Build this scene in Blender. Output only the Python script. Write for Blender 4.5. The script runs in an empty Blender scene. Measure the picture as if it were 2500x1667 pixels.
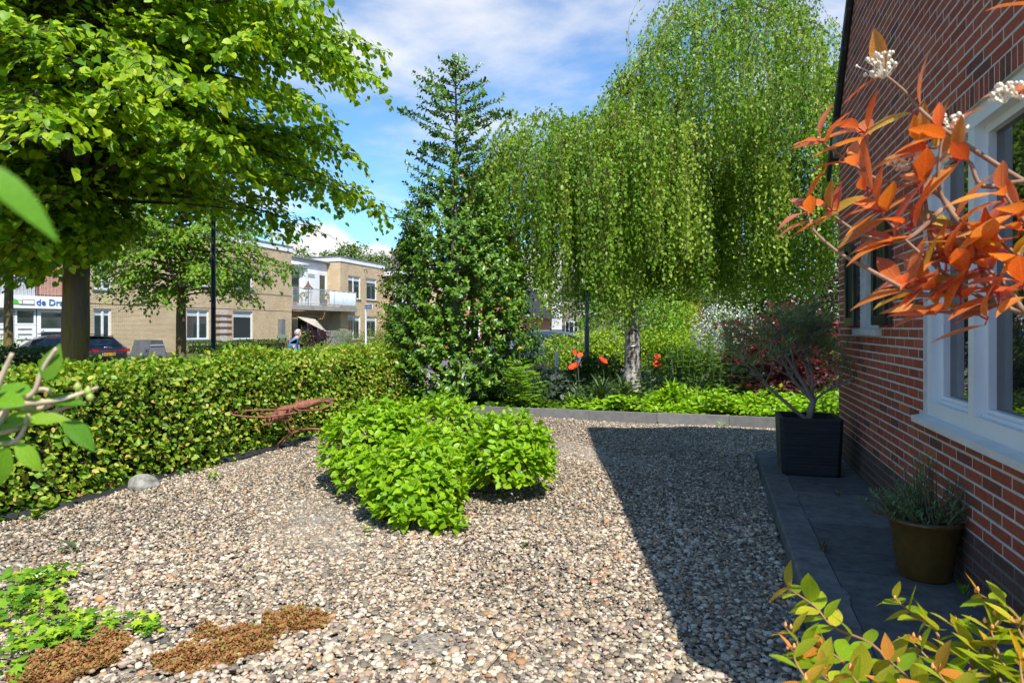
import bpy, bmesh, math, random
import numpy as np
from mathutils import Vector, Matrix

# ------------------------------------------------------------------ camera, sky, sun, exposure
R = math.radians
scene = bpy.context.scene
F_PX, CX, HZ, CAM_H = 1580.0, 1250.0, 802.0, 1.38     # focal length and horizon in photo pixels, eye height
cam_d = bpy.data.cameras.new('camera'); cam = bpy.data.objects.new('camera', cam_d)
scene.collection.objects.link(cam); scene.camera = cam
cam.location = (0, 0, CAM_H); cam.rotation_euler = (R(90), 0, 0)
cam_d.sensor_width = 36; cam_d.lens = 36 * F_PX / 2500
cam_d.shift_y = -(833.5 - HZ) / 2500
cam_d.clip_start = 0.02; cam_d.clip_end = 2000
cam_d.dof.use_dof = True; cam_d.dof.focus_distance = 6.5; cam_d.dof.aperture_fstop = 9

SUN = Vector((0.25, -0.73, 1.0)).normalized()          # towards the sun
sun_d = bpy.data.lights.new('sun', 'SUN'); sun = bpy.data.objects.new('sun', sun_d)
scene.collection.objects.link(sun)
sun_d.energy = 2.95; sun_d.angle = R(0.53); sun_d.color = (1, 0.955, 0.88)
sun.rotation_euler = (-SUN).to_track_quat('-Z', 'Y').to_euler(); sun.location = (3, -10, 20)

world = bpy.data.worlds.new('World'); scene.world = world; world.use_nodes = True
wn, wl = world.node_tree.nodes, world.node_tree.links
wn.clear()
def WN(t, **k):
    n = wn.new(t)
    for a, b in k.items(): setattr(n, a, b)
    return n
def wmath(op, a, b=None, clamp=False):
    n = WN('ShaderNodeMath', operation=op, use_clamp=clamp)
    for i, x in enumerate((a, b)):
        if x is None: continue
        if isinstance(x, (int, float)): n.inputs[i].default_value = x
        else: wl.new(x, n.inputs[i])
    return n.outputs[0]
sky = WN('ShaderNodeTexSky', sky_type='NISHITA', sun_disc=False)
sky.sun_elevation = math.asin(SUN.z); sky.sun_rotation = math.atan2(SUN.x, SUN.y)
sky.air_density = 1.0; sky.dust_density = 0.1; sky.ozone_density = 2.5
tc = WN('ShaderNodeTexCoord'); sp = WN('ShaderNodeSeparateXYZ'); wl.new(tc.outputs['Generated'], sp.inputs[0])
zz = wmath('ADD', wmath('MAXIMUM', sp.outputs[2], 0.0), 0.09)
cmb = WN('ShaderNodeCombineXYZ')
wl.new(wmath('DIVIDE', sp.outputs[0], zz), cmb.inputs[0]); wl.new(wmath('DIVIDE', sp.outputs[1], zz), cmb.inputs[1])
def wnoise(vec, scale, detail, rough, dist=0.0, loc=(0, 0, 0), sc=(1, 1, 1), rot=0):
    mp = WN('ShaderNodeMapping'); wl.new(vec, mp.inputs[0])
    mp.inputs['Location'].default_value = loc; mp.inputs['Scale'].default_value = sc; mp.inputs['Rotation'].default_value = (0, 0, rot)
    n = WN('ShaderNodeTexNoise'); wl.new(mp.outputs[0], n.inputs['Vector'])
    n.inputs['Scale'].default_value = scale; n.inputs['Detail'].default_value = detail
    n.inputs['Roughness'].default_value = rough; n.inputs['Distortion'].default_value = dist
    return n.outputs['Fac']
def wramp(fac, lo, hi):
    n = WN('ShaderNodeMapRange', interpolation_type='SMOOTHSTEP'); wl.new(fac, n.inputs[0])
    n.inputs[1].default_value = lo; n.inputs[2].default_value = hi
    return n.outputs[0]
big = wnoise(cmb.outputs[0], 0.55, 2, 0.5, 0.0, (12.01, 2.58, 0))
fine = wnoise(cmb.outputs[0], 1.7, 9, 0.58, 0.15, (9.9, 1.1, 0), (1.0, 1.1, 1), 0.5)
cirrus = wramp(wmath('ADD', wmath('MULTIPLY', fine, 0.7), wmath('MULTIPLY', big, 0.85)), 0.75, 1.10)
cirrus = wmath('MULTIPLY', cirrus, 0.92)
cum = wnoise(tc.outputs['Generated'], 4.2, 9, 0.55, 0.0, (4.62, 4.74, 0.4), (1, 1, 1.6))
el = wmath('MULTIPLY', sp.outputs[2], -3.1)
cumden = wramp(wmath('ADD', wmath('ADD', cum, 0.36), el), 0.455, 0.53)
shade = wnoise(tc.outputs['Generated'], 7.0, 5, 0.55, 0.0, (0.2, 0.5, 0.9), (1, 1, 2.2))
crm = WN('ShaderNodeMixRGB'); wl.new(wramp(wmath('ADD', shade, wmath('MULTIPLY', sp.outputs[2], 1.6)), 0.40, 0.74), crm.inputs[0])
crm.inputs[1].default_value = (2.0, 2.05, 2.15, 1); crm.inputs[2].default_value = (2.9, 2.9, 2.9, 1)
skm = WN('ShaderNodeMixRGB', blend_type='MULTIPLY'); skm.inputs[0].default_value = 1
wl.new(sky.outputs[0], skm.inputs[1]); skm.inputs[2].default_value = (0.38, 0.53, 0.63, 1)
m1 = WN('ShaderNodeMixRGB'); wl.new(cirrus, m1.inputs[0]); wl.new(skm.outputs[0], m1.inputs[1]); m1.inputs[2].default_value = (3.0, 2.95, 2.9, 1)
m2 = WN('ShaderNodeMixRGB'); wl.new(cumden, m2.inputs[0]); wl.new(m1.outputs[0], m2.inputs[1]); wl.new(crm.outputs[0], m2.inputs[2])
bg = WN('ShaderNodeBackground'); bg.inputs[1].default_value = 0.15; wl.new(m2.outputs[0], bg.inputs[0])
wo = WN('ShaderNodeOutputWorld'); wl.new(bg.outputs[0], wo.inputs[0])

vs = scene.view_settings
vs.view_transform = 'Standard'; vs.look = 'None'; vs.gamma = 1; vs.use_curve_mapping = False; vs.exposure = 1.3
scene.cycles.max_bounces = 4; scene.cycles.diffuse_bounces = 4; scene.cycles.glossy_bounces = 2; scene.cycles.transparent_max_bounces = 4; scene.cycles.transmission_bounces = 2
scene.cycles.use_adaptive_sampling = True; scene.cycles.adaptive_threshold = 0.03; scene.cycles.caustics_reflective = False; scene.cycles.caustics_refractive = False
scene.cycles.use_denoising = True

# ------------------------------------------------------------------ frames
rnd = random.Random(7); rng = np.random.default_rng(11)
W0 = Vector((1.2625, 0, 0)); WD = Vector((0.2978, 0.9546, 0)); WNRM = Vector((-0.9546, 0.2978, 0))
RZ = math.atan2(WD.y, WD.x)                         # the house frame: x along the wall, y into the garden
def Hs(s, t, z=0.0):
    p = W0 + WD * s + WNRM * t
    return Vector((p.x, p.y, z))
def st(x, y):
    return ((x - W0.x) * WD.x + y * WD.y, (x - W0.x) * WNRM.x + y * WNRM.y)
def at(px, py, Y):                                  # a point seen at a photo pixel, at distance Y
    return Vector(((px - CX) / F_PX * Y, Y, CAM_H - (py - HZ) / F_PX * Y))
def sstep(a, b, x):
    x = min(1, max(0, (x - a) / (b - a))); return x * x * (3 - 2 * x)
def hgt(x, y):                                      # lie of the land
    s, t = st(x, y)
    low = max(sstep(6.9, 8.6, t), sstep(15.0, 17.5, s))
    return -0.04 - 0.26 * low + 0.45 * sstep(23.5, 27, t) * sstep(21.6, 22.8, s)

# ------------------------------------------------------------------ mesh helpers
COL = scene.collection
class MB:
    def __init__(self): self.v = []; self.f = []
    def add(self, vs, fs):
        o = len(self.v); self.v += [tuple(p) for p in vs]; self.f += [tuple(i + o for i in f) for f in fs]; return self
    def box(self, x0, x1, y0, y1, z0, z1):
        return self.add([(x0,y0,z0),(x1,y0,z0),(x1,y1,z0),(x0,y1,z0),(x0,y0,z1),(x1,y0,z1),(x1,y1,z1),(x0,y1,z1)],
                        [(0,3,2,1),(4,5,6,7),(0,1,5,4),(1,2,6,5),(2,3,7,6),(3,0,4,7)])
    def rbox(self, c, size, rz=0, taper=1.0, b=0.0):
        hx, hy, hz = size[0]/2, size[1]/2, size[2]
        pr = [(-hx,-hy),(hx,-hy),(hx,hy),(-hx,hy)]
        if b: pr = [(-hx+b,-hy),(hx-b,-hy),(hx,-hy+b),(hx,hy-b),(hx-b,hy),(-hx+b,hy),(-hx,hy-b),(-hx,-hy+b)]
        ca, sa = math.cos(rz), math.sin(rz); n = len(pr); V = []
        for z, k in ((0, 1), (hz, taper)):
            V += [(c[0]+(x*ca-y*sa)*k, c[1]+(x*sa+y*ca)*k, c[2]+z) for x, y in pr]
        return self.add(V, [tuple(range(n-1,-1,-1)), tuple(range(n,2*n))] + [(i,(i+1)%n,n+(i+1)%n,n+i) for i in range(n)])
    def prism(self, poly, a0, a1, plane='xz'):      # poly in the plane, extruded a0..a1 along the third axis
        n = len(poly)
        mk = {'xz': lambda p, a: (p[0], a, p[1]), 'yz': lambda p, a: (a, p[0], p[1]), 'xy': lambda p, a: (p[0], p[1], a)}[plane]
        return self.add([mk(p, a0) for p in poly] + [mk(p, a1) for p in poly],
                        [tuple(range(n)), tuple(range(2*n-1, n-1, -1))] + [((i+1)%n, i, n+i, n+(i+1)%n) for i in range(n)])
    def ring(self, outer, inner, a0, a1, plane='xz', closed=True):
        n = len(outer)
        mk = {'xz': lambda p, a: (p[0], a, p[1]), 'yz': lambda p, a: (a, p[0], p[1])}[plane]
        V = [mk(p, a0) for p in outer] + [mk(p, a0) for p in inner] + [mk(p, a1) for p in outer] + [mk(p, a1) for p in inner]
        Fs = []
        for i in range(n if closed else n-1):
            j = (i+1) % n
            Fs += [(i,j,n+j,n+i), (2*n+j,2*n+i,3*n+i,3*n+j), (i,2*n+i,2*n+j,j), (n+i,n+j,3*n+j,3*n+i)]
        if not closed: Fs += [(0,n,3*n,2*n), (n-1,3*n-1,4*n-1,2*n-1)]
        return self.add(V, Fs)
    def tube(self, path, rad, n=6, caps=True):
        path = [Vector(p) for p in path]; m = len(path)
        if isinstance(rad, (int, float)): rad = [rad]*m
        V = []; up = Vector((0.13, 0.21, 1)).normalized(); x = None
        for i, p in enumerate(path):
            d = (path[min(i+1, m-1)] - path[max(i-1, 0)])
            d = d.normalized() if d.length > 1e-9 else Vector((0,0,1))
            if x is None:
                x = d.cross(up)
                if x.length < 0.05: x = d.cross(Vector((1,0,0)))
            x = (x - d*x.dot(d)).normalized(); y = d.cross(x)
            V += [p + (x*math.cos(2*math.pi*k/n) + y*math.sin(2*math.pi*k/n))*rad[i] for k in range(n)]
        Fs = [(i*n+k, i*n+(k+1)%n, (i+1)*n+(k+1)%n, (i+1)*n+k) for i in range(m-1) for k in range(n)]
        if caps: Fs += [tuple(range(n-1,-1,-1)), tuple(range((m-1)*n, m*n))]
        return self.add(V, Fs)
    def lathe(self, prof, n=24, c=(0,0,0), axis='z'):
        V = []; m = len(prof)
        for r, z in prof:
            for k in range(n):
                a = 2*math.pi*k/n; p = (r*math.cos(a), r*math.sin(a), z)
                if axis == 'y': p = (p[0], p[2], p[1])
                if axis == 'x': p = (p[2], p[0], p[1])
                V.append((c[0]+p[0], c[1]+p[1], c[2]+p[2]))
        return self.add(V, [(i*n+k, i*n+(k+1)%n, (i+1)*n+(k+1)%n, (i+1)*n+k) for i in range(m-1) for k in range(n)])
    def build(self, name, mat, parent=None, smooth=False, v=None, **kw):
        me = bpy.data.meshes.new(name); me.from_pydata(self.v, [], self.f); me.update()
        bm = bmesh.new(); bm.from_mesh(me); bmesh.ops.recalc_face_normals(bm, faces=bm.faces); bm.to_mesh(me); bm.free()
        if smooth: me.polygons.foreach_set('use_smooth', [True]*len(me.polygons))
        if v is not None: attr(me, np.full(len(me.vertices), v))
        return link(name, me, mat, parent, **kw)
def attr(me, vals):
    a = me.attributes.new('v', 'FLOAT', 'POINT'); a.data.foreach_set('value', np.asarray(vals, dtype=np.float32))
def link(name, me, mat, parent=None, label=None, cat=None, group=None, kind=None, loc=None):
    o = bpy.data.objects.new(name, me); COL.objects.link(o)
    if mat is not None and not me.materials: me.materials.append(mat)
    if parent is not None: o.parent = parent
    if loc is not None: o.location = loc
    tag(o, label, cat, group, kind)
    return o
def tag(o, label=None, cat=None, group=None, kind=None):
    for k, x in (('label', label), ('category', cat), ('group', group), ('kind', kind)):
        if x: o[k] = x
    return o
def thing(name, label, cat, loc=(0,0,0), rz=0, group=None):
    o = bpy.data.objects.new(name, None); COL.objects.link(o); o.location = loc; o.rotation_euler = (0,0,rz)
    o.empty_display_size = 0.2
    return tag(o, label, cat, group)
def copy_tree(o, parent=None):
    c = o.copy(); COL.objects.link(c); c.parent = parent
    for ch in [x for x in bpy.data.objects if x.parent == o]: copy_tree(ch, c)
    return c
def np_mesh(name, V, T, vals=None, colors=None, smooth=False):
    me = bpy.data.meshes.new(name); n = len(T)
    me.vertices.add(len(V)); me.vertices.foreach_set('co', np.ascontiguousarray(V, dtype=np.float32).ravel())
    k = T.shape[1]
    me.loops.add(n*k); me.loops.foreach_set('vertex_index', np.ascontiguousarray(T, dtype=np.int32).ravel())
    me.polygons.add(n); me.polygons.foreach_set('loop_start', np.arange(0, n*k, k, dtype=np.int32))
    me.polygons.foreach_set('loop_total', np.full(n, k, dtype=np.int32))
    if smooth: me.polygons.foreach_set('use_smooth', np.ones(n, dtype=bool))
    me.update(calc_edges=True)
    if vals is not None: attr(me, vals)
    if colors is not None:
        a = me.attributes.new('Col', 'FLOAT_COLOR', 'POINT'); a.data.foreach_set('color', np.ascontiguousarray(colors, dtype=np.float32).ravel())
    return me
def text_mesh(name, body, size, mat, parent, M, extrude=0.002, align='CENTER'):
    cu = bpy.data.curves.new(name, 'FONT'); cu.body = body; cu.size = size; cu.extrude = extrude; cu.align_x = align; cu.align_y = 'CENTER'
    cu.resolution_u = 3
    o = bpy.data.objects.new('tmp', cu); COL.objects.link(o)
    me = bpy.data.meshes.new_from_object(o.evaluated_get(bpy.context.evaluated_depsgraph_get()))
    bpy.data.objects.remove(o); bpy.data.curves.remove(cu)
    me.name = name
    r = link(name, me, mat, parent); r.matrix_local = M
    return r

# leaf templates: x across, y along the leaf, z its upper face
def tmpl(pts, tris): return np.array(pts, float), np.array(tris, int)
T_LO = tmpl([(0,0,0),(-.33,.45,.07),(0,1,-.08),(.33,.45,.07)], [(0,2,1),(0,3,2)])
T_MID = tmpl([(0,0,0),(-.3,.28,.05),(-.27,.66,.02),(0,1,-.12),(.27,.66,.02),(.3,.28,.05),(0,.5,-.03)],
             [(0,6,1),(1,6,2),(2,6,3),(0,5,6),(5,4,6),(4,3,6)])
T_HEART = tmpl([(0,0,0),(-.25,-.1,.02),(-.47,.18,.06),(-.36,.6,.01),(0,1,-.16),(.36,.6,.01),(.47,.18,.06),(.25,-.1,.02),(0,.45,-.03)],
               [(0,8,1),(1,8,2),(2,8,3),(3,8,4),(0,7,8),(7,6,8),(6,5,8),(5,4,8)])
T_BIRCH = tmpl([(0,0,0),(-.36,.3,.03),(0,1,-.05),(.36,.3,.03)], [(0,2,1),(0,3,2)])
T_NARROW = tmpl([(0,0,0),(-.12,.4,.03),(0,1,-.06),(.12,.4,.03)], [(0,2,1),(0,3,2)])
T_BLADE = tmpl([(-.03,0,0),(.03,0,0),(-.035,.4,.06),(.035,.4,.06),(-.022,.75,0),(.022,.75,0),(0,1,-.14)],
               [(0,1,3),(0,3,2),(2,3,5),(2,5,4),(4,5,6)])
T_STAR = tmpl([(0,0,0),(-.2,.25,0),(-.5,.3,0),(-.26,.5,.02),(-.3,.85,0),(-.08,.62,.02),(0,1,-.05),(.08,.62,.02),(.3,.85,0),(.26,.5,.02),(.5,.3,0),(.2,.25,0)],
              [(0,1,11),(1,2,3),(11,9,10),(1,3,11),(3,9,11),(3,4,5),(9,7,8),(3,5,9),(5,7,9),(5,6,7)])
def curved(nl, half, droop, fold):
    P = []; T = []
    for i in range(nl+1):
        y = i/nl; w = half*math.sin(math.pi*min(1, y*0.97+0.03)**0.85)
        if i == 0: w = half*0.12
        if i == nl: w = 0.004
        z = -droop*y*y
        P += [(-w, y, z+fold*w), (0, y, z), (w, y, z+fold*w)]
        if i:
            a, b = (i-1)*3, i*3
            T += [(a,a+1,b+1),(a,b+1,b),(a+1,a+2,b+2),(a+1,b+2,b+1)]
    return tmpl(P, T)
T_FINE = curved(6, .3, .16, .25); T_PHO = curved(7, .17, .22, .45)
def unit(a): return a/np.maximum(np.linalg.norm(a, axis=-1, keepdims=True), 1e-9)
def frames(D, N):
    y = unit(D); z = unit(N - (N*y).sum(-1, keepdims=True)*y); x = np.cross(y, z)
    return np.stack([x, y, z], axis=-1)
def leaf_mesh(name, P, D, N, S, tm, v=None, smooth=False):
    tv, tt = tm; n = len(P); k = len(tv)
    Fm = frames(D, N)*np.asarray(S).reshape(-1,1,1)
    V = np.einsum('nij,kj->nki', Fm, tv) + P[:,None,:]
    T = tt[None] + (np.arange(n)*k)[:,None,None]
    if v is None: v = rng.random(n)
    return np_mesh(name, V.reshape(-1,3), T.reshape(-1,3), np.repeat(v, k), smooth=smooth)
def rdir(n): return unit(rng.normal(size=(n,3)))

# ------------------------------------------------------------------ materials
MATS = {}
def nodes_of(name):
    m = bpy.data.materials.new(name); m.use_nodes = True; nt = m.node_tree; nt.nodes.clear()
    out = nt.nodes.new('ShaderNodeOutputMaterial'); MATS[name] = m
    return m, nt, out
def NN(nt, t, ins=None, **k):
    n = nt.nodes.new(t)
    for a, b in k.items(): setattr(n, a, b)
    for a, b in (ins or {}).items():
        if hasattr(b, 'links') or isinstance(b, bpy.types.NodeSocket): nt.links.new(b, n.inputs[a])
        else: n.inputs[a].default_value = b
    return n
def c4(c): return (c[0], c[1], c[2], 1)
def ramp(nt, fac, cols):
    n = nt.nodes.new('ShaderNodeValToRGB'); nt.links.new(fac, n.inputs[0]); e = n.color_ramp.elements
    m = len(cols)
    while len(e) < m: e.new(0.5)
    for i, c in enumerate(cols):
        pos = i/(m-1) if len(c) == 3 else c[3]
        e[i].position = pos; e[i].color = c4(c)
    return n.outputs[0]
def mat(name, cols, rough=0.7, scale=8.0, detail=6, bump=0.0, bscale=None, spec=0.4, metal=0.0, obj_rand=0.0, coords='Object', stretch=(1,1,1), dist=0.01):
    if name in MATS: return MATS[name]
    m, nt, out = nodes_of(name)
    if not isinstance(cols, list): cols = [cols, cols]
    co = NN(nt, 'ShaderNodeTexCoord').outputs[coords]
    mp = NN(nt, 'ShaderNodeMapping', {'Vector': co, 'Scale': stretch}).outputs[0]
    no = NN(nt, 'ShaderNodeTexNoise', {'Vector': mp, 'Scale': scale, 'Detail': detail, 'Roughness': 0.6})
    mr = NN(nt, 'ShaderNodeMapRange', {0: no.outputs['Fac'], 1: 0.3, 2: 0.7})
    col = ramp(nt, mr.outputs[0], cols)
    p = NN(nt, 'ShaderNodeBsdfPrincipled', {'Base Color': col, 'Roughness': rough, 'Specular IOR Level': spec, 'Metallic': metal})
    if bump:
        nb = NN(nt, 'ShaderNodeTexNoise', {'Vector': mp, 'Scale': bscale or scale*6, 'Detail': 5})
        b = NN(nt, 'ShaderNodeBump', {'Height': nb.outputs['Fac'], 'Strength': bump, 'Distance': dist})
        nt.links.new(b.outputs[0], p.inputs['Normal'])
    nt.links.new(p.outputs[0], out.inputs[0])
    return m
def leafmat(name, cols, trans=0.35, rough=0.45, spec=0.35, tcol=(1.3, 1.2, 0.4), gain=(1.85, 1.42, 0.8)):
    if name in MATS: return MATS[name]
    cols = [(c[0]*gain[0], c[1]*gain[1], c[2]*gain[2]) + tuple(c[3:]) for c in cols]
    m, nt, out = nodes_of(name)
    a = NN(nt, 'ShaderNodeAttribute', attribute_name='v')
    col = ramp(nt, a.outputs['Fac'], cols)
    co = NN(nt, 'ShaderNodeTexCoord').outputs['Object']
    no = NN(nt, 'ShaderNodeTexNoise', {'Vector': co, 'Scale': 30.0, 'Detail': 3})
    var = NN(nt, 'ShaderNodeMapRange', {0: no.outputs['Fac'], 1: 0.3, 2: 0.7, 3: 0.8, 4: 1.2})
    cm = NN(nt, 'ShaderNodeVectorMath', {0: col, 1: var.outputs[0]}, operation='MULTIPLY').outputs[0]
    p = NN(nt, 'ShaderNodeBsdfPrincipled', {'Base Color': cm, 'Roughness': rough, 'Specular IOR Level': spec})
    tm = NN(nt, 'ShaderNodeVectorMath', {0: cm, 1: tcol}, operation='MULTIPLY').outputs[0]
    tr = NN(nt, 'ShaderNodeBsdfTranslucent', {'Color': tm})
    mx = NN(nt, 'ShaderNodeMixShader', {0: trans, 1: p.outputs[0], 2: tr.outputs[0]})
    nt.links.new(mx.outputs[0], out.inputs[0])
    return m
def veinmat(name, cols, trans=.35, rough=.4, spec=.4, tcol=(1.3,1.2,.4), gain=(1.85,1.42,.8), vein=1.35):
    if name in MATS: return MATS[name]
    m = leafmat(name, cols, trans, rough, spec, tcol, gain); nt = m.node_tree
    p = [n for n in nt.nodes if n.type == 'BSDF_PRINCIPLED'][0]; tr = [n for n in nt.nodes if n.type == 'BSDF_TRANSLUCENT'][0]
    co = NN(nt, 'ShaderNodeTexCoord').outputs['Object']; s = NN(nt, 'ShaderNodeSeparateXYZ', {0: co})
    ax = NN(nt, 'ShaderNodeMath', {0: s.outputs[0]}, operation='ABSOLUTE').outputs[0]
    mid = NN(nt, 'ShaderNodeMapRange', {0: ax, 1: .012, 2: .0, 3: 0.0, 4: 1.0}).outputs[0]
    q = NN(nt, 'ShaderNodeMath', {0: s.outputs[1], 1: NN(nt, 'ShaderNodeMath', {0: ax, 1: 1.1}, operation='MULTIPLY').outputs[0]}, operation='SUBTRACT').outputs[0]
    w = NN(nt, 'ShaderNodeMath', {0: NN(nt, 'ShaderNodeMath', {0: q, 1: 75.0}, operation='MULTIPLY').outputs[0]}, operation='SINE').outputs[0]
    sv = NN(nt, 'ShaderNodeMapRange', {0: w, 1: .82, 2: 1.0, 3: 0.0, 4: .45}).outputs[0]
    vm = NN(nt, 'ShaderNodeMath', {0: mid, 1: sv}, operation='MAXIMUM').outputs[0]
    fac = NN(nt, 'ShaderNodeMapRange', {0: vm, 1: 0.0, 2: 1.0, 3: 1.0, 4: vein}).outputs[0]
    rn = NN(nt, 'ShaderNodeObjectInfo').outputs['Random']
    rv = NN(nt, 'ShaderNodeMapRange', {0: rn, 1: 0.0, 2: 1.0, 3: .78, 4: 1.18}).outputs[0]
    tipf = NN(nt, 'ShaderNodeMapRange', {0: s.outputs[1], 1: .55, 2: 1.0, 3: 1.0, 4: .86}).outputs[0]
    ff = NN(nt, 'ShaderNodeMath', {0: NN(nt, 'ShaderNodeMath', {0: fac, 1: rv}, operation='MULTIPLY').outputs[0], 1: tipf}, operation='MULTIPLY').outputs[0]
    for node, key in ((p, 'Base Color'), (tr, 'Color')):
        src = node.inputs[key].links[0].from_socket
        mu = NN(nt, 'ShaderNodeVectorMath', {0: src, 1: ff}, operation='MULTIPLY'); nt.links.new(mu.outputs[0], node.inputs[key])
    bp = NN(nt, 'ShaderNodeBump', {'Height': vm, 'Strength': .35, 'Distance': .02}); nt.links.new(bp.outputs[0], p.inputs['Normal'])
    return m
def vmat(name, cols, rough=0.8, bump=0.3, scale=40, spec=0.25, blotch=0.35):
    if name in MATS: return MATS[name]
    m, nt, out = nodes_of(name)
    a = NN(nt, 'ShaderNodeAttribute', attribute_name='v')
    col = ramp(nt, a.outputs['Fac'], cols)
    co = NN(nt, 'ShaderNodeTexCoord').outputs['Object']
    ge = NN(nt, 'ShaderNodeNewGeometry').outputs['Position']
    no = NN(nt, 'ShaderNodeTexNoise', {'Vector': ge, 'Scale': scale, 'Detail': 6, 'Roughness': 0.65})
    var = NN(nt, 'ShaderNodeMapRange', {0: no.outputs['Fac'], 1: 0.25, 2: 0.75, 3: 1-blotch, 4: 1+blotch})
    cm = NN(nt, 'ShaderNodeVectorMath', {0: col, 1: var.outputs[0]}, operation='MULTIPLY').outputs[0]
    p = NN(nt, 'ShaderNodeBsdfPrincipled', {'Base Color': cm, 'Roughness': rough, 'Specular IOR Level': spec})
    b = NN(nt, 'ShaderNodeBump', {'Height': no.outputs['Fac'], 'Strength': bump, 'Distance': 0.004})
    nt.links.new(b.outputs[0], p.inputs['Normal']); nt.links.new(p.outputs[0], out.inputs[0])
    return m
def facade_brick(name, c1, c2, mortar, bw=0.22, bh=0.0625):
    if name in MATS: return MATS[name]
    m, nt, out = nodes_of(name)
    co = NN(nt, 'ShaderNodeTexCoord').outputs['Object']
    s = NN(nt, 'ShaderNodeSeparateXYZ', {0: co})
    u = NN(nt, 'ShaderNodeMath', {0: s.outputs[0], 1: s.outputs[1]}, operation='ADD').outputs[0]
    v = NN(nt, 'ShaderNodeCombineXYZ', {0: u, 1: s.outputs[2]}).outputs[0]
    b = NN(nt, 'ShaderNodeTexBrick', {'Vector': v, 'Color1': c4(c1), 'Color2': c4(c2), 'Mortar': c4(mortar), 'Scale': 1.0, 'Mortar Size': 0.011,
                                      'Brick Width': bw, 'Row Height': bh, 'Bias': 0.0, 'Mortar Smooth': 0.2})
    no = NN(nt, 'ShaderNodeTexNoise', {'Vector': v, 'Scale': 0.9, 'Detail': 8, 'Roughness': 0.7})
    var = NN(nt, 'ShaderNodeMapRange', {0: no.outputs['Fac'], 1: 0.3, 2: 0.7, 3: 0.82, 4: 1.12})
    cm = NN(nt, 'ShaderNodeVectorMath', {0: b.outputs[0], 1: var.outputs[0]}, operation='MULTIPLY').outputs[0]
    p = NN(nt, 'ShaderNodeBsdfPrincipled', {'Base Color': cm, 'Roughness': 0.9, 'Specular IOR Level': 0.2})
    bp = NN(nt, 'ShaderNodeBump', {'Height': b.outputs['Fac'], 'Strength': 0.6, 'Distance': -0.01})
    nt.links.new(bp.outputs[0], p.inputs['Normal']); nt.links.new(p.outputs[0], out.inputs[0])
    return m
def glass(name, col=(0.012, 0.014, 0.014), ior=2.3, rough=0.015):
    if name in MATS: return MATS[name]
    m, nt, out = nodes_of(name)
    co = NN(nt, 'ShaderNodeTexCoord').outputs['Object']
    no = NN(nt, 'ShaderNodeTexNoise', {'Vector': co, 'Scale': 1.3, 'Detail': 1})
    b = NN(nt, 'ShaderNodeBump', {'Height': no.outputs['Fac'], 'Strength': 0.02, 'Distance': 0.02})
    p = NN(nt, 'ShaderNodeBsdfPrincipled', {'Base Color': c4(col), 'Roughness': rough, 'IOR': ior, 'Normal': b.outputs[0]})
    nt.links.new(p.outputs[0], out.inputs[0])
    return m
WHITE = mat('white_paint', [(.70,.72,.73),(.78,.79,.80)], rough=0.4, scale=3)
CREAM = mat('cream_sill', [(.50,.50,.46),(.60,.60,.55)], rough=0.6, scale=6, bump=0.1)
BLACKP = mat('black_paint', [(.012,.013,.014),(.03,.03,.03)], rough=0.3, scale=5)
DARKM = mat('dark_metal', [(.012,.012,.014),(.035,.035,.035)], rough=0.5, scale=9)
GALV = mat('galvanised', [(.34,.36,.38),(.48,.5,.52)], rough=0.45, scale=7, metal=0.3)
CONC = mat('concrete', [(.22,.21,.19),(.34,.32,.29)], rough=0.9, scale=3, bump=0.3)
BARK = mat('bark', [(.035,.028,.02),(.12,.10,.075)], rough=0.95, scale=7, bump=0.9, bscale=22, stretch=(1,1,.25), dist=0.03)
TWIG = mat('twig', [(.10,.06,.04),(.2,.14,.09)], rough=0.8, scale=20)
STEM = mat('green_stem', [(.07,.13,.03),(.13,.2,.06)], rough=0.6, scale=20)
GLASS = glass('pane_glass')
CAST = mat('curtain', [(.45,.47,.45),(.62,.64,.6)], rough=0.9, scale=9, stretch=(6,6,.4))

# ------------------------------------------------------------------ ground
def grid_ground():
    xs = np.concatenate([np.arange(-400,-60,20), np.arange(-60,40,1.0), np.arange(40,401,20)])
    ys = np.concatenate([np.arange(-200,-10,20), np.arange(-10,75,1.0), np.arange(75,900,30)])
    V = np.array([(x, y, hgt(x, y)) for y in ys for x in xs]); nx = len(xs)
    T = np.array([(j*nx+i, j*nx+i+1, (j+1)*nx+i+1, (j+1)*nx+i) for j in range(len(ys)-1) for i in range(nx-1)])
    return np_mesh('ground', V, T, smooth=True)
SOIL = mat('soil_grass', [(.035,.05,.012),(.06,.085,.02),(.09,.075,.04)], rough=1, scale=1.2, bump=0.5, bscale=20)
tag(link('ground', grid_ground(), SOIL), kind='structure')
ASPH = mat('street_paving', [(.10,.09,.085),(.16,.14,.125)], rough=0.95, scale=5, bump=0.3)
PAVE = mat('pavement_tiles', [(.27,.25,.22),(.36,.34,.3)], rough=0.95, scale=3, bump=0.2)
def strip(name, s0, s1, t0, t1, z, m, thick=0.06):
    P = [Hs(s0,t0), Hs(s1,t0), Hs(s1,t1), Hs(s0,t1)]
    return MB().prism([(p.x, p.y) for p in P], z-thick, z, 'xy').build(name, m, kind='structure')
strip('road', -60, 70, 11.0, 22.5, -0.285, ASPH)
strip('road', 19.5, 26.5, -60, 10.98, -0.281, ASPH)
pv = strip('pavement', -60, 70, 8.9, 10.9, -0.20, PAVE, 0.12)

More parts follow.
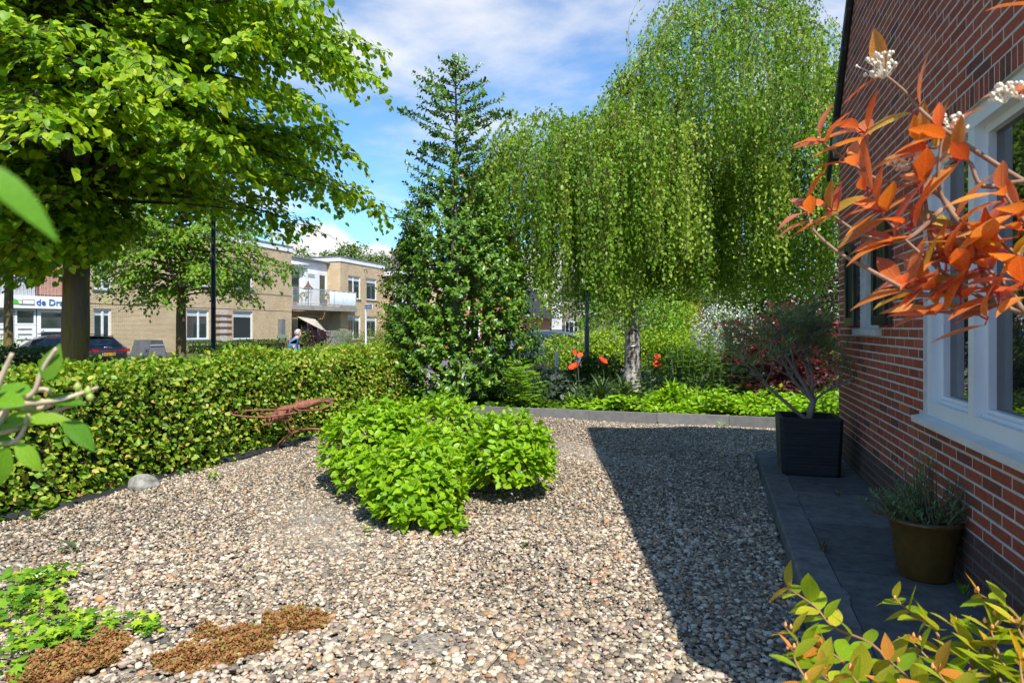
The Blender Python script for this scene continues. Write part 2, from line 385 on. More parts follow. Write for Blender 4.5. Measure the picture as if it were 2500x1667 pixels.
# gravel: a bed sheet and the pebbles on it
GBED = mat('gravel_grit', [(.13,.112,.09),(.29,.25,.20),(.42,.37,.30)], rough=1, scale=45, detail=8, bump=1, bscale=60, dist=0.02)
def gz(x, y): return 0.012*np.sin(x*1.7+0.5)*np.cos(y*1.3) + 0.008*np.sin(3.1*x+2*y)
P = [Hs(-3,0.70), Hs(6.87,0.70), Hs(6.87,-3), Hs(9.27,-3), Hs(9.27,7.0), Hs(-3,7.0)]
MB().prism([(p.x, p.y) for p in P], -0.16, -0.018, 'xy').build('gravel_bed', GBED, kind='structure')
def pebble_templates(level, n):
    out = []
    for i in range(n):
        bm = bmesh.new()
        if level == 0:
            V = np.array([(1,0,0),(-1,0,0),(0,1,0),(0,-1,0),(0,0,1),(0,0,-1)], float)
            T = np.array([(0,2,4),(2,1,4),(1,3,4),(3,0,4),(2,0,5),(1,2,5),(3,1,5),(0,3,5)])
        else:
            bmesh.ops.create_icosphere(bm, subdivisions=1, radius=1)
            if level == 2:
                bmesh.ops.subdivide_edges(bm, edges=bm.edges, cuts=1, use_grid_fill=True)
            bm.verts.ensure_lookup_table()
            V = np.array([unit(np.array(v.co)) for v in bm.verts]); T = np.array([[v.index for v in f.verts] for f in bm.faces])
        bm.free()
        for k in range(3):
            d = rdir(1)[0]; V = V + 0.13*np.sin(2.3*(V@d)[:,None]*(1+k) + 6*rng.random())*V
        V = V*np.array([1, 0.62+0.3*rng.random(), 0.34+0.28*rng.random()])
        out.append((V, T))
    return out
PAL = np.array([(.66,.62,.55),(.72,.68,.60),(.55,.46,.35),(.60,.52,.42),(.45,.34,.22),(.27,.24,.20),(.21,.18,.145),(.17,.15,.125),(.09,.09,.092),(.5,.27,.12),(.42,.36,.30),(.34,.30,.255),(.55,.40,.34)])
PW = np.array([.13,.10,.11,.12,.07,.10,.10,.07,.035,.025,.07,.06,.025]); PW = PW/PW.sum()
bare = [(at(1060,1560,2.87), .16, .11), (at(470,1540,2.95), .13, .05), (at(280,1655,2.6), .16, .05), (at(690,1500,3.1),.1,.04)]
def scatter_pebbles(name, dens, dmin, dmax, level, label):
    A = 9.0*9.0; n = int(dens*10*13)
    x = rng.uniform(-6.2, 3.8, n); y = rng.uniform(1.3, 11.5, n); n0 = len(x)
    keep = rng.random(n0) < (dens*10.0*10.2/n0)
    S = (x-W0.x)*WD.x + y*WD.y; T_ = (x-W0.x)*WNRM.x + y*WNRM.y
    d = np.hypot(x, y)
    keep &= ((T_ > 0.80) | ((S > 6.89) & (T_ > -1.5))) & (T_ < 6.35) & (S < 9.26) & (d >= dmin) & (d < dmax) & (np.abs(x)/y < 0.92)
    for c, rx, ry in bare:
        q = ((x-c.x)/rx)**2 + ((y-c.y)/ry)**2
        keep &= (q > 1) | (rng.random(n0) < 0.12)
    fld = np.sin(x*1.1+.6*np.sin(y*.9))*np.sin(y*.8+1.3*np.sin(x*.7)) + .5*np.sin(x*2.9+y*2.1)*np.sin(y*2.3-x)
    keep &= rng.random(n0) > .45*np.clip(fld-.35, 0, 1)
    x, y, d, fld = x[keep], y[keep], d[keep], fld[keep]; m = len(x)
    tms = pebble_templates(level, 14)
    size = 0.0109*np.exp(rng.normal(0, 0.38, m)); size = np.clip(size, 0.005, 0.032)
    if level == 0: size *= 1.12
    yaw = rng.uniform(0, 2*np.pi, m); tilt = rng.normal(0, 0.28, m); ta = rng.uniform(0, 2*np.pi, m)
    N = np.stack([np.sin(tilt)*np.cos(ta), np.sin(tilt)*np.sin(ta), np.cos(tilt)], -1)
    Fm = frames(np.stack([np.cos(yaw), np.sin(yaw), 0*yaw], -1), N)*size[:,None,None]
    z = gz(x, y) + rng.uniform(-0.012, 0.004, m)
    P = np.stack([x, y, z], -1)
    ci = rng.choice(len(PAL), m, p=PW); C = (PAL[ci]*.88+.04)*np.array([.86,.78,.67])*rng.uniform(.75, 1.18, (m,1))*rng.uniform(.95,1.05,(m,3))
    C = C*(1-.13*np.clip(fld,-.6,1))[:,None]; C = np.clip(C, 0, .85)
    VV, TT, CC = [], [], []; off = 0; which = rng.integers(0, len(tms), m)
    for i, (tv, tt) in enumerate(tms):
        q = which == i; k = len(tv); nq = q.sum()
        V = np.einsum('nij,kj->nki', Fm[q], tv) + P[q][:,None,:]
        VV.append(V.reshape(-1,3)); TT.append((tt[None] + (np.arange(nq)*k)[:,None,None]).reshape(-1,3) + off); off += nq*k
        c = np.repeat(C[q], k, axis=0); CC.append(np.concatenate([c, np.ones((len(c),1))], 1))
    me = np_mesh(name, np.concatenate(VV), np.concatenate(TT), colors=np.concatenate(CC), smooth=True)
    return link(name, me, PEB, kind='stuff', label=label, cat='gravel')
def pebble_mat():
    m, nt, out = nodes_of('pebble')
    a = NN(nt, 'ShaderNodeAttribute', attribute_name='Col')
    ge = NN(nt, 'ShaderNodeNewGeometry').outputs['Position']
    no = NN(nt, 'ShaderNodeTexNoise', {'Vector': ge, 'Scale': 130.0, 'Detail': 4, 'Roughness': 0.7})
    var = NN(nt, 'ShaderNodeMapRange', {0: no.outputs['Fac'], 1: 0.3, 2: 0.7, 3: 0.72, 4: 1.2})
    cm = NN(nt, 'ShaderNodeVectorMath', {0: a.outputs['Color'], 1: var.outputs[0]}, operation='MULTIPLY').outputs[0]
    p = NN(nt, 'ShaderNodeBsdfPrincipled', {'Base Color': cm, 'Roughness': 0.75, 'Specular IOR Level': 0.3})
    nt.links.new(p.outputs[0], out.inputs[0]); return m
PEB = pebble_mat()
scatter_pebbles('gravel', 4700, 0, 3.2, 2, 'loose cream, brown and grey pebbles of the gravel, nearest part')
scatter_pebbles('gravel', 4500, 3.2, 4.8, 1, 'loose cream, brown and grey pebbles of the gravel, middle part')
scatter_pebbles('gravel', 3600, 4.8, 20, 0, 'loose cream, brown and grey pebbles of the gravel, farther part')

# terrace: slabs and a raised border along the house wall
SLAB = vmat('bluestone', [(.09,.088,.084),(.115,.112,.106),(.145,.14,.13)], rough=0.85, scale=14, blotch=0.45, bump=0.4)
BORD = vmat('border_concrete', [(.11,.107,.10),(.135,.13,.122),(.165,.158,.147)], rough=0.95, scale=9, blotch=0.5, bump=0.5)
ter = thing('terrace', None, None, W0, RZ); ter['kind'] = 'structure'
MB().box(-1.2, 6.80, -0.1, 0.72, -0.16, 0.072).build('mortar_bed', mat('dark_mortar', [(.03,.03,.028),(.06,.06,.055)], rough=1, scale=20), ter)
cuts = [-1.2, -0.2, 0.75, 1.66, 2.55, 3.42, 4.30, 5.17, 5.83, 6.85]
for i in range(len(cuts)-1):
    a, b = cuts[i]+.004, cuts[i+1]-.004
    MB().box(a, b, 0.0, 0.598, 0.05, 0.100+rnd.uniform(-.002,.002)).build('paving_slab', SLAB, ter, v=rnd.random())
bc = [-1.2, -0.25, 0.72, 1.7, 2.7, 3.7, 4.7, 5.7, 6.86]
for i in range(len(bc)-1):
    mb = MB(); a, b = bc[i]+.003, bc[i+1]-.003; z = 0.104+rnd.uniform(-.003,.003)
    mb.prism([(0.604,-.1),(0.785,-.1),(0.785,z-.012),(0.773,z),(0.604,z)], a, b, 'yz')
    mb.build('border_block', BORD, ter, v=rnd.random())
# pale lime stains on the border and its joint
STN = mat('lime_stain', [(.10,.10,.098),(.19,.19,.18)], rough=1, scale=30, bump=.3)
for (s, t, w, l) in ((5.05,.60,.02,.09),(3.05,.60,.016,.12),(5.6,.61,.015,.07),(4.4,.605,.012,.1)):
    pts = [(s+l*math.cos(a)*rnd.uniform(.45,1.1), t+w*math.sin(a)*rnd.uniform(.45,1.1)) for a in np.linspace(0, 2*math.pi, 15)[:-1]]
    MB().prism(pts, .099, .1085, 'xy').build('stain', STN, ter)
# kerb at the far end of the gravel
KERB = vmat('kerb_concrete', [(.15,.148,.142),(.20,.195,.185)], rough=0.9, scale=12, blotch=0.25)
ker = thing('kerb', None, None, W0, RZ); ker['kind'] = 'structure'
t = -3.0
while t < 5.2:
    MB().box(9.27+rnd.uniform(-.004,.004), 9.345, t+.003, t+.997, -.1, 0.145+rnd.uniform(-.003,.003)).build('kerb_block', KERB, ker, v=rnd.random()); t += 1.0
# planting bed
BSOIL = mat('bed_soil', [(.02,.016,.011),(.05,.038,.026)], rough=1, scale=14, bump=1, bscale=30, dist=.04)
P = [Hs(9.35,-7), Hs(16.2,-7), Hs(16.2,7), Hs(8.9,7), Hs(8.9,5.25), Hs(9.35,5.2)]
MB().prism([(p.x, p.y) for p in P], -0.2, 0.09, 'xy').build('planting_bed', BSOIL, kind='structure')

# ------------------------------------------------------------------ the brick house on the right
RID, ZR, SL, SLN = 4.62, 6.15, 1.23, 0.90  # ridge, near slope and near corner unseen, shaped to place the house shadow
S0, S1 = 0.75, 6.85
def ztop(s): return ZR - (SL*(s-RID) if s > RID else SLN*(RID-s))
BW0, BW1, BZ0, BZ1 = 1.81, 4.09, 0.862, 2.46
SW0, SW1, SZ0, SZS, SZT = 5.22, 5.86, 1.383, 1.93, 2.12
SM = (SW0+SW1)/2
def arch_z(s, w0=SW0, w1=SW1, zs=SZS, zt=SZT):
    c = (w1-w0)/2; h = zt-zs; r = (c*c+h*h)/(2*h); m = (w0+w1)/2
    return zt - r + math.sqrt(max(0, r*r-(s-m)**2))
house = thing('brick_house', 'red brick house with white framed window, its gable wall along the terrace', 'house', W0, RZ)
MORT = mat('mortar', [(.48,.46,.42),(.62,.60,.55)], rough=1, scale=25, bump=0.4)
def wallpart(mb, poly): mb.prism(poly, -0.30, -0.0012, 'xz')
mb = MB()
wallpart(mb, [(S0,-.2),(BW0,-.2),(BW0,ztop(BW0)),(S0,ztop(S0))])
wallpart(mb, [(BW0,-.2),(BW1,-.2),(BW1,BZ0-.05),(BW0,BZ0-.05)])
wallpart(mb, [(BW0,BZ1),(BW1,BZ1),(BW1,ztop(BW1)),(BW0,ztop(BW0))])
wallpart(mb, [(BW1,-.2),(SW0,-.2),(SW0,ztop(SW0)),(RID,ZR),(BW1,ztop(BW1))])
wallpart(mb, [(SW0,-.2),(SW1,-.2),(SW1,SZ0-.06),(SW0,SZ0-.06)])
ar = [(s, arch_z(s)) for s in np.linspace(SW0, SW1, 13)]
wallpart(mb, ar + [(SW1,ztop(SW1)),(SW0,ztop(SW0))])
wallpart(mb, [(SW1,-.2),(S1,-.2),(S1,ztop(S1)),(SW1,ztop(SW1))])
mb.box(S1-.3, S1-.001, -8.0, -0.301, -.2, 3.35); mb.box(S0, S0+.3, -8.0, -0.301, -.2, 2.6)
wall = mb.build('wall', MORT, house)
DMORT = mat('plinth_mortar', [(.10,.09,.08),(.18,.165,.15)], rough=1, scale=20)
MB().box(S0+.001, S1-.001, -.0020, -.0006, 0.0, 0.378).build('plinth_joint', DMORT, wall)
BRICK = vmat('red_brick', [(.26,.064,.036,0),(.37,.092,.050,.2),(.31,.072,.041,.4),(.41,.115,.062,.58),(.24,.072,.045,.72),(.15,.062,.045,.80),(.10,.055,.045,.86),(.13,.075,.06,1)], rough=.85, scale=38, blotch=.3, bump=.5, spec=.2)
def brick_arrays(s0, s1, z0, z1, jt=0.0):
    b = 0.0025
    V = [(s0,-.05,z0),(s1,-.05,z0),(s1,-.05,z1),(s0,-.05,z1),(s0,jt-.0025,z0),(s1,jt-.0025,z0),(s1,jt-.0025,z1),(s0,jt-.0025,z1),
         (s0+b,jt,z0+b),(s1-b,jt,z0+b),(s1-b,jt,z1-b),(s0+b,jt,z1-b)]
    Fq = [(0,1,5,4),(1,2,6,5),(2,3,7,6),(3,0,4,7),(4,5,9,8),(5,6,10,9),(6,7,11,10),(7,4,8,11),(8,9,10,11)]
    return V, [tuple(reversed(f)) for f in Fq]
bricks = []                                          # s0, s1, z0, z1, v
k = -22; CH = 0.0625
while True:
    z0 = 1.38 + k*CH + 0.0055; z1 = z0 + 0.0515; k += 1
    if z1 > ZR-.1: break
    if z0 < 0.02: continue
    lo = max(S0, RID - (ZR - z1)/SLN); hi = min(S1, RID + (ZR - z1)/SL)
    holes = []
    if z1 > BZ0-.045 and z0 < BZ1+.108: holes.append((BW0-(0.09 if z0 < BZ0 else 0), BW1+(0.075 if z0 < BZ0 else (0.10 if z0 > BZ1-.03 and False else 0))))
    if z1 > SZ0-.058 and z0 < SZT+.115:
        ex = 0.11 if z0 < SZ0-.005 else 0.0
        if z0 >= SZS-.05:
            c = (SW1-SW0)/2+.11; zt = SZT+.11; h = zt-SZS; r = (c*c+h*h)/(2*h)
            zc = zt - r; zm = (z0+z1)/2; q = r*r-(zm-zc)**2
            if q > 0 and zm < zt: holes.append((SM-min(math.sqrt(q), c+.02), SM+min(math.sqrt(q), c+.02)))
        else: holes.append((SW0-ex, SW1+ex))
    spans = []; cur = lo
    for a, b in sorted(holes):
        if a > cur: spans.append((cur, a))
        cur = max(cur, b)
    if cur < hi: spans.append((cur, hi))
    off = 0.11*(k % 2) + 0.013*math.sin(k*1.7)
    for a, b in spans:
        s = math.floor((a-off)/0.22)*0.22+off
        while s < b:
            x0, x1 = max(s+.005, a+(.004 if a > lo else 0)), min(s+.215, b-(.004 if b < hi else 0))
            if x1-x0 > 0.03:
                v = rnd.random()*.72
                if rnd.random() < .035: v = .79
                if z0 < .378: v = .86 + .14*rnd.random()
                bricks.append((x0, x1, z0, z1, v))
            s += 0.22
s = BW0-.1                                            # soldier row over the large window, arch over the small one
while s < BW1+.10:
    bricks.append((s+.004, s+.0545, BZ1+.004, BZ1+.105, rnd.random()*.5 if rnd.random() > .3 else .79)); s += .0585
def px_of(s, z):
    p = Hs(s, 0, z)
    return (CX + p.x/p.y*F_PX, HZ - (p.z-CAM_H)/p.y*F_PX, p.y) if p.y > .3 else (9e9, 9e9, 1)
scored = []
for i, (a, b, z0, z1, v) in enumerate(bricks):
    q = px_of((a+b)/2, (z0+z1)/2)
    ok = q[0] < 2560 and -60 < q[1] < 1720
    e0, e1 = px_of(a, z0), px_of(b, z1)
    scored.append((abs((e0[0]-e1[0])*(z1-z0)/q[2]*F_PX) if ok else 0, i))
top300 = set(i for a, i in sorted(scored, reverse=True)[:300])
bmesh_cache = {}
V, Fq, vals = [], [], []
for i, (a, b, z0, z1, v) in enumerate(bricks):
    L = round(b-a, 3); Hh = round(z1-z0, 4)
    if i in top300:
        vv = round(v*12)/12 if v < .78 else round(v*25)/25
        key = (L, Hh, vv)
        if key not in bmesh_cache:
            bv, bf = brick_arrays(0, L, 0, Hh)
            me = bpy.data.meshes.new('brick'); me.from_pydata(bv, [], bf); attr(me, np.full(len(bv), vv)); bmesh_cache[key] = me
        o = link('brick', bmesh_cache[key], BRICK, wall); o.location = (a, rnd.uniform(-.0002,.0012), z0)
    else:
        bv, bf = brick_arrays(a, b, z0, z1, rnd.uniform(-.0002,.0012)); o = len(V)
        V += bv; Fq += [tuple(x+o for x in f) for f in bf]; vals += [v]*12
# the arch bricks stand on edge round the curve
c = (SW1-SW0)/2; h = SZT-SZS; r = (c*c+h*h)/(2*h); zc = SZT-r; a0 = math.asin(c/r)
na = 15
for j in range(na):
    am = -a0*1.06 + 2.12*a0*(j+.5)/na
    da = 2.12*a0/na*.43
    pts = [(SM+(r+q)*math.sin(am+e*da), zc+(r+q)*math.cos(am+e*da)) for q, e in ((.004,-1),(.004,1),(.108,1),(.108,-1))]
    o = len(V); v = .1+.5*rnd.random()
    V += [(p[0],-.05,p[1]) for p in pts] + [(p[0],0,p[1]) for p in pts]
    Fq += [tuple(x+o for x in f) for f in ((7,6,5,4),(0,1,5,4),(1,2,6,5),(2,3,7,6),(3,0,4,7))]; vals += [v]*8
me = bpy.data.meshes.new('brickwork'); me.from_pydata(V, [], Fq); attr(me, np.array(vals))
bm = bmesh.new(); bm.from_mesh(me); bmesh.ops.recalc_face_normals(bm, faces=bm.faces); bm.to_mesh(me); bm.free()
link('brickwork', me, BRICK, wall, kind='stuff')
# roof, verge tiles, eaves stone
ROOFM = mat('roof_tile', [(.02,.02,.022),(.05,.048,.047)], rough=.6, scale=6, bump=.3)
def slope_pt(s, up): return (s, ztop(s)+up)
roof = MB()
roof.prism([(RID,ZR+.10),(S1+.25,ztop(S1+.25)+.10),(S1+.25,ztop(S1+.25)+.02),(RID,ZR+.02)], -8.2, .02, 'xz')
roof.prism([(RID,ZR+.10),(RID,ZR+.02),(S0-.04,ztop(S0-.04)+.02),(S0-.04,ztop(S0-.04)+.10)], -8.2, .02, 'xz')
roof = roof.build('roof', ROOFM, house)
for side in (1, -1):
    s = RID; end = S1+.2 if side > 0 else S0+.18
    while (s < end) if side > 0 else (s > end):
        e = s + side*.235; up0, up1 = .065, .095
        MB().prism([slope_pt(s,-.04+.0), slope_pt(e,-.01), slope_pt(e,up1+.03), slope_pt(s,up0+.03)], .021, .058, 'xz').build('verge_tile', ROOFM, roof)
        s = e - side*.02
STONE = mat('grey_stone', [(.20,.19,.17),(.32,.31,.28)], rough=.9, scale=12, bump=.4)
MB().prism([(S1-.20,3.18),(S1+.005,3.10),(S1+.10,3.30),(S1+.10,3.42),(S1-.20,3.42)], -.12, .05, 'xz').build('eaves_stone', STONE, house)
# large window
win = MB()
def frame4(mb, a, b, z0, z1, w, t0, t1, wb=None):
    wb = wb or w
    mb.box(a, a+w, t0, t1, z0, z1); mb.box(b-w, b, t0, t1, z0, z1)
    mb.box(a+w, b-w, t0, t1, z1-w, z1); mb.box(a+w, b-w, t0, t1, z0, z0+wb)
frame4(win, BW0, BW1, BZ0, BZ1, .085, -.13, -.022)
for m_ in (3.40, 2.50): win.box(m_-.04, m_+.04, -.13, -.024, BZ0+.085, BZ1-.085)
win = win.build('window', WHITE, house)
for a, b in ((3.44, BW1-.085), (2.54, 3.36), (BW0+.085, 2.46)):
    s_ = MB(); frame4(s_, a+.0005, b-.0005, BZ0+.0855, BZ1-.0855, .04, -.125, -.07)
    s_.box(a+.02, b-.02, -.069, -.05, BZ0+.086, BZ0+.105)
    s_.build('sash', WHITE, win)
    MB().box(a+.04, b-.04, -.112, -.104, BZ0+.125, BZ1-.125).build('pane', GLASS, win)
MB().prism([(-.13,BZ0-.048),(.048,BZ0-.048),(.048,BZ0-.012),(-.02,BZ0-.001),(-.13,BZ0-.001)], BW0-.075, BW1+.065, 'yz').build('sill', mat('sill_white', [(.62,.61,.57),(.72,.71,.68)], rough=.5, scale=5), win)
# small arched window with its shutters
sw = MB()
outer = [(SW0,SZ0)] + [(s, arch_z(s)) for s in np.linspace(SW0, SW1, 15)] + [(SW1,SZ0)]
wf = .055
inner = [(SW0+wf,SZ0+wf)] + [(s, arch_z(s, SW0+wf, SW1-wf, SZS-.01, SZT-wf)) for s in np.linspace(SW0+wf, SW1-wf, 15)] + [(SW1-wf,SZ0+wf)]
sw.ring(outer, inner, -.14, -.035)
sw = sw.build('window', mat('cream_frame', [(.55,.55,.50),(.66,.66,.61)], rough=.45, scale=5), house)
MB().prism(inner, -.11, -.102, 'xz').build('pane', GLASS, sw)
MB().box(SM-.018, SM+.018, -.10, -.06, SZ0+wf, SZT-wf-.003).build('glazing_bar', MATS['cream_frame'], sw)
MB().prism([(-.14,SZ0-.058),(.042,SZ0-.058),(.042,SZ0-.008),(-.03,SZ0-.001),(-.14,SZ0-.001)], SW0-.105, SW1+.105, 'yz').build('sill', CREAM, sw)
def shutter(s_h, s_o):                               # hinge side (low), outer side (high)
    lo_, hi_ = 2.03, 2.165; z0 = 1.405
    top = [(s_h + (s_o-s_h)*q, lo_ + (hi_-lo_)*math.sin(q*math.pi/2)) for q in np.linspace(0, 1, 9)]
    sh = MB().prism([(s_h,z0)] + top + [(s_o,z0)], .006, .026, 'xz').build('shutter', mat('shutter_board', [(.03,.036,.03),(.075,.08,.06)], rough=.5, scale=14, stretch=(8,1,.4)), house)
    sg = 1 if s_o > s_h else -1; w = .07
    fr = MB()
    fr.prism([(s_h,z0),(s_h+sg*w,z0),(s_h+sg*w,top[1][1]-.02),(s_h,lo_)], .0265, .05, 'xz')
    fr.prism([(s_o-sg*w,z0),(s_o,z0),(s_o,hi_),(s_o-sg*w,hi_-.004)], .0265, .05, 'xz')
    inn = [(p[0], p[1]-.07) for p in top]
    fr.ring(top[2:8], inn[2:8], .0265, .0495, closed=False)
    fr.box(min(s_h+sg*(w+.001), s_o-sg*(w+.001)), max(s_h+sg*(w+.001), s_o-sg*(w+.001)), .0265, .049, z0, z0+.07)
    fr.build('shutter_frame', BLACKP, sh)
    for q in range(1, 4):
        x = s_h+sg*(w+.02+q*.065); MB().box(x-.003, x+.003, .0262, .031, z0+.072, 1.98).build('board_joint', BLACKP, sh)
    MB().tube([(s_h-sg*.01,.02,1.55),(s_h-sg*.01,.02,1.65)], .012, 6).build('hinge', BLACKP, sh)
shutter(5.215, 4.79); shutter(5.865, 6.29)

# ------------------------------------------------------------------ buildings across the street
BUFF = facade_brick('buff_brick', (.74,.56,.33), (.84,.66,.42), (.20,.14,.09))
REDB = facade_brick('red_facade_brick', (.36,.10,.06), (.45,.14,.08), (.4,.33,.28))
ORNB = facade_brick('orange_facade_brick', (.55,.20,.09), (.62,.25,.12), (.45,.36,.28))
WPAN = mat('white_panel', [(.72,.73,.72),(.80,.80,.79)], rough=.5, scale=1.5)
TRIM = mat('grey_trim', [(.13,.14,.15),(.2,.21,.22)], rough=.5, scale=3)
FGLS = glass('far_glass', (.03,.045,.045), 1.7, .04)
DGLS = glass('dark_far_glass', (.006,.008,.008), 1.5, .05)
def wall_open(mb, s0, s1, z0, z1, t0, t1, ops):
    ss = sorted(set([s0, s1] + [q for o in ops for q in o[:2]]))
    for a, b in zip(ss, ss[1:]):
        cur = z0
        for o in sorted([o for o in ops if o[0] <= a+1e-6 and o[1] >= b-1e-6], key=lambda o: o[2]):
            if o[2] > cur: mb.box(a, b, t0, t1, cur, o[2])
            cur = o[3]
        if cur < z1: mb.box(a, b, t0, t1, cur, z1)
def far_window(par, s0, s1, z0, z1, mull=(), y=.05, sill=True, curtain=True, pane=None, fw=.09):
    w = MB(); frame4(w, s0+.002, s1-.002, z0+.002, z1-.002, fw, y, y+.09)
    for m_ in mull: w.box(s0+(s1-s0)*m_-.05, s0+(s1-s0)*m_+.05, y+.001, y+.091, z0+fw, z1-fw)
    w = w.build('window', WHITE, par)
    MB().box(s0+fw, s1-fw, y+.05, y+.06, z0+fw, z1-fw).build('pane', pane or FGLS, w)
    if curtain:
        MB().box(s0+fw, s1-fw, y+.042, y+.049, z1-fw-(z1-z0)*.16, z1-fw).build('blind', CAST, w)
    if sill: MB().box(s0-.06, s1+.06, y-.11, y+.05, z0-.07, z0+.001).build('sill', TRIM, w)
    return w
OB = Vector((-28.7, 0, 0))
apt = thing('apartment_building', 'two storey beige brick apartment block with flat roof and corner balcony', 'building', OB, RZ)
ZT, ZB = 6.55, -.3
ops1 = [(31.35,32.3,3.2,4.5),(31.35,32.3,.92,2.3),(36.88,38.55,.77,2.42),(36.88,38.55,3.75,5.3),(40.45,42.2,.72,2.43),(40.45,42.2,3.77,5.3)]
ops2 = [(53.2,55.05,3.73,5.55),(56.0,57.7,3.75,5.55),(53.2,55.05,.5,2.4),(56.0,57.7,.6,2.4)]
w = MB(); wall_open(w, 31.05, 46.07, ZB, ZT, 0, .28, ops1); wall_open(w, 52.12, 58.94, ZB, ZT, 0, .28, ops2)
w.box(31.05, 31.3, .281, 9, ZB, ZT); w.box(45.8, 46.07, .281, 9, ZB, ZT); w.box(52.12, 52.4, .281, 9, ZB, ZT); w.box(58.68, 58.94, .281, 9, ZB, ZT)
w.box(31.3, 58.6, 8.8, 9.05, ZB, ZT); w.build('wall', BUFF, apt)
for o, mu in zip(ops1, ((.55,),(.55,),(.55,),(.5,),(),())): far_window(apt, *o, mull=mu)
for o, mu in zip(ops2, ((.45,),(),(.45,),())): far_window(apt, *o, mull=mu)
f = MB(); f.box(30.95, 46.13, -.06, 9.1, ZT+.001, ZT+.30); f.box(52.06, 59.0, -.06, 9.1, ZT+.001, ZT+.30); f.build('fascia', WPAN, apt)
f = MB(); f.box(30.92, 46.16, -.09, 9.13, ZT+.301, ZT+.40); f.box(52.03, 59.03, -.09, 9.13, ZT+.301, ZT+.40); f.build('roof_edge', TRIM, apt)
fj = MB()
for s in np.arange(32.2, 46, 2.0): fj.box(s-.008, s+.008, -.066, -.061, ZT+.002, ZT+.299)
for s in np.arange(53.5, 59, 2.0): fj.box(s-.008, s+.008, -.066, -.061, ZT+.002, ZT+.299)
fj.build('fascia_joint', TRIM, apt)
f = MB()
for z in (2.52, 3.55, 5.45): f.box(31.06, 46.06, -.012, -.001, z, z+.055)
f.build('soldier_band', mat('dark_band', [(.22,.17,.11),(.30,.23,.15)], rough=.9, scale=9, stretch=(10,1,1)), apt)
rc = MB(); wall_open(rc, 46.08, 52.11, 3.03, 6.40, 1.19, 1.4, [(47.6,48.75,3.03,5.55),(50.95,52.0,3.03,5.55)])
rc = rc.build('recess_panel', WPAN, apt)
MB().box(46.08, 52.11, .9, 1.45, 6.401, 6.50).build('roof_edge', TRIM, rc)
for a, b in ((47.6,48.75),(50.95,52.0)):
    d_ = MB(); frame4(d_, a+.002, b-.002, 3.04, 5.548, .11, 1.2, 1.29); d_ = d_.build('door', WHITE, apt)
    MB().box(a+.11, b-.11, 1.24, 1.25, 3.15, 5.43).build('pane', FGLS, d_)
MB().box(48.95, 50.75, .95, 1.188, 3.03, 5.5).build('storage_cupboard', WPAN, apt)
MB().box(49.3, 50.1, .93, .949, 5.15, 5.4).build('vent_grille', GALV, apt)
MB().tube([(46.15,1.0,5.95),(49.3,1.0,5.95)], .2, 14).build('awning_cassette', WHITE, apt, smooth=True)
lw = MB(); wall_open(lw, 46.08, 52.11, ZB, 2.67, 1.6, 1.8, [(46.5,48.0,.2,2.3),(48.9,51.6,.2,2.3)]); lw.build('ground_floor_wall', BUFF, apt)
far_window(apt, 46.5, 48.0, .2, 2.3, sill=False, curtain=False, y=1.62, pane=DGLS); far_window(apt, 48.9, 51.6, .2, 2.3, (.5,), sill=False, curtain=False, y=1.62, pane=DGLS)
poly = [(46.08,1.18),(46.08,-.05),(50.46,-.56),(53.4,-.66),(53.4,-.005),(52.115,-.005),(52.115,1.18)]
bal = MB().prism(poly, 2.68, 3.02, 'xy').build('balcony', CONC, apt)
A, B, C_ = (46.12,-.02), (50.43,-.50), (53.35,-.60)
def lerp2(a, b, q): return (a[0]+(b[0]-a[0])*q, a[1]+(b[1]-a[1])*q)
for (a, b, n, scr) in ((A, B, 34, False), (B, C_, 22, True)):
    r_ = MB()
    for z in (3.12, 4.18): r_.tube([(a[0],a[1],z),(b[0],b[1],z)], .028, 6)
    for i in range(n+1):
        p = lerp2(a, b, i/n); r_.tube([(p[0],p[1],3.12),(p[0],p[1],4.18)], .013, 4)
    for q in (0, .42, 1): p = lerp2(a, b, q); r_.tube([(p[0],p[1],2.95),(p[0],p[1],4.22)], .04, 6)
    r_.build('railing', GALV, bal)
SCRN = mat('screen_cloth', [(.42,.48,.53),(.56,.62,.66)], rough=.8, scale=5, stretch=(9,9,.3))
sc_ = MB(); n = 40; a2 = lerp2(A, B, .88)
pts = [lerp2(a2, B, i/8) for i in range(9)] + [lerp2(B, C_, i/n) for i in range(1, n)]
V = []
for i, p in enumerate(pts): V += [(p[0], p[1]-.035+.018*math.sin(i*1.9), 3.14+.02*math.sin(i)), (p[0], p[1]-.035+.018*math.sin(i*1.9), 4.12+.02*math.sin(i*.7)), (p[0], p[1]-.031+.018*math.sin(i*1.9), 4.12+.02*math.sin(i*.7)), (p[0], p[1]-.031+.018*math.sin(i*1.9), 3.14+.02*math.sin(i))]
sc_.add(V, [q for i in range(len(pts)-1) for q in ((4*i,4*i+1,4*i+5,4*i+4),(4*i+3,4*i+7,4*i+6,4*i+2),(4*i+1,4*i+2,4*i+6,4*i+5))])
sc_.build('privacy_screen', SCRN, bal, smooth=True)
RUST = mat('rust', [(.16,.05,.025),(.30,.11,.05)], rough=.85, scale=25, bump=.4)
for z in (1.05, 1.42, 1.78, 2.12, 4.45, 4.85, 5.2):
    MB().box(38.7, 40.3, -.05, -.013, z, z+.07).build('wall_bracket', RUST, apt)
MB().box(39.4, 39.95, -.010, -.002, .3, 2.5).build('limewashed_strip', mat('limewash', [(.36,.34,.30),(.62,.6,.55)], rough=1, scale=9), apt)
for s, z in ((43.2,6.2),(55.6,6.2)):
    MB().tube([(s,-.02,z),(s,-.25,z-.05),(s,-.3,z-.3)], .035, 6).build('wall_lamp', DARKM, apt)
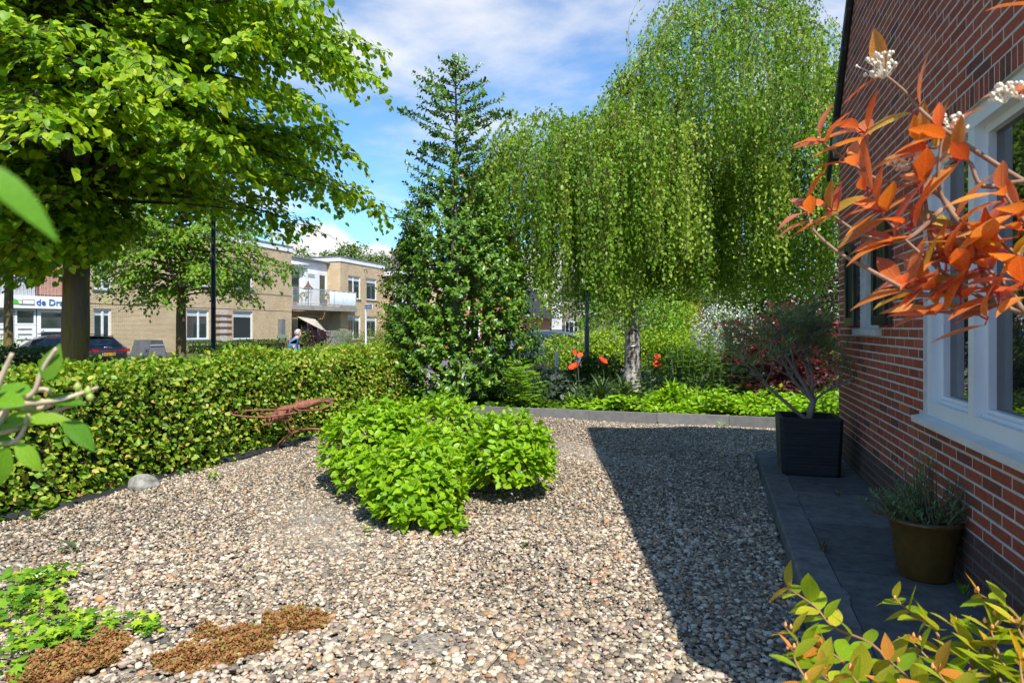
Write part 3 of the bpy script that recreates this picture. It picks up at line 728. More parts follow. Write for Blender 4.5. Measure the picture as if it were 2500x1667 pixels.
MB().box(43.0, 43.25, -.08, -.013, 4.3, 5.1).build('vent_pipe', GALV, apt)
MB().box(44.6, 45.0, -.3, -.02, ZB, 2.0).build('garden_post', TRIM, apt)
# pots and bird feeder on the balcony
def pot_plant(s, y, z, r, h, colm, label, lm, leafc, n=90):
    p = OB + WD*s + WNRM*y; t_ = thing('potted_plant', label, 'plant', (p.x, p.y, z), group='pots on the far balcony')
    MB().lathe([(.0,0),(r*.75,0),(r,h),(r*.9,h),(r*.85,h-.02),(0,h-.02)], 10).build('pot', colm, t_)
    P = rdir(n)*np.array([r*1.5, r*1.5, h*1.1]); P[:,2] = np.abs(P[:,2])+h
    link('foliage', leaf_mesh('foliage', P, rdir(n), rdir(n)+np.array([0,0,.5]), np.full(n, .12), T_LO), lm, t_, kind='stuff')
LGEN = leafmat('leaf_general', [(.04,.10,.012),(.07,.16,.02),(.10,.21,.03)])
TERR = mat('terracotta', [(.40,.13,.06),(.5,.18,.09)], rough=.9, scale=8)
pot_plant(46.8, .25, 3.02, .16, .3, TERR, 'leafy plant in terracotta pot at the left end of the far balcony', LGEN, None)
pot_plant(47.7, .2, 3.02, .2, .45, WHITE, 'green plant in white pot behind the balcony bars beside the terracotta one', LGEN, None)
pot_plant(50.0, .0, 3.02, .22, .5, TRIM, 'bushy plant in grey pot just left of the balcony cloth screen', LGEN, None, 160)
pb = OB + WD*48.1 + WNRM*.1
bf = thing('bird_feeder', 'brown pagoda roofed bird feeder standing on the far balcony', 'feeder', (pb.x, pb.y, 3.02), RZ)
MB().lathe([(.42,1.15),(.25,1.32),(.1,1.5),(.03,1.72),(0,1.75)], 8).build('roof', mat('brown_reed', [(.09,.05,.035),(.15,.09,.06)], rough=.9, scale=20), bf)
MB().tube([(0,0,0),(0,0,1.2)], .03, 6).build('post', TWIG, bf); MB().box(-.25,.25,-.25,.25,.9,.93).build('tray', TWIG, bf)

# house with chimney further down the street
p0 = at(937, 802, 57.0); hs2 = thing('flat_roofed_house', 'beige brick house with tall chimney and roof panels beyond the balcony block', 'house', (p0.x, p0.y, 0), RZ-math.pi/2)
op = [(1.05,3.6,3.6,5.5),(1.2,3.4,.5,2.3)]
w = MB(); wall_open(w, -.4, 9, -.3, 6.0, 0, .3, op); w.box(-.4,-.1,.301,8,-.3,6); w.box(8.7,9,.301,8,-.3,6); w.build('wall', BUFF, hs2)
for o in op: far_window(hs2, *o, mull=(.3,), sill=False)
MB().box(1.0, 3.7, -.06, -.002, 2.5, 3.58).build('balcony_panel', WPAN, hs2)
MB().box(-.7, 9.3, -.35, 8.3, 6.001, 6.36).build('fascia', WPAN, hs2)
rf = MB().prism([(-.2,6.361),(8.2,6.361),(4.0,7.3)], -.6, 9.2, 'yz').build('roof', ROOFM, hs2)
for i in range(2):
    for j in range(4):
        x0 = 1.5+j*1.75
        MB().add([(x0,.6+i*1.6,6.60+i*.36),(x0+1.65,.6+i*1.6,6.60+i*.36),(x0+1.65,2.1+i*1.6,6.94+i*.36),(x0,2.1+i*1.6,6.94+i*.36),(x0,.6+i*1.6,6.55+i*.36),(x0+1.65,.6+i*1.6,6.55+i*.36),(x0+1.65,2.1+i*1.6,6.89+i*.36),(x0,2.1+i*1.6,6.89+i*.36)],
                 [(0,1,2,3),(4,7,6,5),(0,4,5,1),(1,5,6,2),(2,6,7,3),(3,7,4,0)]).build('solar_panel', glass('solar_glass', (.01,.012,.02), 1.5, .1), hs2)
ch = MB().box(.35, 1.25, .8, 1.6, 6.37, 8.1).build('chimney', facade_brick('grey_chimney_brick', (.24,.20,.16), (.32,.27,.21), (.14,.12,.1)), hs2)
MB().box(.31, 1.29, .76, 1.64, 8.101, 8.3).build('chimney_cap', TERR, ch); MB().tube([(.8,1.2,8.3),(.8,1.2,8.55)], .1, 8).build('chimney_pot', TERR, ch)

# community building with the sign, far left
pd = at(213, 802, 29.75); dra = thing('community_building', 'white framed building with blue lettered sign board behind the big trunk', 'building', (pd.x, pd.y, 0), math.atan2(.833,.553))
MB().box(-9, 0, .6, 8, -.3, 6.6).build('wall', REDB, dra)
sb = MB().box(-9, .05, -.12, .55, 2.42, 3.02).build('sign_board', WPAN, dra)
BLUE = mat('sign_blue', [(.03,.12,.42),(.04,.15,.48)], rough=.4); GRN = mat('sign_green', [(.08,.42,.04),(.1,.48,.05)], rough=.4)
LTXT = mat('letter_face', [(.30,.42,.66),(.36,.48,.7)], rough=.4)
Mx = Matrix.Translation((-1.62,-.135,2.72)) @ Matrix.Rotation(R(90), 4, 'X')
text_mesh('lettering', 'de Draai', .42, BLUE, sb, Mx, .02)
lg = MB(); lg.prism([(-3.28+.0,2.60)] + [(-3.28+.22*math.sin(a), 2.60+.26*math.cos(a)) for a in np.linspace(0, math.pi/2, 7)], -.14, -.121, 'xz'); lg.build('logo', GRN, sb)
ln = MB()
def outline(mb, a, b, c_, d): 
    for q in ((a,b,c_,c_+.015),(a,b,d-.015,d),(a,a+.015,c_+.0151,d-.0151),(b-.015,b,c_+.0151,d-.0151)): mb.box(q[0], q[1], -.13, -.121, q[2], q[3])
outline(ln, -3.13, -2.93, 2.62, 2.80); outline(ln, -2.92, -2.42, 2.62, 2.84)
ln.tube([(-3.05+.02*i, -.135, 2.59+.012*math.sin(i*1.3)) for i in range(33)], .012, 4); ln.build('logo_outline', TRIM, sb)
xs = [-8.5,-6.9,-5.3,-4.1,-3.15,-2.25]
for i in range(len(xs)-1):
    far_window(dra, xs[i], xs[i+1]-.02, 3.55, 5.3, y=.2, sill=False, curtain=False)
    MB().box(xs[i], xs[i+1]-.02, .2, .3, 3.03, 3.54).build('parapet_panel', mat('grey_panel', [(.42,.44,.46),(.5,.52,.53)], rough=.6), dra)
    far_window(dra, xs[i], xs[i+1]-.02, 1.62, 2.40, y=.1, sill=False, curtain=False)
    pn = MB().box(xs[i], xs[i+1]-.02, .1, .2, .2, 1.61).build('lower_panel', WPAN, dra)
    for z in (.9, 1.15, 1.4): MB().box(xs[i]+.12, xs[i+1]-.2, .085, .099, z, z+.06).build('letter_slot', TRIM, pn)
dd = MB(); frame4(dd, -2.22, -.95, .1, 2.40, .16, .1, .22); dd = dd.build('door', WPAN, dra); MB().box(-2.06,-1.11,.14,.15,.26,2.24).build('pane', FGLS, dd)
MB().box(-2.04,-1.13,.11,.139,1.30,1.46).build('rail', WPAN, dd); MB().tube([(-1.98,.06,1.2),(-1.98,.06,1.4)], .02, 6).build('handle', TRIM, dd)
rl = MB()
for x in np.arange(-9, .05, .16): rl.tube([(x,-.02,3.02),(x,-.02,4.05)], .012, 4)
rl.tube([(-9,-.02,4.06),(.05,-.02,4.06)], .03, 6); rl.build('railing', GALV, dra)

dra.scale = (.875,.875,.9); dra.location.z = .07
# houses seen under the birch
po = at(1212, 802, 44); og = thing('orange_brick_house', 'orange brick gable house with white verge seen left under the birch', 'house', (po.x, po.y, -.3), RZ-math.pi/2)
MB().prism([(-4,0),(2.0,0),(2.0,2.6),(-1.0,6.3),(-4,2.6)], 0, 7, 'xz').build('wall', ORNB, og)
MB().prism([(-1.0,6.55),(-1.0,6.35),(2.15,2.45),(2.4,2.45)], -.25, 7.2, 'xz').build('roof', ROOFM, og)
MB().prism([(-1.0,6.60),(-1.0,6.40),(2.15,2.50),(2.42,2.50)], -.30, -.251, 'xz').build('verge_board', WPAN, og)
MB().prism([(-1.0,6.55),(-4.4,2.4),(-4.15,2.4),(-1.0,6.35)], -.25, 7.2, 'xz').build('roof', ROOFM, og)
far_window(og, .3, 1.3, .9, 2.4, (.5,), y=-.05); far_window(og, -2.6, -1.2, .9, 2.4, (.5,), y=-.05)
pw = at(1372, 802, 60); gh = thing('pale_villa', 'distant pale grey villa with white bay window and dark door', 'house', (pw.x, pw.y, -.3), RZ-math.pi/2)
MB().box(0, 4.2, 0, 6, 0, 4.8).build('wall', facade_brick('pale_facade', (.42,.34,.30), (.5,.42,.37), (.4,.36,.33)), gh)
MB().prism([(-.4,4.801),(4.6,4.801),(2.1,7.6)], -.4, 6.4, 'xz').build('roof', ROOFM, gh)
far_window(gh, .3, 1.6, .9, 2.6, (.33,.66), y=-.2); d_ = MB().box(2.2, 3.3, -.08, -.001, .2, 2.9).build('door', WHITE, gh); MB().box(2.4, 3.1, -.1, -.081, .3, 2.3).build('door_leaf', DARKM, d_)
far_window(gh, 2.0, 3.6, 3.1, 4.5, (.5,), y=-.06)
b_ = MB().box(1.8, 3.9, -.9, -.15, 2.95, 3.03).build('balcony', WPAN, gh)

# ------------------------------------------------------------------ cars
TYRE = mat('tyre', [(.012,.012,.012),(.025,.025,.025)], rough=.9); RIM = mat('rim', [(.35,.36,.37),(.5,.5,.5)], rough=.3, metal=.7)
CGLS = glass('car_glass', (.01,.012,.013), 1.6, .01)
def paint(name, c):
    if name in MATS: return MATS[name]
    m, nt, out = nodes_of(name)
    p = NN(nt, 'ShaderNodeBsdfPrincipled', {'Base Color': c4(c), 'Roughness': .25, 'Metallic': .2, 'Coat Weight': 1.0, 'Coat Roughness': .03})
    nt.links.new(p.outputs[0], out.inputs[0]); return m
def make_car(label, loc, rz, stations, pm, rear_x, extras):
    c = thing('parked_car', label, 'car', loc, rz)
    V = []; n = 10
    for (x, zf, wd, zb, wr, zr) in stations:
        h = [(wd*.86, zf), (wd*.97, zf+.12), (wd, zf+(zb-zf)*.5), (wd*.965, zb), (wr+(wd*.94-wr)*.25, zb+(zr-zb)*.72), (wr*.9, zr-.012), (0.0, zr)]
        ring = h + [(-a, b) for a, b in reversed(h[:-1])]
        V += [(x, a, b) for a, b in ring]
    m = len(ring); ns = len(stations)
    Fs = [(i*m+k, i*m+(k+1)%m, (i+1)*m+(k+1)%m, (i+1)*m+k) for i in range(ns-1) for k in range(m)] + [tuple(range(m)), tuple(range(ns*m-1, (ns-1)*m-1, -1))]
    body = MB().add(V, Fs).build('body', pm, c, smooth=True)
    def surf(i, k, off):
        p = Vector(V[i*m+k]); return (p.x, p.y + (off if p.y > 0 else -off), p.z)
    side = [i for i in range(ns) if stations[i][5]-stations[i][3] > .3]
    for s_ in (0, 1):
        for a, b in zip(side, side[1:]):
            k0, k1 = (3, 4) if s_ == 0 else (m-3, m-4)
            pa, pb_, pc, pd_ = surf(a,k0,.008), surf(b,k0,.008), surf(b,k1,.008), surf(a,k1,.008)
            def ins(p, q, f): return tuple(p[i]+(q[i]-p[i])*f for i in range(3))
            A_, B_, C2, D_ = ins(pa,pb_,.04), ins(pb_,pa,.04), ins(pc,pd_,.04), ins(pd_,pc,.04)
            o_ = .03 if s_ == 0 else -.03
            MB().add([A_,B_,C2,D_,(A_[0],A_[1]-o_,A_[2]),(B_[0],B_[1]-o_,B_[2]),(C2[0],C2[1]-o_,C2[2]),(D_[0],D_[1]-o_,D_[2])],
                     [(0,1,2,3),(4,7,6,5),(0,4,5,1),(1,5,6,2),(2,6,7,3),(3,7,4,0)]).build('side_window', CGLS, c)
    for x in (-1.42, 1.42):
        for s_ in (1, -1):
            wv = MB().lathe([(.2,-.1),(.31,-.1),(.335,-.07),(.335,.07),(.31,.1),(.2,.1)], 20, (x-.0, s_*.84, .335), 'y').build('wheel', TYRE, c, smooth=True)
            rm = MB().lathe([(0,.075),(.06,.09),(.2,.085),(.2,-.085),(0,-.075)], 16, (x, s_*.85, .335), 'y'); rm.build('rim', RIM, wv)
            MB().lathe([(.34,s_*.06),(.39,s_*.085),(.40,s_*.09),(.41,s_*.07)], 20, (x, s_*.85, .335), 'y').build('wheel_arch', TYRE, c)
    extras(c)
    return c
st1 = [(2.42,.32,.62,.62,.55,.66),(2.3,.25,.82,.70,.66,.76),(1.9,.22,.90,.80,.74,.88),(1.05,.21,.92,.90,.76,.98),(.95,.21,.92,.91,.76,1.00),(.35,.21,.93,.93,.66,1.36),(-.3,.21,.93,.94,.65,1.43),(-1.0,.21,.93,.95,.64,1.42),(-1.6,.21,.93,.97,.63,1.39),(-2.0,.24,.92,.97,.62,1.36),(-2.44,.30,.88,.95,.66,1.0),(-2.50,.34,.80,.88,.64,.92)]
RED = mat('tail_red', [(.30,.01,.012),(.45,.02,.02)], rough=.2); YEL = mat('plate_yellow', [(.75,.42,.02),(.8,.46,.03)], rough=.5)
CHR = mat('chrome', [(.6,.6,.6),(.7,.7,.7)], rough=.15, metal=1)
def extras1(c):
    MB().add([(-2.035,-.60,1.345),(-2.035,.60,1.345),(-2.425,.66,1.03),(-2.425,-.66,1.03),(-2.0,-.60,1.325),(-2.0,.60,1.325),(-2.39,.66,1.01),(-2.39,-.66,1.01)],
             [(0,1,2,3),(4,7,6,5),(0,4,5,1),(1,5,6,2),(2,6,7,3),(3,7,4,0)]).build('rear_window', CGLS, c)
    MB().box(-2.10,-1.95,-.56,.56,1.362,1.395).build('roof_spoiler', BLACKP, c)
    for s_ in (1, -1):
        MB().box(-2.53,-2.30, min(s_*.42,s_*.895), max(s_*.42,s_*.895), .80, .90).build('tail_light', RED, c)
        MB().tube([(-1.7,s_*.62,1.43),(.2,s_*.63,1.47)], .018, 6).build('roof_rail', BLACKP, c)
        MB().rbox((.95, s_*1.0, .98), (.14,.22,.14), 0, .8, .03).build('mirror', paint('paint_black', (.008,.009,.012)), c)
    MB().box(-2.535,-2.50,-.42,.42,.82,.845).build('light_bar', RED, c)
    pl = MB().box(-2.545,-2.515,-.26,.26,.66,.77).build('licence_plate', YEL, c)
    MB().box(-2.549,-2.546,.21,.26,.66,.77).build('plate_band', BLUE, pl)
    Mp = Matrix.Translation((-2.548,-.02,.715)) @ Matrix.Rotation(R(-90), 4, 'Z') @ Matrix.Rotation(R(90), 4, 'X')
    text_mesh('plate_lettering', 'KRZ-77-S', .105, BLACKP, pl, Mp, .001)
    bd = MB()
    for i in range(4):
        y = -.105+.07*i; bd.tube([(-2.49+.0, y+.045*math.cos(a), .955+.045*math.sin(a)) for a in np.linspace(0, 2*math.pi, 17)], .007, 5)
    bd.build('ring_badge', CHR, c)
make_car('black estate car parked tail out behind the big trunk, yellow plate', at(262,802,24.0)+Vector((-2.45*.9546, 2.45*.2978, -CAM_H-.285)), RZ+math.pi/2, st1, paint('paint_black', (.008,.009,.012)), -2.5, extras1)
st2 = [(2.3,.34,.70,.72,.6,.78),(2.2,.27,.86,.85,.68,.92),(1.7,.24,.92,.96,.74,1.04),(1.0,.23,.93,1.04,.76,1.12),(.35,.23,.94,1.08,.68,1.52),(-.4,.23,.94,1.1,.67,1.60),(-1.2,.23,.94,1.1,.66,1.58),(-1.9,.25,.93,1.1,.64,1.50),(-2.25,.3,.88,1.05,.62,1.12)]
def extras2(c):
    MB().add([(.98,-.70,1.12),(.98,.70,1.12),(.38,.63,1.50),(.38,-.63,1.50),(.95,-.70,1.10),(.95,.70,1.10),(.35,.63,1.48),(.35,-.63,1.48)],
             [(0,1,2,3),(4,7,6,5),(0,4,5,1),(1,5,6,2),(2,6,7,3),(3,7,4,0)]).build('windscreen', CGLS, c)
    for s_ in (1, -1):
        MB().rbox((2.14, s_*.68, .76), (.22,.30,.13), 0, .85, .04).build('headlight', CHR, c)
        MB().rbox((.85, s_*1.02, 1.08), (.14,.2,.15), 0, .8, .03).build('mirror', BLACKP, c)
    MB().box(2.22, 2.31, -.45, .45, .52, .72).build('grille', BLACKP, c)
pc = at(1322, 802, 22.5)
make_car('dark blue grey car parked under the hanging birch strands', (pc.x-.35, pc.y+1.2, -.285), math.atan2(-.75,-.66), st2, paint('paint_slate', (.03,.045,.065)), -2.2, extras2)

# ------------------------------------------------------------------ street furniture
def lamp_post(label, p, h, r, base_h, m, head=True):
    t_ = thing('street_lamp', label, 'street lamp', p)
    MB().tube([(0,0,0),(0,0,base_h),(0,0,base_h+.02),(0,0,h)], [r*1.35, r*1.3, r, r*.85], 12).build('pole', m, t_, smooth=True)
    if head:
        MB().tube([(0,0,h-.03),(-.12,0,h+.05),(-.22,0,h+.05)], .025, 6).build('arm', m, t_)
        hd = MB().lathe([(0,.2),(.06,.19),(.17,.10),(.21,.0),(.20,-.01)], 16, (-.22,0,h-.05)).build('lamp_hood', m, t_, smooth=True)
        MB().lathe([(.2,-.011),(.17,-.12),(.08,-.16),(0,-.165)], 16, (-.22,0,h-.05)).build('lamp_glass', mat('lamp_bowl', [(.30,.27,.22),(.4,.36,.3)], rough=.3), hd, smooth=True)
    return t_
l1 = at(521, 802, 14); lamp_post('black street lamp standing between the two lime trees', (l1.x, l1.y, hgt(l1.x, l1.y)), 4.75, .052, .9, DARKM)
l2 = at(1433, 802, 16.5); lamp_post('grey steel street lamp with thick foot, left of birch trunk', (l2.x, l2.y, hgt(l2.x, l2.y)), 4.6, .048, 1.55, mat('grey_steel', [(.09,.10,.105),(.16,.17,.175)], rough=.5, scale=10))
l3 = at(1419, 802, 40); lamp_post('thin black lamp post far off before the pale villa', (l3.x, l3.y, -.3), 3.3, .05, .8, DARKM)
pp = at(1359, 802, 18); b_ = thing('marker_post', 'white marker post beside the dark parked car', 'post', (pp.x, pp.y, -.29))
MB().rbox((0,0,0), (.09,.09,1.0), 0, 1, .015).build('post', WHITE, b_); MB().rbox((0,0,1.001), (.1,.1,.05), 0, .5, .015).build('cap', TRIM, b_)
pp = at(1411, 802, 12.2); b_ = thing('meter_post', 'small grey box post behind the topmost left poppy', 'post', (pp.x, pp.y, .08))
MB().rbox((0,0,0), (.05,.04,.6), 0).build('post', DARKM, b_); MB().rbox((0,0,.601), (.11,.08,.17), 0, .97, .01).build('box', mat('grey_box', [(.16,.18,.2),(.22,.24,.26)], rough=.5), b_)
ps = at(893, 802, 26); sg = thing('street_sign', 'small blue street name sign on a pale steel pole', 'sign', (ps.x, ps.y, -.285))
MB().tube([(0,0,0),(0,0,1.1),(0,0,1.12),(0,0,2.45)], [.055,.055,.036,.034], 10).build('pole', GALV, sg, smooth=True)
pl = MB().box(-.07, .60, -.012, .012, 2.44, 2.61).build('sign_plate', WHITE, sg)
MB().box(-.058, .588, -.015, -.0121, 2.452, 2.598).build('sign_face', BLUE, pl)
text_mesh('sign_lettering', 'Burg. Visserweg', .085, WHITE, pl, Matrix.Translation((.265,-.016,2.525)) @ Matrix.Rotation(R(90),4,'X'), .001)
sg.rotation_euler = (0, 0, R(-52))
# container lid of the underground waste bin
pb = at(363, 802, 28); BINM = mat('bin_grey', [(.07,.075,.08),(.11,.115,.12)], rough=.45, scale=4)
bn = thing('waste_container', 'dark grey wedge shaped waste container on the far pavement', 'bin', (pb.x, pb.y, hgt(pb.x, pb.y)), RZ)
MB().prism([(-.62,0),(.62,0),(.62,.3),(.30,1.18),(-.30,1.18),(-.62,.3)], -.45, .45, 'xz').build('body', BINM, bn)
dr = MB().prism([(-.50,-.0),(.50,0),(.36,.62),(-.36,.62)], -.012, .012, 'xz').build('flap', mat('bin_panel', [(.16,.15,.18),(.22,.21,.24)], rough=.4), bn); dr.location = (0,-.464,.28)
MB().box(-.36,.36,-.50,-.45,.93,1.0).build('handle', GALV, bn)
sk = MB().prism([(-.62,.301),(-.30,1.181),(-.27,1.181),(-.59,.301)], -.46, .46, 'xz'); sk.build('side_plate', BINM, bn)
# bird table before the facade
pb = at(690, 802, 37); bt = thing('bird_table', 'little green roofed bird table on a post by the beige wall', 'bird table', (pb.x, pb.y, hgt(pb.x, pb.y)), .5)
zb_ = CAM_H-(835-HZ)/F_PX*37 - bt.location.z
MB().tube([(0,0,0),(0,0,zb_)], .04, 6).build('post', TWIG, bt); MB().box(-.25,.25,-.2,.2,zb_,zb_+.03).build('tray', TWIG, bt)
for x in (-.17, .17):
    for y in (-.12, .12): MB().box(x-.02,x+.02,y-.02,y+.02,zb_+.03,zb_+.24).build('corner_post', TWIG, bt)
MB().prism([(-.22,zb_+.24),(.22,zb_+.24),(0,zb_+.42)], -.28, .28, 'yz').build('roof', mat('green_roof', [(.06,.10,.05),(.1,.15,.08)], rough=.8), bt)
# parasol and low wall on the ground floor terrace
pp = at(752, 802, 45.3); pa = thing('parasol', 'tilted beige parasol on the terrace under the balcony', 'parasol', (pp.x, pp.y, .12), RZ)
BEI = mat('beige_cloth', [(.36,.32,.25),(.42,.38,.3)], rough=.9, scale=3)
cp = MB(); nseg = 8; top = (0,0,.42); rim = [(1.15*math.cos(a), 1.15*math.sin(a), 0) for a in np.linspace(0, 2*math.pi, nseg+1)[:-1]]
cp.add([top]+rim+[(0,0,.40)]+[(x,y,z-.02) for x,y,z in rim], [(0,1+i,1+(i+1)%nseg) for i in range(nseg)] + [(nseg+1,nseg+2+(i+1)%nseg,nseg+2+i) for i in range(nseg)] + [(1+i,nseg+2+i,nseg+2+(i+1)%nseg,1+(i+1)%nseg) for i in range(nseg)])
cp = cp.build('canopy', BEI, pa); cp.location = (0,-.35,1.55); cp.rotation_euler = (R(24), R(16), 0)
MB().tube([(0,0,0),(0,0,1.0),(0,-.3,1.85)], .025, 6).build('pole', GALV, pa)
MB().lathe([(0,0),(.25,0),(.25,.08),(.05,.12)], 12).build('foot', CONC, pa)
pq = OB + WD*50.2 + WNRM*(-1.1)
lwl = MB().box(-1.5, 1.5, -.12, .12, 0, 1.15).build('garden_wall', CONC, label='low concrete garden wall in front of the ground floor terrace', cat='wall'); lwl.location = (pq.x, pq.y, .1); lwl.rotation_euler = (0,0,RZ)

# ------------------------------------------------------------------ person with a walking frame
def person():
    p = at(712, 802, 19.0); hd_ = math.atan2(.25, 1.0)
    t_ = thing('person', 'person in blue sweater with short grey hair, walking behind the hedge', 'person', (p.x, p.y, -.285), hd_)
    J = []; E = []; Rr = []
    def j(x, y, z, r, par=None):
        J.append((x, y, z)); Rr.append(r if isinstance(r, tuple) else (r, r)); i = len(J)-1
        if par is not None: E.append((par, i))
        return i
    pel = j(-.02,0,.86,(.19,.15)); wst = j(0,0,1.0,(.20,.15),pel); chs = j(.05,0,1.18,(.20,.15),wst); nb = j(.11,0,1.34,(.10,.10),chs); nk = j(.15,0,1.40,.055,nb)
    hb = j(.185,0,1.46,(.068,.075),nk); hm = j(.205,0,1.53,(.075,.085),hb); ht = j(.195,0,1.585,(.055,.06),hm)
    j(.285,0,1.475,.014,hb)
    for s_ in (1, -1):
        sh = j(.09, s_*.17, 1.31, .085, nb); el_ = j(.10, s_*.24, 1.06, .06, sh); wr = j(.30, s_*.22, .90, .036, el_); pm_ = j(.37, s_*.21, .885, (.036,.022), wr)
        for k, (fy, fl) in enumerate(((-.028,.055),(-.01,.065),(.01,.062),(.027,.05))):
            a = j(.405, s_*.21+fy, .88, .0095, pm_); b = j(.405+fl*.5, s_*.21+fy, .862, .009, a); j(.40+fl*.4, s_*.21+fy, .838, .008, b)
        a = j(.345, s_*.18, .885, .012, pm_); j(.385, s_*.172, .87, .010, a)
        hp = j(-.02, s_*.10, .80, .115, pel); kn = j(.05*s_+.03, s_*.10, .46, .075, hp); an = j(.08*s_-.03, s_*.10, .09, .05, kn); j(.08*s_+.13, s_*.11, .035, .04, an)
    me = bpy.data.meshes.new('body'); me.from_pydata(J, E, []); o = bpy.data.objects.new('body', me); COL.objects.link(o)
    md = o.modifiers.new('Skin', 'SKIN'); o.modifiers.new('Sub', 'SUBSURF').levels = 2
    o.modifiers['Sub'].render_levels = 2
    for i, sv in enumerate(me.skin_vertices[0].data): sv.radius = Rr[i]; sv.use_root = (i == 0)
    md.use_smooth_shade = True
    m2 = bpy.data.meshes.new_from_object(o.evaluated_get(bpy.context.evaluated_depsgraph_get())); bpy.data.objects.remove(o)
    SKIN = mat('skin', [(.52,.30,.22),(.6,.36,.27)], rough=.6); KNIT = mat('blue_knit', [(.07,.16,.36),(.10,.22,.45)], rough=.9, scale=40, bump=.3); TRO = mat('dark_trousers', [(.02,.022,.03),(.04,.042,.05)], rough=.9)
    SHO = mat('shoe', [(.03,.025,.02),(.05,.04,.03)], rough=.6)
    m2.materials.clear()
    for q in (KNIT, SKIN, TRO, SHO): m2.materials.append(q)
    for pg in m2.polygons:
        c = pg.center; pg.use_smooth = True
        pg.material_index = 1 if c.z > 1.395 or (c.x > .22 and c.z < 1.0 and c.z > .7 and abs(c.y) > .14) else (3 if c.z < .10 else (2 if c.z < .80 else 0))
    o = link('body', m2, None, t_)
    hair = MB(); bm = bmesh.new(); bmesh.ops.create_icosphere(bm, subdivisions=3, radius=1)
    vs_ = [(.178+.105*v.co.x*(1+.06*math.sin(9*v.co.y+7*v.co.z)), .102*v.co.y, 1.545+.108*v.co.z*(1+.05*math.sin(11*v.co.x))) for v in bm.verts]
    fs_ = [tuple(v.index for v in f.verts) for f in bm.faces if not (f.calc_center_median().x > .42 and f.calc_center_median().z < .45) and f.calc_center_median().z > -.75]
    bm.free(); hair.add(vs_, fs_).build('hair', mat('grey_hair', [(.38,.35,.31),(.52,.49,.45)], rough=.8, scale=60, bump=.6), t_, smooth=True)
    fc = MB()
    for y in (-.03, .03): fc.add(*[(lambda V_, F_: (V_, F_))([(.283,y-.012,1.53),(.283,y+.012,1.53),(.285,y+.01,1.541),(.285,y-.01,1.541)], [(0,1,2,3)])][0])
    fc.box(.255,.275,-.025,.025,1.447,1.453); fc.build('face_features', mat('face_dark', [(.12,.05,.045),(.15,.07,.06)], rough=.6), t_)
    for y in (-.088, .088): MB().lathe([(0,-.012),(.022,-.008),(.026,0),(.018,.01),(0,.012)], 8, (.185,y,1.515), 'y').build('ear', SKIN, t_, smooth=True)
    # walking frame held in both hands
    wf_ = thing('walking_frame', 'wheeled walking frame pushed by the person in blue', 'walking frame', t_.location + Vector((.40*math.cos(hd_), .40*math.sin(hd_), 0)), hd_)
    for s_ in (1, -1):
        MB().tube([(-.10,s_*.21,.875),(.02,s_*.21,.872),(.08,s_*.23,.80),(.16,s_*.26,.12)], .012, 6).build('side_tube', GALV, wf_)
        MB().tube([(-.10,s_*.21,.876),(.03,s_*.21,.873)], .019, 8).build('grip', BLACKP, wf_)
        MB().tube([(.08,s_*.23,.78),(-.12,s_*.27,.12)], .012, 6).build('rear_tube', GALV, wf_)
        for x in (.16, -.12): MB().lathe([(0,-.015),(.09,-.015),(.10,0),(.09,.015),(0,.015)], 14, (x, s_*.27, .10), 'y').build('wheel', TYRE, wf_)
    MB().box(-.04,.12,-.22,.22,.52,.55).build('seat', BLACKP, wf_)
person()
pp = at(730, 802, 21); MB().tube([(0,0,0),(0,0,1.15)], .022, 8).build('steel_stake', GALV, label='thin grey steel stake in front of the yellow green hedge', cat='stake', loc=(pp.x, pp.y, -.29))

# ------------------------------------------------------------------ vegetation helpers
L_LIME = leafmat('leaf_lime', [(.05,.16,.006),(.10,.25,.010),(.17,.34,.016),(.26,.42,.04)], trans=.48)
L_LIME2 = leafmat('leaf_lime_far', [(.04,.13,.008),(.08,.20,.015),(.14,.28,.03)], trans=.4)
L_BIRCH = leafmat('leaf_birch', [(.06,.15,.014),(.11,.225,.024),(.19,.31,.04),(.30,.42,.10)], gain=(1.5,1.38,.8), trans=.4)
L_HOLLY = leafmat('leaf_holly', [(.018,.07,.012),(.038,.12,.018),(.065,.165,.02),(.095,.20,.02),(.30,.20,.03,1.0)], trans=.15, rough=.36, spec=.45)
L_HEDGE = leafmat('leaf_hedge', [(.032,.125,.012),(.070,.22,.018),(.12,.285,.03),(.20,.32,.07,.95),(.33,.30,.15,1.0)], gain=(2.05,1.38,.8), trans=.35)
L_BUSH = leafmat('leaf_bush', [(.09,.25,.010),(.13,.31,.014),(.18,.37,.022)], trans=.38)
L_YEL = leafmat('leaf_yellow_green', [(.12,.22,.012),(.20,.31,.02),(.30,.40,.04)], gain=(1.3,1.3,.9), trans=.4)
L_DARK = leafmat('leaf_dark', [(.018,.06,.010),(.035,.095,.014),(.06,.135,.02)], trans=.3)
L_OLIVE = leafmat('leaf_olive', [(.09,.13,.03),(.14,.19,.045),(.19,.24,.07)], gain=(1.4,1.35,1), trans=.3)
L_PURP = leafmat('leaf_purple', [(.02,.006,.012),(.04,.012,.02),(.07,.02,.03)], gain=(1,1,1), trans=.25, tcol=(1.3,.7,.8))
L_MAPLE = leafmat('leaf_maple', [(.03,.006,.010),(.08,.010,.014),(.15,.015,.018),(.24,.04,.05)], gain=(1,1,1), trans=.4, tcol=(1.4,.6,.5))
L_WHITE = leafmat('petal_white', [(.62,.64,.58),(.78,.79,.74)], gain=(1,1,1), trans=.3, tcol=(1,1,1))
L_GOLD = leafmat('leaf_gold', [(.40,.30,.01),(.55,.40,.02),(.42,.36,.03)], gain=(1,1,1), trans=.35)
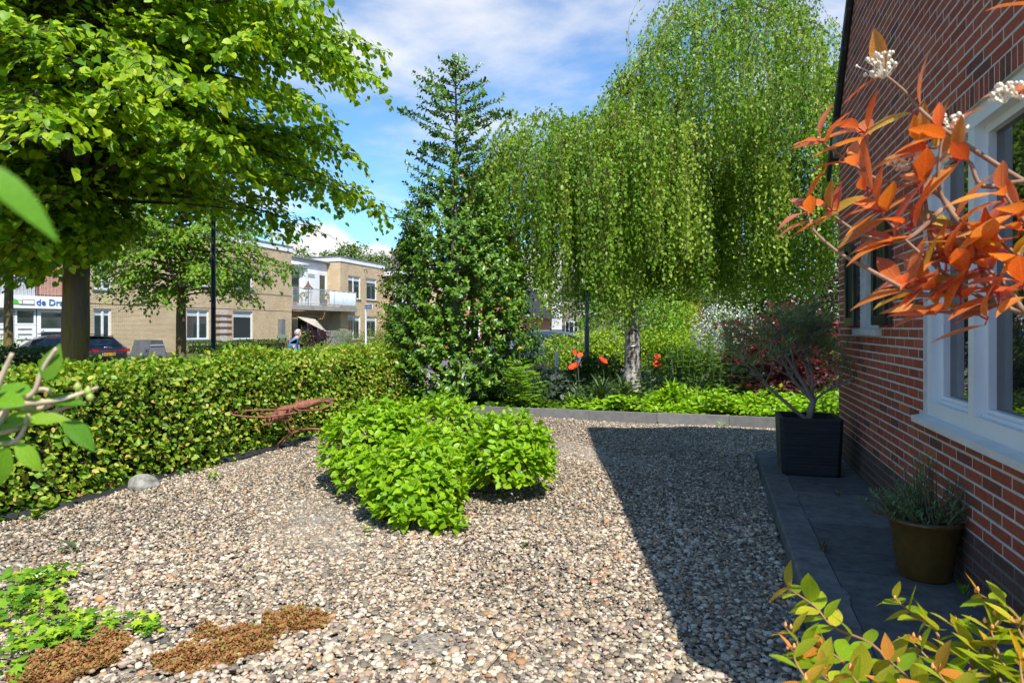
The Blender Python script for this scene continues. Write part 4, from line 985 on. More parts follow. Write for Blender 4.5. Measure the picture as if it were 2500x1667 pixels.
L_FRESH = leafmat('leaf_fresh', [(.06,.19,.010),(.10,.25,.02),(.16,.32,.04)], trans=.4)
L_GREY = leafmat('leaf_grey_green', [(.06,.09,.045),(.09,.125,.06),(.13,.17,.08)], gain=(1.0,1.2,.9), trans=.25)
L_FAR = leafmat('leaf_far', [(.03,.085,.012),(.055,.125,.02),(.09,.17,.03)], trans=.3)
def foliage(par, P, D, N, S, tm, m, base=None, name='foliage', v=None, smooth=False, kind='stuff'):
    if base is not None: P = P - np.array(base)
    return link(name, leaf_mesh(name, P, D, N, S, tm, v, smooth), m, par, kind=kind)
def clump_points(n, c, rad, lobes=9, shell=.55, lobe_r=.5, zmin=None, seed=None):
    c = np.array(c, float); rad = np.array(rad, float)
    Ld = rdir(lobes); Ld[:,2] = Ld[:,2]*.9+.1
    Lc = c + Ld*rad*(1-lobe_r*.85); Lr = rad*lobe_r*rng.uniform(.75, 1.15, (lobes,1))
    Lc[0] = c; Lr[0] = rad*.78
    pick = rng.integers(0, lobes, n); d = rdir(n)
    r = 1 - shell*rng.random(n)**1.7
    P = Lc[pick] + d*r[:,None]*Lr[pick]
    if zmin is not None:
        P[:,2] = np.where(P[:,2] < zmin, zmin + rng.random(n)*.1*rad[2], P[:,2])
    return P, d
def shrub(name, label, cat, base, rad, n, size, m, tm=T_LO, lobes=9, up=.5, stems=5, group=None, lobe_r=.5, stem_m=None, zc=None, droop=.3, shell=.55, v=None):
    t_ = thing(name, label, cat, base, 0, group)
    c = (0, 0, rad[2] if zc is None else zc)
    P, d = clump_points(n, c, rad, lobes, shell, lobe_r, zmin=.03)
    N = d*.8 + rdir(n)*.6 + np.array([0,0,up]); D = unit(d*.6 + rdir(n)*.8 + np.array([0,0,-droop]))
    foliage(t_, P, D, N, size*rng.uniform(.7,1.25,n), tm, m, v=v)
    sm = MB()
    for i in range(stems):
        a = 2*math.pi*(i+rnd.random()*.6)/max(1,stems); q = rnd.uniform(.35,.75)
        e = (rad[0]*q*math.cos(a), rad[1]*q*math.sin(a), c[2]+rad[2]*rnd.uniform(-.1,.6))
        sm.tube([(.05*math.cos(a),.05*math.sin(a),-.03),(e[0]*.4,e[1]*.4,e[2]*.5),e], [max(.008,rad[2]*.018),max(.006,rad[2]*.013),.004], 5)
    if stems: sm.build('stem', stem_m or TWIG, t_)
    return t_
def hedge_box(name, label, s0, s1, t0, t1, z0, z1, n, size, m, tm=T_LO, edge=.07, origin='house', wob=.05):
    b = Hs((s0+s1)/2, (t0+t1)/2, z0); t_ = thing(name, label, 'hedge', b, RZ)
    L, Wd, Hh = s1-s0, t1-t0, z1-z0
    areas = np.array([L*Hh, L*Hh, L*Wd, Wd*Hh, Wd*Hh]); f = rng.choice(5, n, p=areas/areas.sum())
    u, w = rng.random(n)-.5, rng.random(n); dep = edge*rng.normal(0, 1, n)
    dep = np.where(dep > 0, dep*.45, dep*1.6)
    P = np.zeros((n,3)); N = np.zeros((n,3))
    for k, (ax, sg_) in enumerate(((1,-1),(1,1),(2,1),(0,-1),(0,1))):
        q = f == k; nn = np.zeros(3); nn[ax] = sg_; N[q] = nn
        if ax == 1: P[q] = np.stack([u[q]*L, sg_*(Wd/2)+sg_*dep[q], w[q]*Hh], -1)
        if ax == 2: P[q] = np.stack([u[q]*L, (w[q]-.5)*Wd, Hh+dep[q]*.7], -1)
        if ax == 0: P[q] = np.stack([sg_*L/2+sg_*dep[q], u[q]*Wd, w[q]*Hh], -1)
    bulge = wob*np.sin(P[:,0]*2.3+1)*np.sin(P[:,2]*3.1+P[:,0]*.7) + .5*wob*np.sin(P[:,0]*5.7)
    P += N*bulge[:,None]
    Nn = N*.7 + rdir(n)*.65 + np.array([0,0,.45]); D = unit(rdir(n)*.9 + N*.5 + np.array([0,0,-.15]))
    foliage(t_, P, D, Nn, size*rng.uniform(.65,1.25,n), tm, m)
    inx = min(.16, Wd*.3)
    core = MB(); core.box(-L/2+inx, L/2-inx, -Wd/2+inx, Wd/2-inx, .0, Hh-inx)  # solid dark box filling the hedge behind the leaves
    core.build('dark_core', mat('hedge_inside', [(.012,.016,.006),(.035,.03,.018),(.02,.035,.01)], rough=1, scale=16, bump=1, bscale=40, dist=.05), t_)
    tw = MB()
    for i in range(int(L*10)):
        x = rnd.uniform(-L/2, L/2); sd = rnd.choice((-1, 1)); z = rnd.uniform(.05, Hh-.02)
        y = sd*(Wd/2-.12); tw.tube([(x,y,z),(x+rnd.uniform(-.1,.1),y+sd*.09,z+rnd.uniform(.0,.12)),(x+rnd.uniform(-.15,.15),y+sd*rnd.uniform(.1,.17),z+rnd.uniform(.02,.2))], [.005,.004,.002], 4)
    tw.build('twig', TWIG, t_, kind='stuff')
    return t_
def layered_tree(name, label, base, limbs, trunk_path, trunk_rad, lm, leaf, per_twig, tm, bark, twig_n, twig_len, group=None, droop_leaf=.6, in0=.22, keep=None):
    t_ = thing(name, label, 'tree', base, 0, group)
    tb = MB().tube(trunk_path if len(trunk_path) < 8 else crv3(trunk_path), trunk_rad if len(trunk_path) < 8 else crv1(trunk_rad), 22)
    tb.v = [(x*(1+.035*math.sin(9*math.atan2(y,x)+z*1.3)+.03*math.sin(z*4+3*math.atan2(y,x))), y*(1+.035*math.sin(9*math.atan2(y,x)+z*1.3)+.03*math.sin(z*4+3*math.atan2(y,x))), z) for x, y, z in tb.v]
    trunk = tb.build('trunk', bark, t_, smooth=True)
    br = MB(); PP, DD, NN_ = [], [], []
    tz = [p[2] for p in trunk_path]
    for (z0, az, L, rise, drp) in limbs:
        i = min(range(len(tz)), key=lambda q: abs(tz[q]-z0)); bx_, by_ = trunk_path[i][0], trunk_path[i][1]
        d = np.array([math.cos(az), math.sin(az), 0]); sd = np.array([-d[1], d[0], 0]); wv = rnd.uniform(-.12,.12)
        pt = lambda q: np.array([bx_, by_, z0]) + d*L*q + sd*wv*L*math.sin(q*3) + np.array([0,0,rise*q - drp*q*q])
        qs = np.linspace(0,1,9)
        if keep is not None:
            kk = keep(np.array([pt(q) for q in qs])); kk[:3] = True; qs = qs[:np.where(kk)[0].max()+1]
        if L > .8: br.tube([pt(q) for q in qs], [.006+.012*L*(1-q)**1.4 for q in qs], 5)
        nt_ = max(3, int(twig_n*(.4+.6*L/4)))
        for j in range(nt_):
            q = in0 + (1-in0)*((j+rnd.random()*.8)/nt_); p = pt(min(q,1)); s_ = 1 if j % 2 else -1
            tg = pt(min(1,q+.05))-pt(max(0,q-.05)); tg /= np.linalg.norm(tg)+1e-9
            td = unit(tg*rnd.uniform(.4,1.0) + sd*s_*rnd.uniform(.5,1.0) + np.array([0,0,rnd.uniform(-.45,.55)]))
            l = twig_len*rnd.uniform(.5,1.15)*(1.15-.5*q)
            k = max(3, int(per_twig*rnd.uniform(.7,1.2)))
            f = np.linspace(.08, 1, k)[:,None]
            P = p + td*l*f + np.array([0,0,-1])*l*.38*f*f + rng.normal(0,.035,(k,3))
            side = np.cross(td, np.array([0,0,1])); alt = np.where(np.arange(k) % 2 == 0, 1, -1)[:,None]
            D = td*.55 + side*alt*.6 + np.array([0,0,-droop_leaf]) + rng.normal(0,.28,(k,3))
            N = np.array([0,0,1.0]) + td*.35 + d*.25 + rng.normal(0,.33,(k,3))
            PP.append(P); DD.append(D); NN_.append(N)
            if j % 2 == 0 and (keep is None or keep(P).mean() > .5): br.tube([p, p+td*l*.6-np.array([0,0,.12*l]), p+td*l*.95-np.array([0,0,.33*l])], [.008,.005,.002], 3, caps=False)
    br.build('branches', BARK, t_, kind='stuff')
    P = np.concatenate(PP); D = np.concatenate(DD); N = np.concatenate(NN_)
    if keep is not None:
        k_ = keep(P); P, D, N = P[k_], D[k_], N[k_]
    foliage(t_, P, D, N, leaf*rng.uniform(.6,1.25,len(P)), tm, lm, name='crown')
    return t_

def crv1(r): return list(np.interp(np.linspace(0, len(r)-1, 41), range(len(r)), r))
def crv3(p):
    q = np.array(p); t = np.linspace(0, len(p)-1, 41)
    return [tuple(np.interp(t, range(len(p)), q[:,k])[i] for k in range(3)) for i in range(41)]
# ------------------------------------------------------------------ lime trees
LIMEBARK = mat('lime_bark', [(.065,.05,.03),(.16,.12,.03),(.11,.09,.065),(.22,.165,.03)], rough=.95, scale=5, bump=1, bscale=26, stretch=(1,1,.22), dist=.03)
lb = at(178, 802, 9.6); lz = hgt(lb.x, lb.y)
limbs = []
for i in range(150):
    q = (i+.5)/150; z0 = 3.25 + 4.2*q; az = i*2.39996 + rnd.uniform(-.3,.3)
    prof = 3.3+1.4*min(1, (z0-2.9)/1.1) if z0 < 5.6 else 4.6*(1-((z0-5.6)/3.4)**1.4)
    L = prof*rnd.uniform(.72,1.05); limbs.append((z0-lz, az, max(.7,L), L*rnd.uniform(.0,.6), L*rnd.uniform(.18,.40)))
for i in range(34):                                   # shoots hanging round the trunk
    z0 = 2.35 + 1.5*rnd.random(); az = rnd.uniform(0, 2*math.pi); L = rnd.uniform(.35,1.0) + (.45 if math.cos(az-3.6) > .2 else 0)
    limbs.append((z0-lz, az, L, .1, L*rnd.uniform(.35,.62)))
for i in range(22):                                   # the low left side of the crown
    z0 = 2.8+1.0*rnd.random(); az = rnd.uniform(2.5,4.6); L = rnd.uniform(1.2,2.9); limbs.append((z0-lz, az, L, .15*L, L*rnd.uniform(.28,.45)))
tp = [(0,0,-.1),(0,0,.15),(.0,.01,.5),(.02,.0,1.2),(.03,.02,2.0),(.06,.0,2.9),(.05,.05,4.0),(.1,0,5.2),(.05,.05,6.2),(.0,.0,7.3),(0,0,8.2)]
tr_ = [.26,.22,.195,.18,.172,.165,.15,.125,.095,.06,.02]
def lime_keep(P):
    x, z = P[:,0], P[:,2]+lz; n = len(P); j_ = rng.normal(0,.14,n)
    zmin = np.where(x > .75, 3.30+.10*np.sin(x*2.1), np.where(x > -.45, 2.55, 2.15)) + j_ + .22*np.sin(P[:,1]*1.9)
    near_gap = (np.sin(x*1.7+P[:,1]*1.1+1)*np.sin(z*2.3+P[:,1]*.8) > .78) & (rng.random(n) < .8)
    return (z > zmin) & ~near_gap & (x < 4.35 + .2*np.sin(z*4))
lime = layered_tree('lime_tree', 'big lime tree with mossy trunk and spreading crown just behind the hedge', (lb.x, lb.y, lz), limbs, tp, tr_, L_LIME, .10, 14, T_HEART, LIMEBARK, 40, .9, keep=lime_keep)
def small_lime(label, p, top, zlo, rmax, n, leaf, seed, trunk_r=.15):
    r_ = random.Random(seed); lz = hgt(p.x, p.y); ll = []
    for i in range(n):
        q = (i+.5)/n; z0 = zlo + (top-zlo)*q*.95
        L = rmax*(math.sin(math.pi*min(1,(.18+.82*q))**.8)*.9+.15)*r_.uniform(.65,1.08); ll.append((z0-lz, i*2.39996+r_.uniform(-.3,.3), max(.4,L), L*.3, L*r_.uniform(.2,.4)))
    H = top-lz; tp = [(0,0,-.1),(.02,0,.6),(0,.02,H*.3),(.05,.0,H*.5),(.0,.04,H*.75),(0,0,H)]
    return layered_tree('lime_tree', label, (p.x, p.y, lz), ll, tp, [trunk_r*1.25,trunk_r,trunk_r*.9,trunk_r*.7,trunk_r*.4,.015], L_LIME2, leaf, 11, T_MID, LIMEBARK, 30, .85)
p2 = at(441, 802, 20); p2.z = 0
t2 = small_lime('smaller young lime tree with bare dead twigs, between lamp post and big lime', p2, 6.6, 2.35, 3.1, 92, .125, 5)
dt = MB(); o_ = at(440, 700, 19.3) - Vector((p2.x, p2.y, hgt(p2.x,p2.y)))
for (dx, dz) in ((-.1,1.25),(-.55,.75),(.55,1.0),(.75,.55),(-.2,.5),(.5,.2)):
    dt.tube([o_, o_+Vector((dx*.4,-.05,dz*.5)), o_+Vector((dx,-.1,dz))], [.014,.010,.004], 4)
dt.build('dead_twig', mat('dead_wood', [(.36,.29,.2),(.5,.42,.31)], rough=.9, scale=20), t2)
p3_ = at(20, 802, 22); p3_.z = 0
small_lime('distant bright lime tree half hidden at the far left edge', p3_, 7.6, 3.6, 3.0, 80, .13, 9)

# ------------------------------------------------------------------ hedges and shrubs behind the garden hedge
hedge_box('garden_hedge', 'clipped hornbeam hedge along the left side of the gravel', -.5, 9.3, 6.12, 6.68, -.03, 1.03, 54000, .053, L_HEDGE, T_MID, .105, wob=.06)
pz = at(-40, 802, 12.0); s_, t__ = st(pz.x, pz.y); s2, t2_ = st(*at(148,802,12.2)[:2])
hedge_box('low_hedge', 'dark low hedge between the big trunk and the left edge', s_-.6, s2+.1, t__-1.6, t__-.9, -.3, 1.02, 5200, .06, L_DARK)
pz = at(222, 802, 11.2); shrub('leafy_shoots', 'small bright green shoots at the right foot of the big trunk', 'shrub', (pz.x, pz.y, -.3), (.26,.26,.62), 700, .065, L_FRESH, stems=3)
pz = at(0, 802, 26.3); shrub('yellow_hedge_bush', 'yellow green clipped bush in front of the sign building', 'shrub', (pz.x, pz.y, -.3), (1.4,.5,.71), 2200, .08, L_YEL, lobes=14)
sA, tA = st(*at(452,802,33)[:2]); sB, tB = st(*at(690,802,40)[:2])
hedge_box('facade_hedge', 'dark green clipped hedge at the foot of the beige facade', sA, sB, 26.2, 27.0, .05, .66, 4200, .10, L_DARK)
def sh(px, Y, zt, w, h, name, label, lm, n, size, z=None, d=None, **k):
    p = at(px, 802, Y); z = hgt(p.x, p.y) if z is None else z
    return shrub(name, label, 'shrub', (p.x, p.y, z), (w/2, (d or w)/2, (zt-z)/2*1.03), n, size, lm, **k)
sh(758, 40, 1.66, 2.3, 1.3, 'purple_shrub', 'dark purple leaved shrub below the balcony', L_PURP, 2400, .10, lobes=12)
sh(742, 39.3, 1.5, 1.2, 1.0, 'climbing_rose', 'light green climber straggling over the dark purple shrub', L_FRESH, 110, .12, stems=2)
sh(790, 24.5, .90, 2.0, .8, 'low_box_hedge', 'yellow green low clipped hedge right behind the walking person', L_YEL, 2600, .07, d=1.4, lobes=16)
sh(850, 25.5, .86, 1.8, .8, 'low_box_hedge', 'yellow green low clipped hedge left of the street sign pole', L_YEL, 2200, .07, d=1.4, lobes=16)
sh(930, 24.5, .98, 1.7, .8, 'low_box_hedge', 'yellow green low clipped hedge right of the street sign pole', L_YEL, 2200, .07, d=1.4, lobes=16)
sh(840, 36, 1.55, 2.0, 1.5, 'feathery_shrub', 'soft green feathery shrub in front of the ground floor windows', L_FAR, 1900, .10, tm=T_NARROW)
sh(905, 34, 1.62, 2.4, 1.5, 'feathery_shrub', 'olive grey feathery shrub behind the street sign pole', L_OLIVE, 3000, .12, tm=T_NARROW)
sh(968, 33, 1.55, 2.0, 1.5, 'sunlit_shrub', 'sunlit yellow green shrub between street sign and holly', L_YEL, 2200, .09)
sh(932, 40, 1.75, .9, 1.5, 'orange_tipped_shrub', 'small orange tipped shrub at the beige block corner', L_GOLD, 300, .10, stems=3)
sh(960, 52, 3.35, 1.7, 2.6, 'round_shrub', 'round dark green shrub before the chimney house', L_FAR, 2200, .14, lobes=12)
for px, Y, zt, w, lab in ((728,86,12.0,5.5,'far treetop just right of the beige corner, above white panels'),(800,90,12.1,6,'far treetop above the balcony recess roof'),(868,84,12.3,6.5,'rounded far treetop left of the chimney, behind the flat roof'),(915,92,12.3,6,'far treetop touching the left side of the chimney'),(1008,80,12.3,6,'far treetop between chimney and holly')):
    p = at(px, 802, Y); t_ = thing('distant_tree', lab, 'tree', (p.x, p.y, .1), group='trees behind the flat roofs')
    rr = (w/2, w/2, 3.4); P, d = clump_points(3000, (0,0,zt-3.4), rr, 12)
    foliage(t_, P, unit(d+rdir(3000)), d+rdir(3000)*.6+np.array([0,0,.5]), .34*rng.uniform(.7,1.3,3000), T_LO, L_FAR, name='crown')
    MB().tube([(0,0,0),(.1,0,4),(0,.1,8.5)], [.3,.22,.1], 8).build('trunk', BARK, t_)

# ------------------------------------------------------------------ holly
hb_ = at(1111, 802, 11.2); holly = thing('holly_tree', 'tall glossy holly with open spire top beside the birch', 'tree', (hb_.x, hb_.y, .09))
MB().tube([(0,0,-.1),(.02,.02,1.5),(-.02,0,3.2),(.03,.02,4.6),(.0,0,5.95)], [.10,.085,.05,.028,.008], 8).build('trunk', mat('grey_bark', [(.13,.13,.11),(.24,.23,.2)], rough=.9, scale=12, bump=.4), holly)
PP, DD, NN_ = [], [], []; br = MB()
def rosette(p, ax, k, l):
    f = np.linspace(0, 1, k)[:,None]; a = (np.arange(k)*2.4+rnd.random()*6)[:,None]
    ax = unit(np.array(ax)); u = unit(np.cross(ax, [.3,.2,.9])); w_ = np.cross(ax, u)
    rad = u*np.cos(a)+w_*np.sin(a)
    PP.append(p + ax*l*f); DD.append(rad*.9 + ax*.55 + rng.normal(0,.15,(k,3))); NN_.append(ax*.9 - rad*.35 + np.array([0,0,.5]) + rng.normal(0,.2,(k,3)))
def hr(z):
    return np.interp(z, [.1,.8,1.6,2.6,3.1,3.6,4.1,4.7,5.3,5.9], [.95,1.1,1.08,1.0,.88,.66,.68,.78,.50,.06])
for i in range(3300):
    z = .12 + 3.9*rnd.random()**.95
    if z > 2.6 and rnd.random() < (z-2.6)/1.2: continue
    a = rnd.uniform(0, 2*math.pi); r_ = hr(z)*(1-.42*rnd.random()**1.6)*rnd.uniform(.88,1.06)*(1+.12*math.sin(3*a+z*2.5))
    ex = .18 if math.cos(a) > .3 and z < 2.4 else 0
    p = np.array([(r_+ex)*math.cos(a), (r_)*math.sin(a), z]); rosette(p, (math.cos(a), math.sin(a), rnd.uniform(.1,.9)), 11, .17)
for i in range(70):
    z = 3.25 + 2.65*(i/70); a = i*2.4+rnd.uniform(-.4,.4); r_ = hr(z)*rnd.uniform(.75,1.25)
    d = np.array([math.cos(a), math.sin(a), 0]); p0 = np.array([0,0,z]); pe = p0 + d*r_ + np.array([0,0,r_*rnd.uniform(.25,.6)])
    br.tube([p0, p0+(pe-p0)*.5-np.array([0,0,.03]), pe], [.012,.008,.004], 4)
    for q in np.linspace(.25, 1, max(2, int(6*r_/.6))):
        p = p0+(pe-p0)*q; s_ = rnd.choice((-1,1)); sd = np.array([-d[1], d[0], 0])*s_
        rosette(p, d*.7+sd*rnd.uniform(-.2,.9)+np.array([0,0,.35]), 9, .16)
for q in range(6): rosette(np.array([0,0,5.4+.1*q]), (rnd.uniform(-.3,.3),rnd.uniform(-.3,.3),1), 9, .12)
for i in range(40):
    z = rnd.uniform(.3,3.2); a = rnd.uniform(0,6.28); br.tube([(0,0,z-.15),(hr(z)*.8*math.cos(a),hr(z)*.8*math.sin(a),z+.1)], [.016,.005], 4)
br.build('branches', TWIG, holly)
P = np.concatenate(PP); n = len(P); v = rng.random(n)*.74; v[rng.random(n) < .003] = 1.0
foliage(holly, P, np.concatenate(DD), np.concatenate(NN_), .074*rng.uniform(.7,1.2,n), T_MID, L_HOLLY, name='crown', v=v)

# ------------------------------------------------------------------ weeping birch
BB = Vector((2.40, 13.0, .09))
birch = thing('weeping_birch', 'weeping birch with pale scarred trunk and long hanging strands', 'tree', BB)
def birch_bark():
    m, nt, out = nodes_of('birch_bark')
    co = NN(nt, 'ShaderNodeTexCoord').outputs['Object']
    mp = NN(nt, 'ShaderNodeMapping', {'Vector': co, 'Scale': (3.0,3.0,9.0)}).outputs[0]
    a = NN(nt, 'ShaderNodeTexNoise', {'Vector': mp, 'Scale': 1.6, 'Detail': 7, 'Roughness': .75})
    mp2 = NN(nt, 'ShaderNodeMapping', {'Vector': co, 'Scale': (14,14,3.0)}).outputs[0]
    b = NN(nt, 'ShaderNodeTexNoise', {'Vector': mp2, 'Scale': 1.0, 'Detail': 6})
    sm = NN(nt, 'ShaderNodeMath', {0: a.outputs['Fac'], 1: b.outputs['Fac']}, operation='ADD').outputs[0]
    mr = NN(nt, 'ShaderNodeMapRange', {0: sm, 1: .78, 2: 1.2}).outputs[0]
    col = ramp(nt, mr, [(.035,.028,.022,0),(.10,.085,.07,.3),(.34,.31,.27,.52),(.50,.47,.42,1)])
    bp = NN(nt, 'ShaderNodeBump', {'Height': sm, 'Strength': .8, 'Distance': .03})
    p = NN(nt, 'ShaderNodeBsdfPrincipled', {'Base Color': col, 'Roughness': .9, 'Normal': bp.outputs[0]})
    nt.links.new(p.outputs[0], out.inputs[0]); return m
BBK = birch_bark()
tk = MB(); zs = np.linspace(-.1, 3.3, 28)
tk.tube([(.03*math.sin(z*2), .03*math.cos(z*1.3), z) for z in zs], [(.175-.022*z)*(1+.05*math.sin(z*9)+.04*math.sin(z*23+1)) + (.06*math.exp(-z*4)) for z in zs], 14)
trunk = tk.build('trunk', BBK, birch, smooth=True)
wr = MB()
for z in (.9,1.25,1.62,1.95,2.3,2.62):
    wr.tube([((.165-.02*z+.03)*math.cos(a), (.165-.02*z+.03)*math.sin(a), z+.05*math.sin(a+z*3)) for a in np.linspace(0, 6.28, 15)], .006, 4)
wr.build('wire_wrap', GALV, birch)
lobesB = [(.62,12.4,5.3,1.35,1.5,1.35), (1.95,12.2,5.35,1.3,1.4,1.9), (4.25,12.7,8.15,2.45,2.2,1.95), (3.2,12.4,6.2,1.6,1.8,2.4), (5.3,12.6,6.3,1.5,1.8,1.9)]
lm_ = MB()
for (cx, cy, zt, rx, ry, zb) in lobesB:
    e = Vector((cx, cy, zt-.45)) - BB; s0 = Vector((.05, .0, 3.1))
    md_ = (s0+e)/2 + Vector((0,0,.5))
    lm_.tube([s0+Vector((0,0,-.6)), s0.lerp(md_, .5), md_, md_.lerp(e,.6)+Vector((0,0,.1)), e], [.11,.085,.06,.04,.015], 7)
PP, DD, NN_, VV = [], [], [], []; sl_ = MB(); wts = [.25,.20,.29,.13,.13]
plan_ = [(k, i, n_) for k, n_ in enumerate((100,80,150,62,62)) for i in range(n_)]
for (k, i, n_) in plan_:                               # strands hang in tresses, with gaps between them
    cx, cy, zt, rx, ry, zb = lobesB[k]
    a = i*2.39996 + rnd.uniform(-.35,.35); rr = math.sqrt((i+rnd.random())/n_)*1.03
    hgt_l = (zt-3.4)*.62 if k != 2 else 3.0
    X0 = cx + rx*rr*math.cos(a); Y0 = cy + ry*rr*math.sin(a); Z0 = zt - hgt_l*rr**2.1 + rnd.gauss(-.05,.2)
    out = .25 + .3*rr*rnd.random(); ln_ = rnd.uniform(1.2, 3.6) if rr > .75 else rnd.uniform(.6, 2.2)
    tress = Z0 - ln_
    if rr > .75 and rnd.random() < .6: tress = zb + abs(rnd.gauss(0,.5))
    if 3.05 < X0 < 4.6 and Y0 < cy: tress = max(tress, 4.0+rnd.uniform(-.2,.7))
    if .1 < X0 < .8 and rr > .7 and rnd.random() < .35: tress = 1.2 + rnd.random()*.4
    tress = max(tress, zb); wv_ = rnd.uniform(.06,.2); vt = rnd.gauss(.42,.17); lift = rnd.uniform(.05,.3)
    for j in range(rnd.randint(8, 20)):
        x = X0 + rnd.gauss(0, wv_); y = Y0 + rnd.gauss(0, wv_); z = Z0 + rnd.gauss(0,.08); zend = tress + abs(rnd.gauss(0, .3))
        L = z - zend
        if L < .3: continue
        n = max(5, int(L/.042)); f = np.linspace(0, 1, n); bend = np.minimum(1, f*L/.55); ph = rnd.random()*6
        px_ = x + out*math.cos(a)*bend + .05*np.sin(f*4+ph); py_ = y + out*math.sin(a)*bend + .04*np.sin(f*3+ph); pz_ = z + lift*np.sin(bend*2.6)*(1-f) - L*f
        Pp = np.stack([px_, py_, pz_], -1) - np.array(BB); keepm = rng.random(n) < (.92 if j % 5 else .5)
        PP.append((Pp + rng.normal(0,.022,(n,3)))[keepm]); m = int(keepm.sum())
        DD.append(np.array([0,0,-1.0]) + rng.normal(0,.45,(m,3))); nn = rng.normal(0,1,(m,3)); nn[:,2] = np.abs(nn[:,2])*.5; nn[:,1] -= .3; NN_.append(nn)
        VV.append(np.clip(vt + rng.normal(0,.17,m), 0, 1))
        if j % 3 == 0: sl_.tube(Pp[::max(1,n//6)], [.005]+[.0028]*(len(Pp[::max(1,n//6)])-1), 3, caps=False)
for i in range(18):                                    # bare arching ends over the top
    k = rng.choice(5); cx, cy, zt, rx, ry, zb = lobesB[k]; a = rnd.uniform(0, 6.28); e = Vector((cx+rx*.7*math.cos(a), cy+ry*.7*math.sin(a), zt-1.5))-BB; c0 = Vector((cx, cy, zt-.5))-BB
    lm_.tube([c0, (c0+e)/2+Vector((0,0,.25)), e+Vector((0,0,.2)), e], [.016,.012,.008,.004], 4)
for i in range(900):                                   # the far side of the curtain, in its own shade
    x = rnd.uniform(2.2, 6.2); y = rnd.uniform(13.2, 14.9); z = rnd.uniform(4.0, 6.2); zend = 2.0+abs(rnd.gauss(0,.5)); L = z-zend
    if L < .4: continue
    n = int(L/.06); f = np.linspace(0,1,n); Pp = np.stack([x+.05*np.sin(f*5+i), y+.05*np.cos(f*4+i), z-L*f],-1)-np.array(BB)
    PP.append(Pp+rng.normal(0,.035,(n,3))); DD.append(np.array([0,0,-1.0])+rng.normal(0,.5,(n,3))); nn = rng.normal(0,1,(n,3)); nn[:,2] = np.abs(nn[:,2])*.5; NN_.append(nn); VV.append(np.clip(rng.normal(.35,.2,n),0,1))
lm_.build('limbs', BARK, birch, kind='stuff'); sl_.build('strands', mat('birch_twig', [(.09,.05,.035),(.16,.09,.06)], rough=.8, scale=10), birch, kind='stuff')
P = np.concatenate(PP)
foliage(birch, P, np.concatenate(DD), np.concatenate(NN_), .066*rng.uniform(.55,1.25,len(P)), T_BIRCH, L_BIRCH, name='crown', v=np.concatenate(VV))

# ------------------------------------------------------------------ planting behind the kerb and beyond
def pl(px, Y, z=.09): p = at(px, 802, Y); return (p.x, p.y, z)
hh = at(1350, 802, 17.5); h2 = at(1760, 802, 16.6)
for i, (px, Y, lab) in enumerate(((1395,20.5,'bright yellow green laurel bush left of the grey lamp post'),(1475,20.2,'bright yellow green laurel bush between lamp post and birch trunk'),(1600,20.0,'bright yellow green laurel bush just right of the birch trunk'),(1690,19.6,'bright yellow green laurel bush in front of the golden conifer'))):
    b = pl(px, Y, -.25); shrub('laurel_bush', lab, 'shrub', b, (.96,.75,.84), 2600, .09, L_YEL, lobes=12, group='laurel bushes beyond the bed')
shrub('willow_shrub', 'pale olive airy shrub between lamp post and birch trunk', 'shrub', pl(1505,22,-.3), (1.35,1.2,1.55), 2600, .10, L_OLIVE, T_NARROW, lobes=12)
shrub('leafy_shrub', 'light green shrub behind the grey lamp post', 'shrub', pl(1462,25,-.3), (1.0,1.0,1.9), 1800, .12, L_FRESH, lobes=10)
shrub('tall_shrub', 'tall light green shrub right behind the birch trunk', 'shrub', pl(1600,21,-.3), (1.5,1.3,2.1), 3600, .11, L_FRESH, lobes=14)
shrub('tall_shrub', 'tall yellow green shrub left of the golden conifer', 'shrub', pl(1655,22.5,-.3), (.9,.9,1.6), 2000, .10, L_YEL, lobes=12)
shrub('golden_conifer', 'small golden yellow conifer behind the white flowers', 'shrub', pl(1700,23,-.3), (.6,.6,1.4), 1500, .09, L_GOLD, T_NARROW, lobes=8, up=.9)
shrub('dark_conifer', 'green conifer rising behind the golden one', 'shrub', pl(1722,24,-.3), (.9,.9,2.4), 2200, .12, L_FAR, T_NARROW, lobes=14)
for px, Y, zt, w, lab in ((1340,56,8.5,7,'broad far tree behind the dark parked car'),(1450,62,9.5,8,'broad far tree above the pale villa'),(1530,50,7.5,7,'far tree left behind the birch trunk'),(1610,48,7.5,6.5,'far tree right behind the birch trunk'),(1690,45,6.5,6,'far tree behind the conifers'),(1790,40,6.5,7,'far tree behind the white flowering shrub'),(1900,38,7,7,'far tree behind the red maple'),(2010,36,7,6,'far tree close to the house corner'),(1250,60,7.5,6,'far tree behind the orange house')):
    b = pl(px, Y, -.3); t_ = thing('garden_tree', lab, 'tree', b, group='trees beyond the side street')
    n = 2600; P, d = clump_points(n, (0,0,zt*.55), (w/2,w/2,zt*.5), 13)
    foliage(t_, P, unit(d+rdir(n)), d+rdir(n)*.6+np.array([0,0,.5]), .27*rng.uniform(.7,1.3,n), T_LO, rnd.choice((L_FAR, L_FRESH, L_FAR, L_DARK)), name='crown')
    MB().tube([(0,0,-.1),(.1,0,zt*.3),(0,.1,zt*.6)], [.22,.17,.08], 8).build('trunk', BARK, t_)
t_ = thing('purple_beech', 'dark purple leaved tree right behind the house corner', 'tree', pl(2075,17,-.1)); n = 4200
P, d = clump_points(n, (0,0,3.6), (1.35,1.3,2.6), 14); foliage(t_, P, unit(d+rdir(n)), d+rdir(n)*.6, .085*rng.uniform(.7,1.3,n), T_LO, L_PURP, name='crown')
MB().tube([(0,0,0),(0,0,2),(.1,0,4)], [.12,.1,.05], 8).build('trunk', BARK, t_)
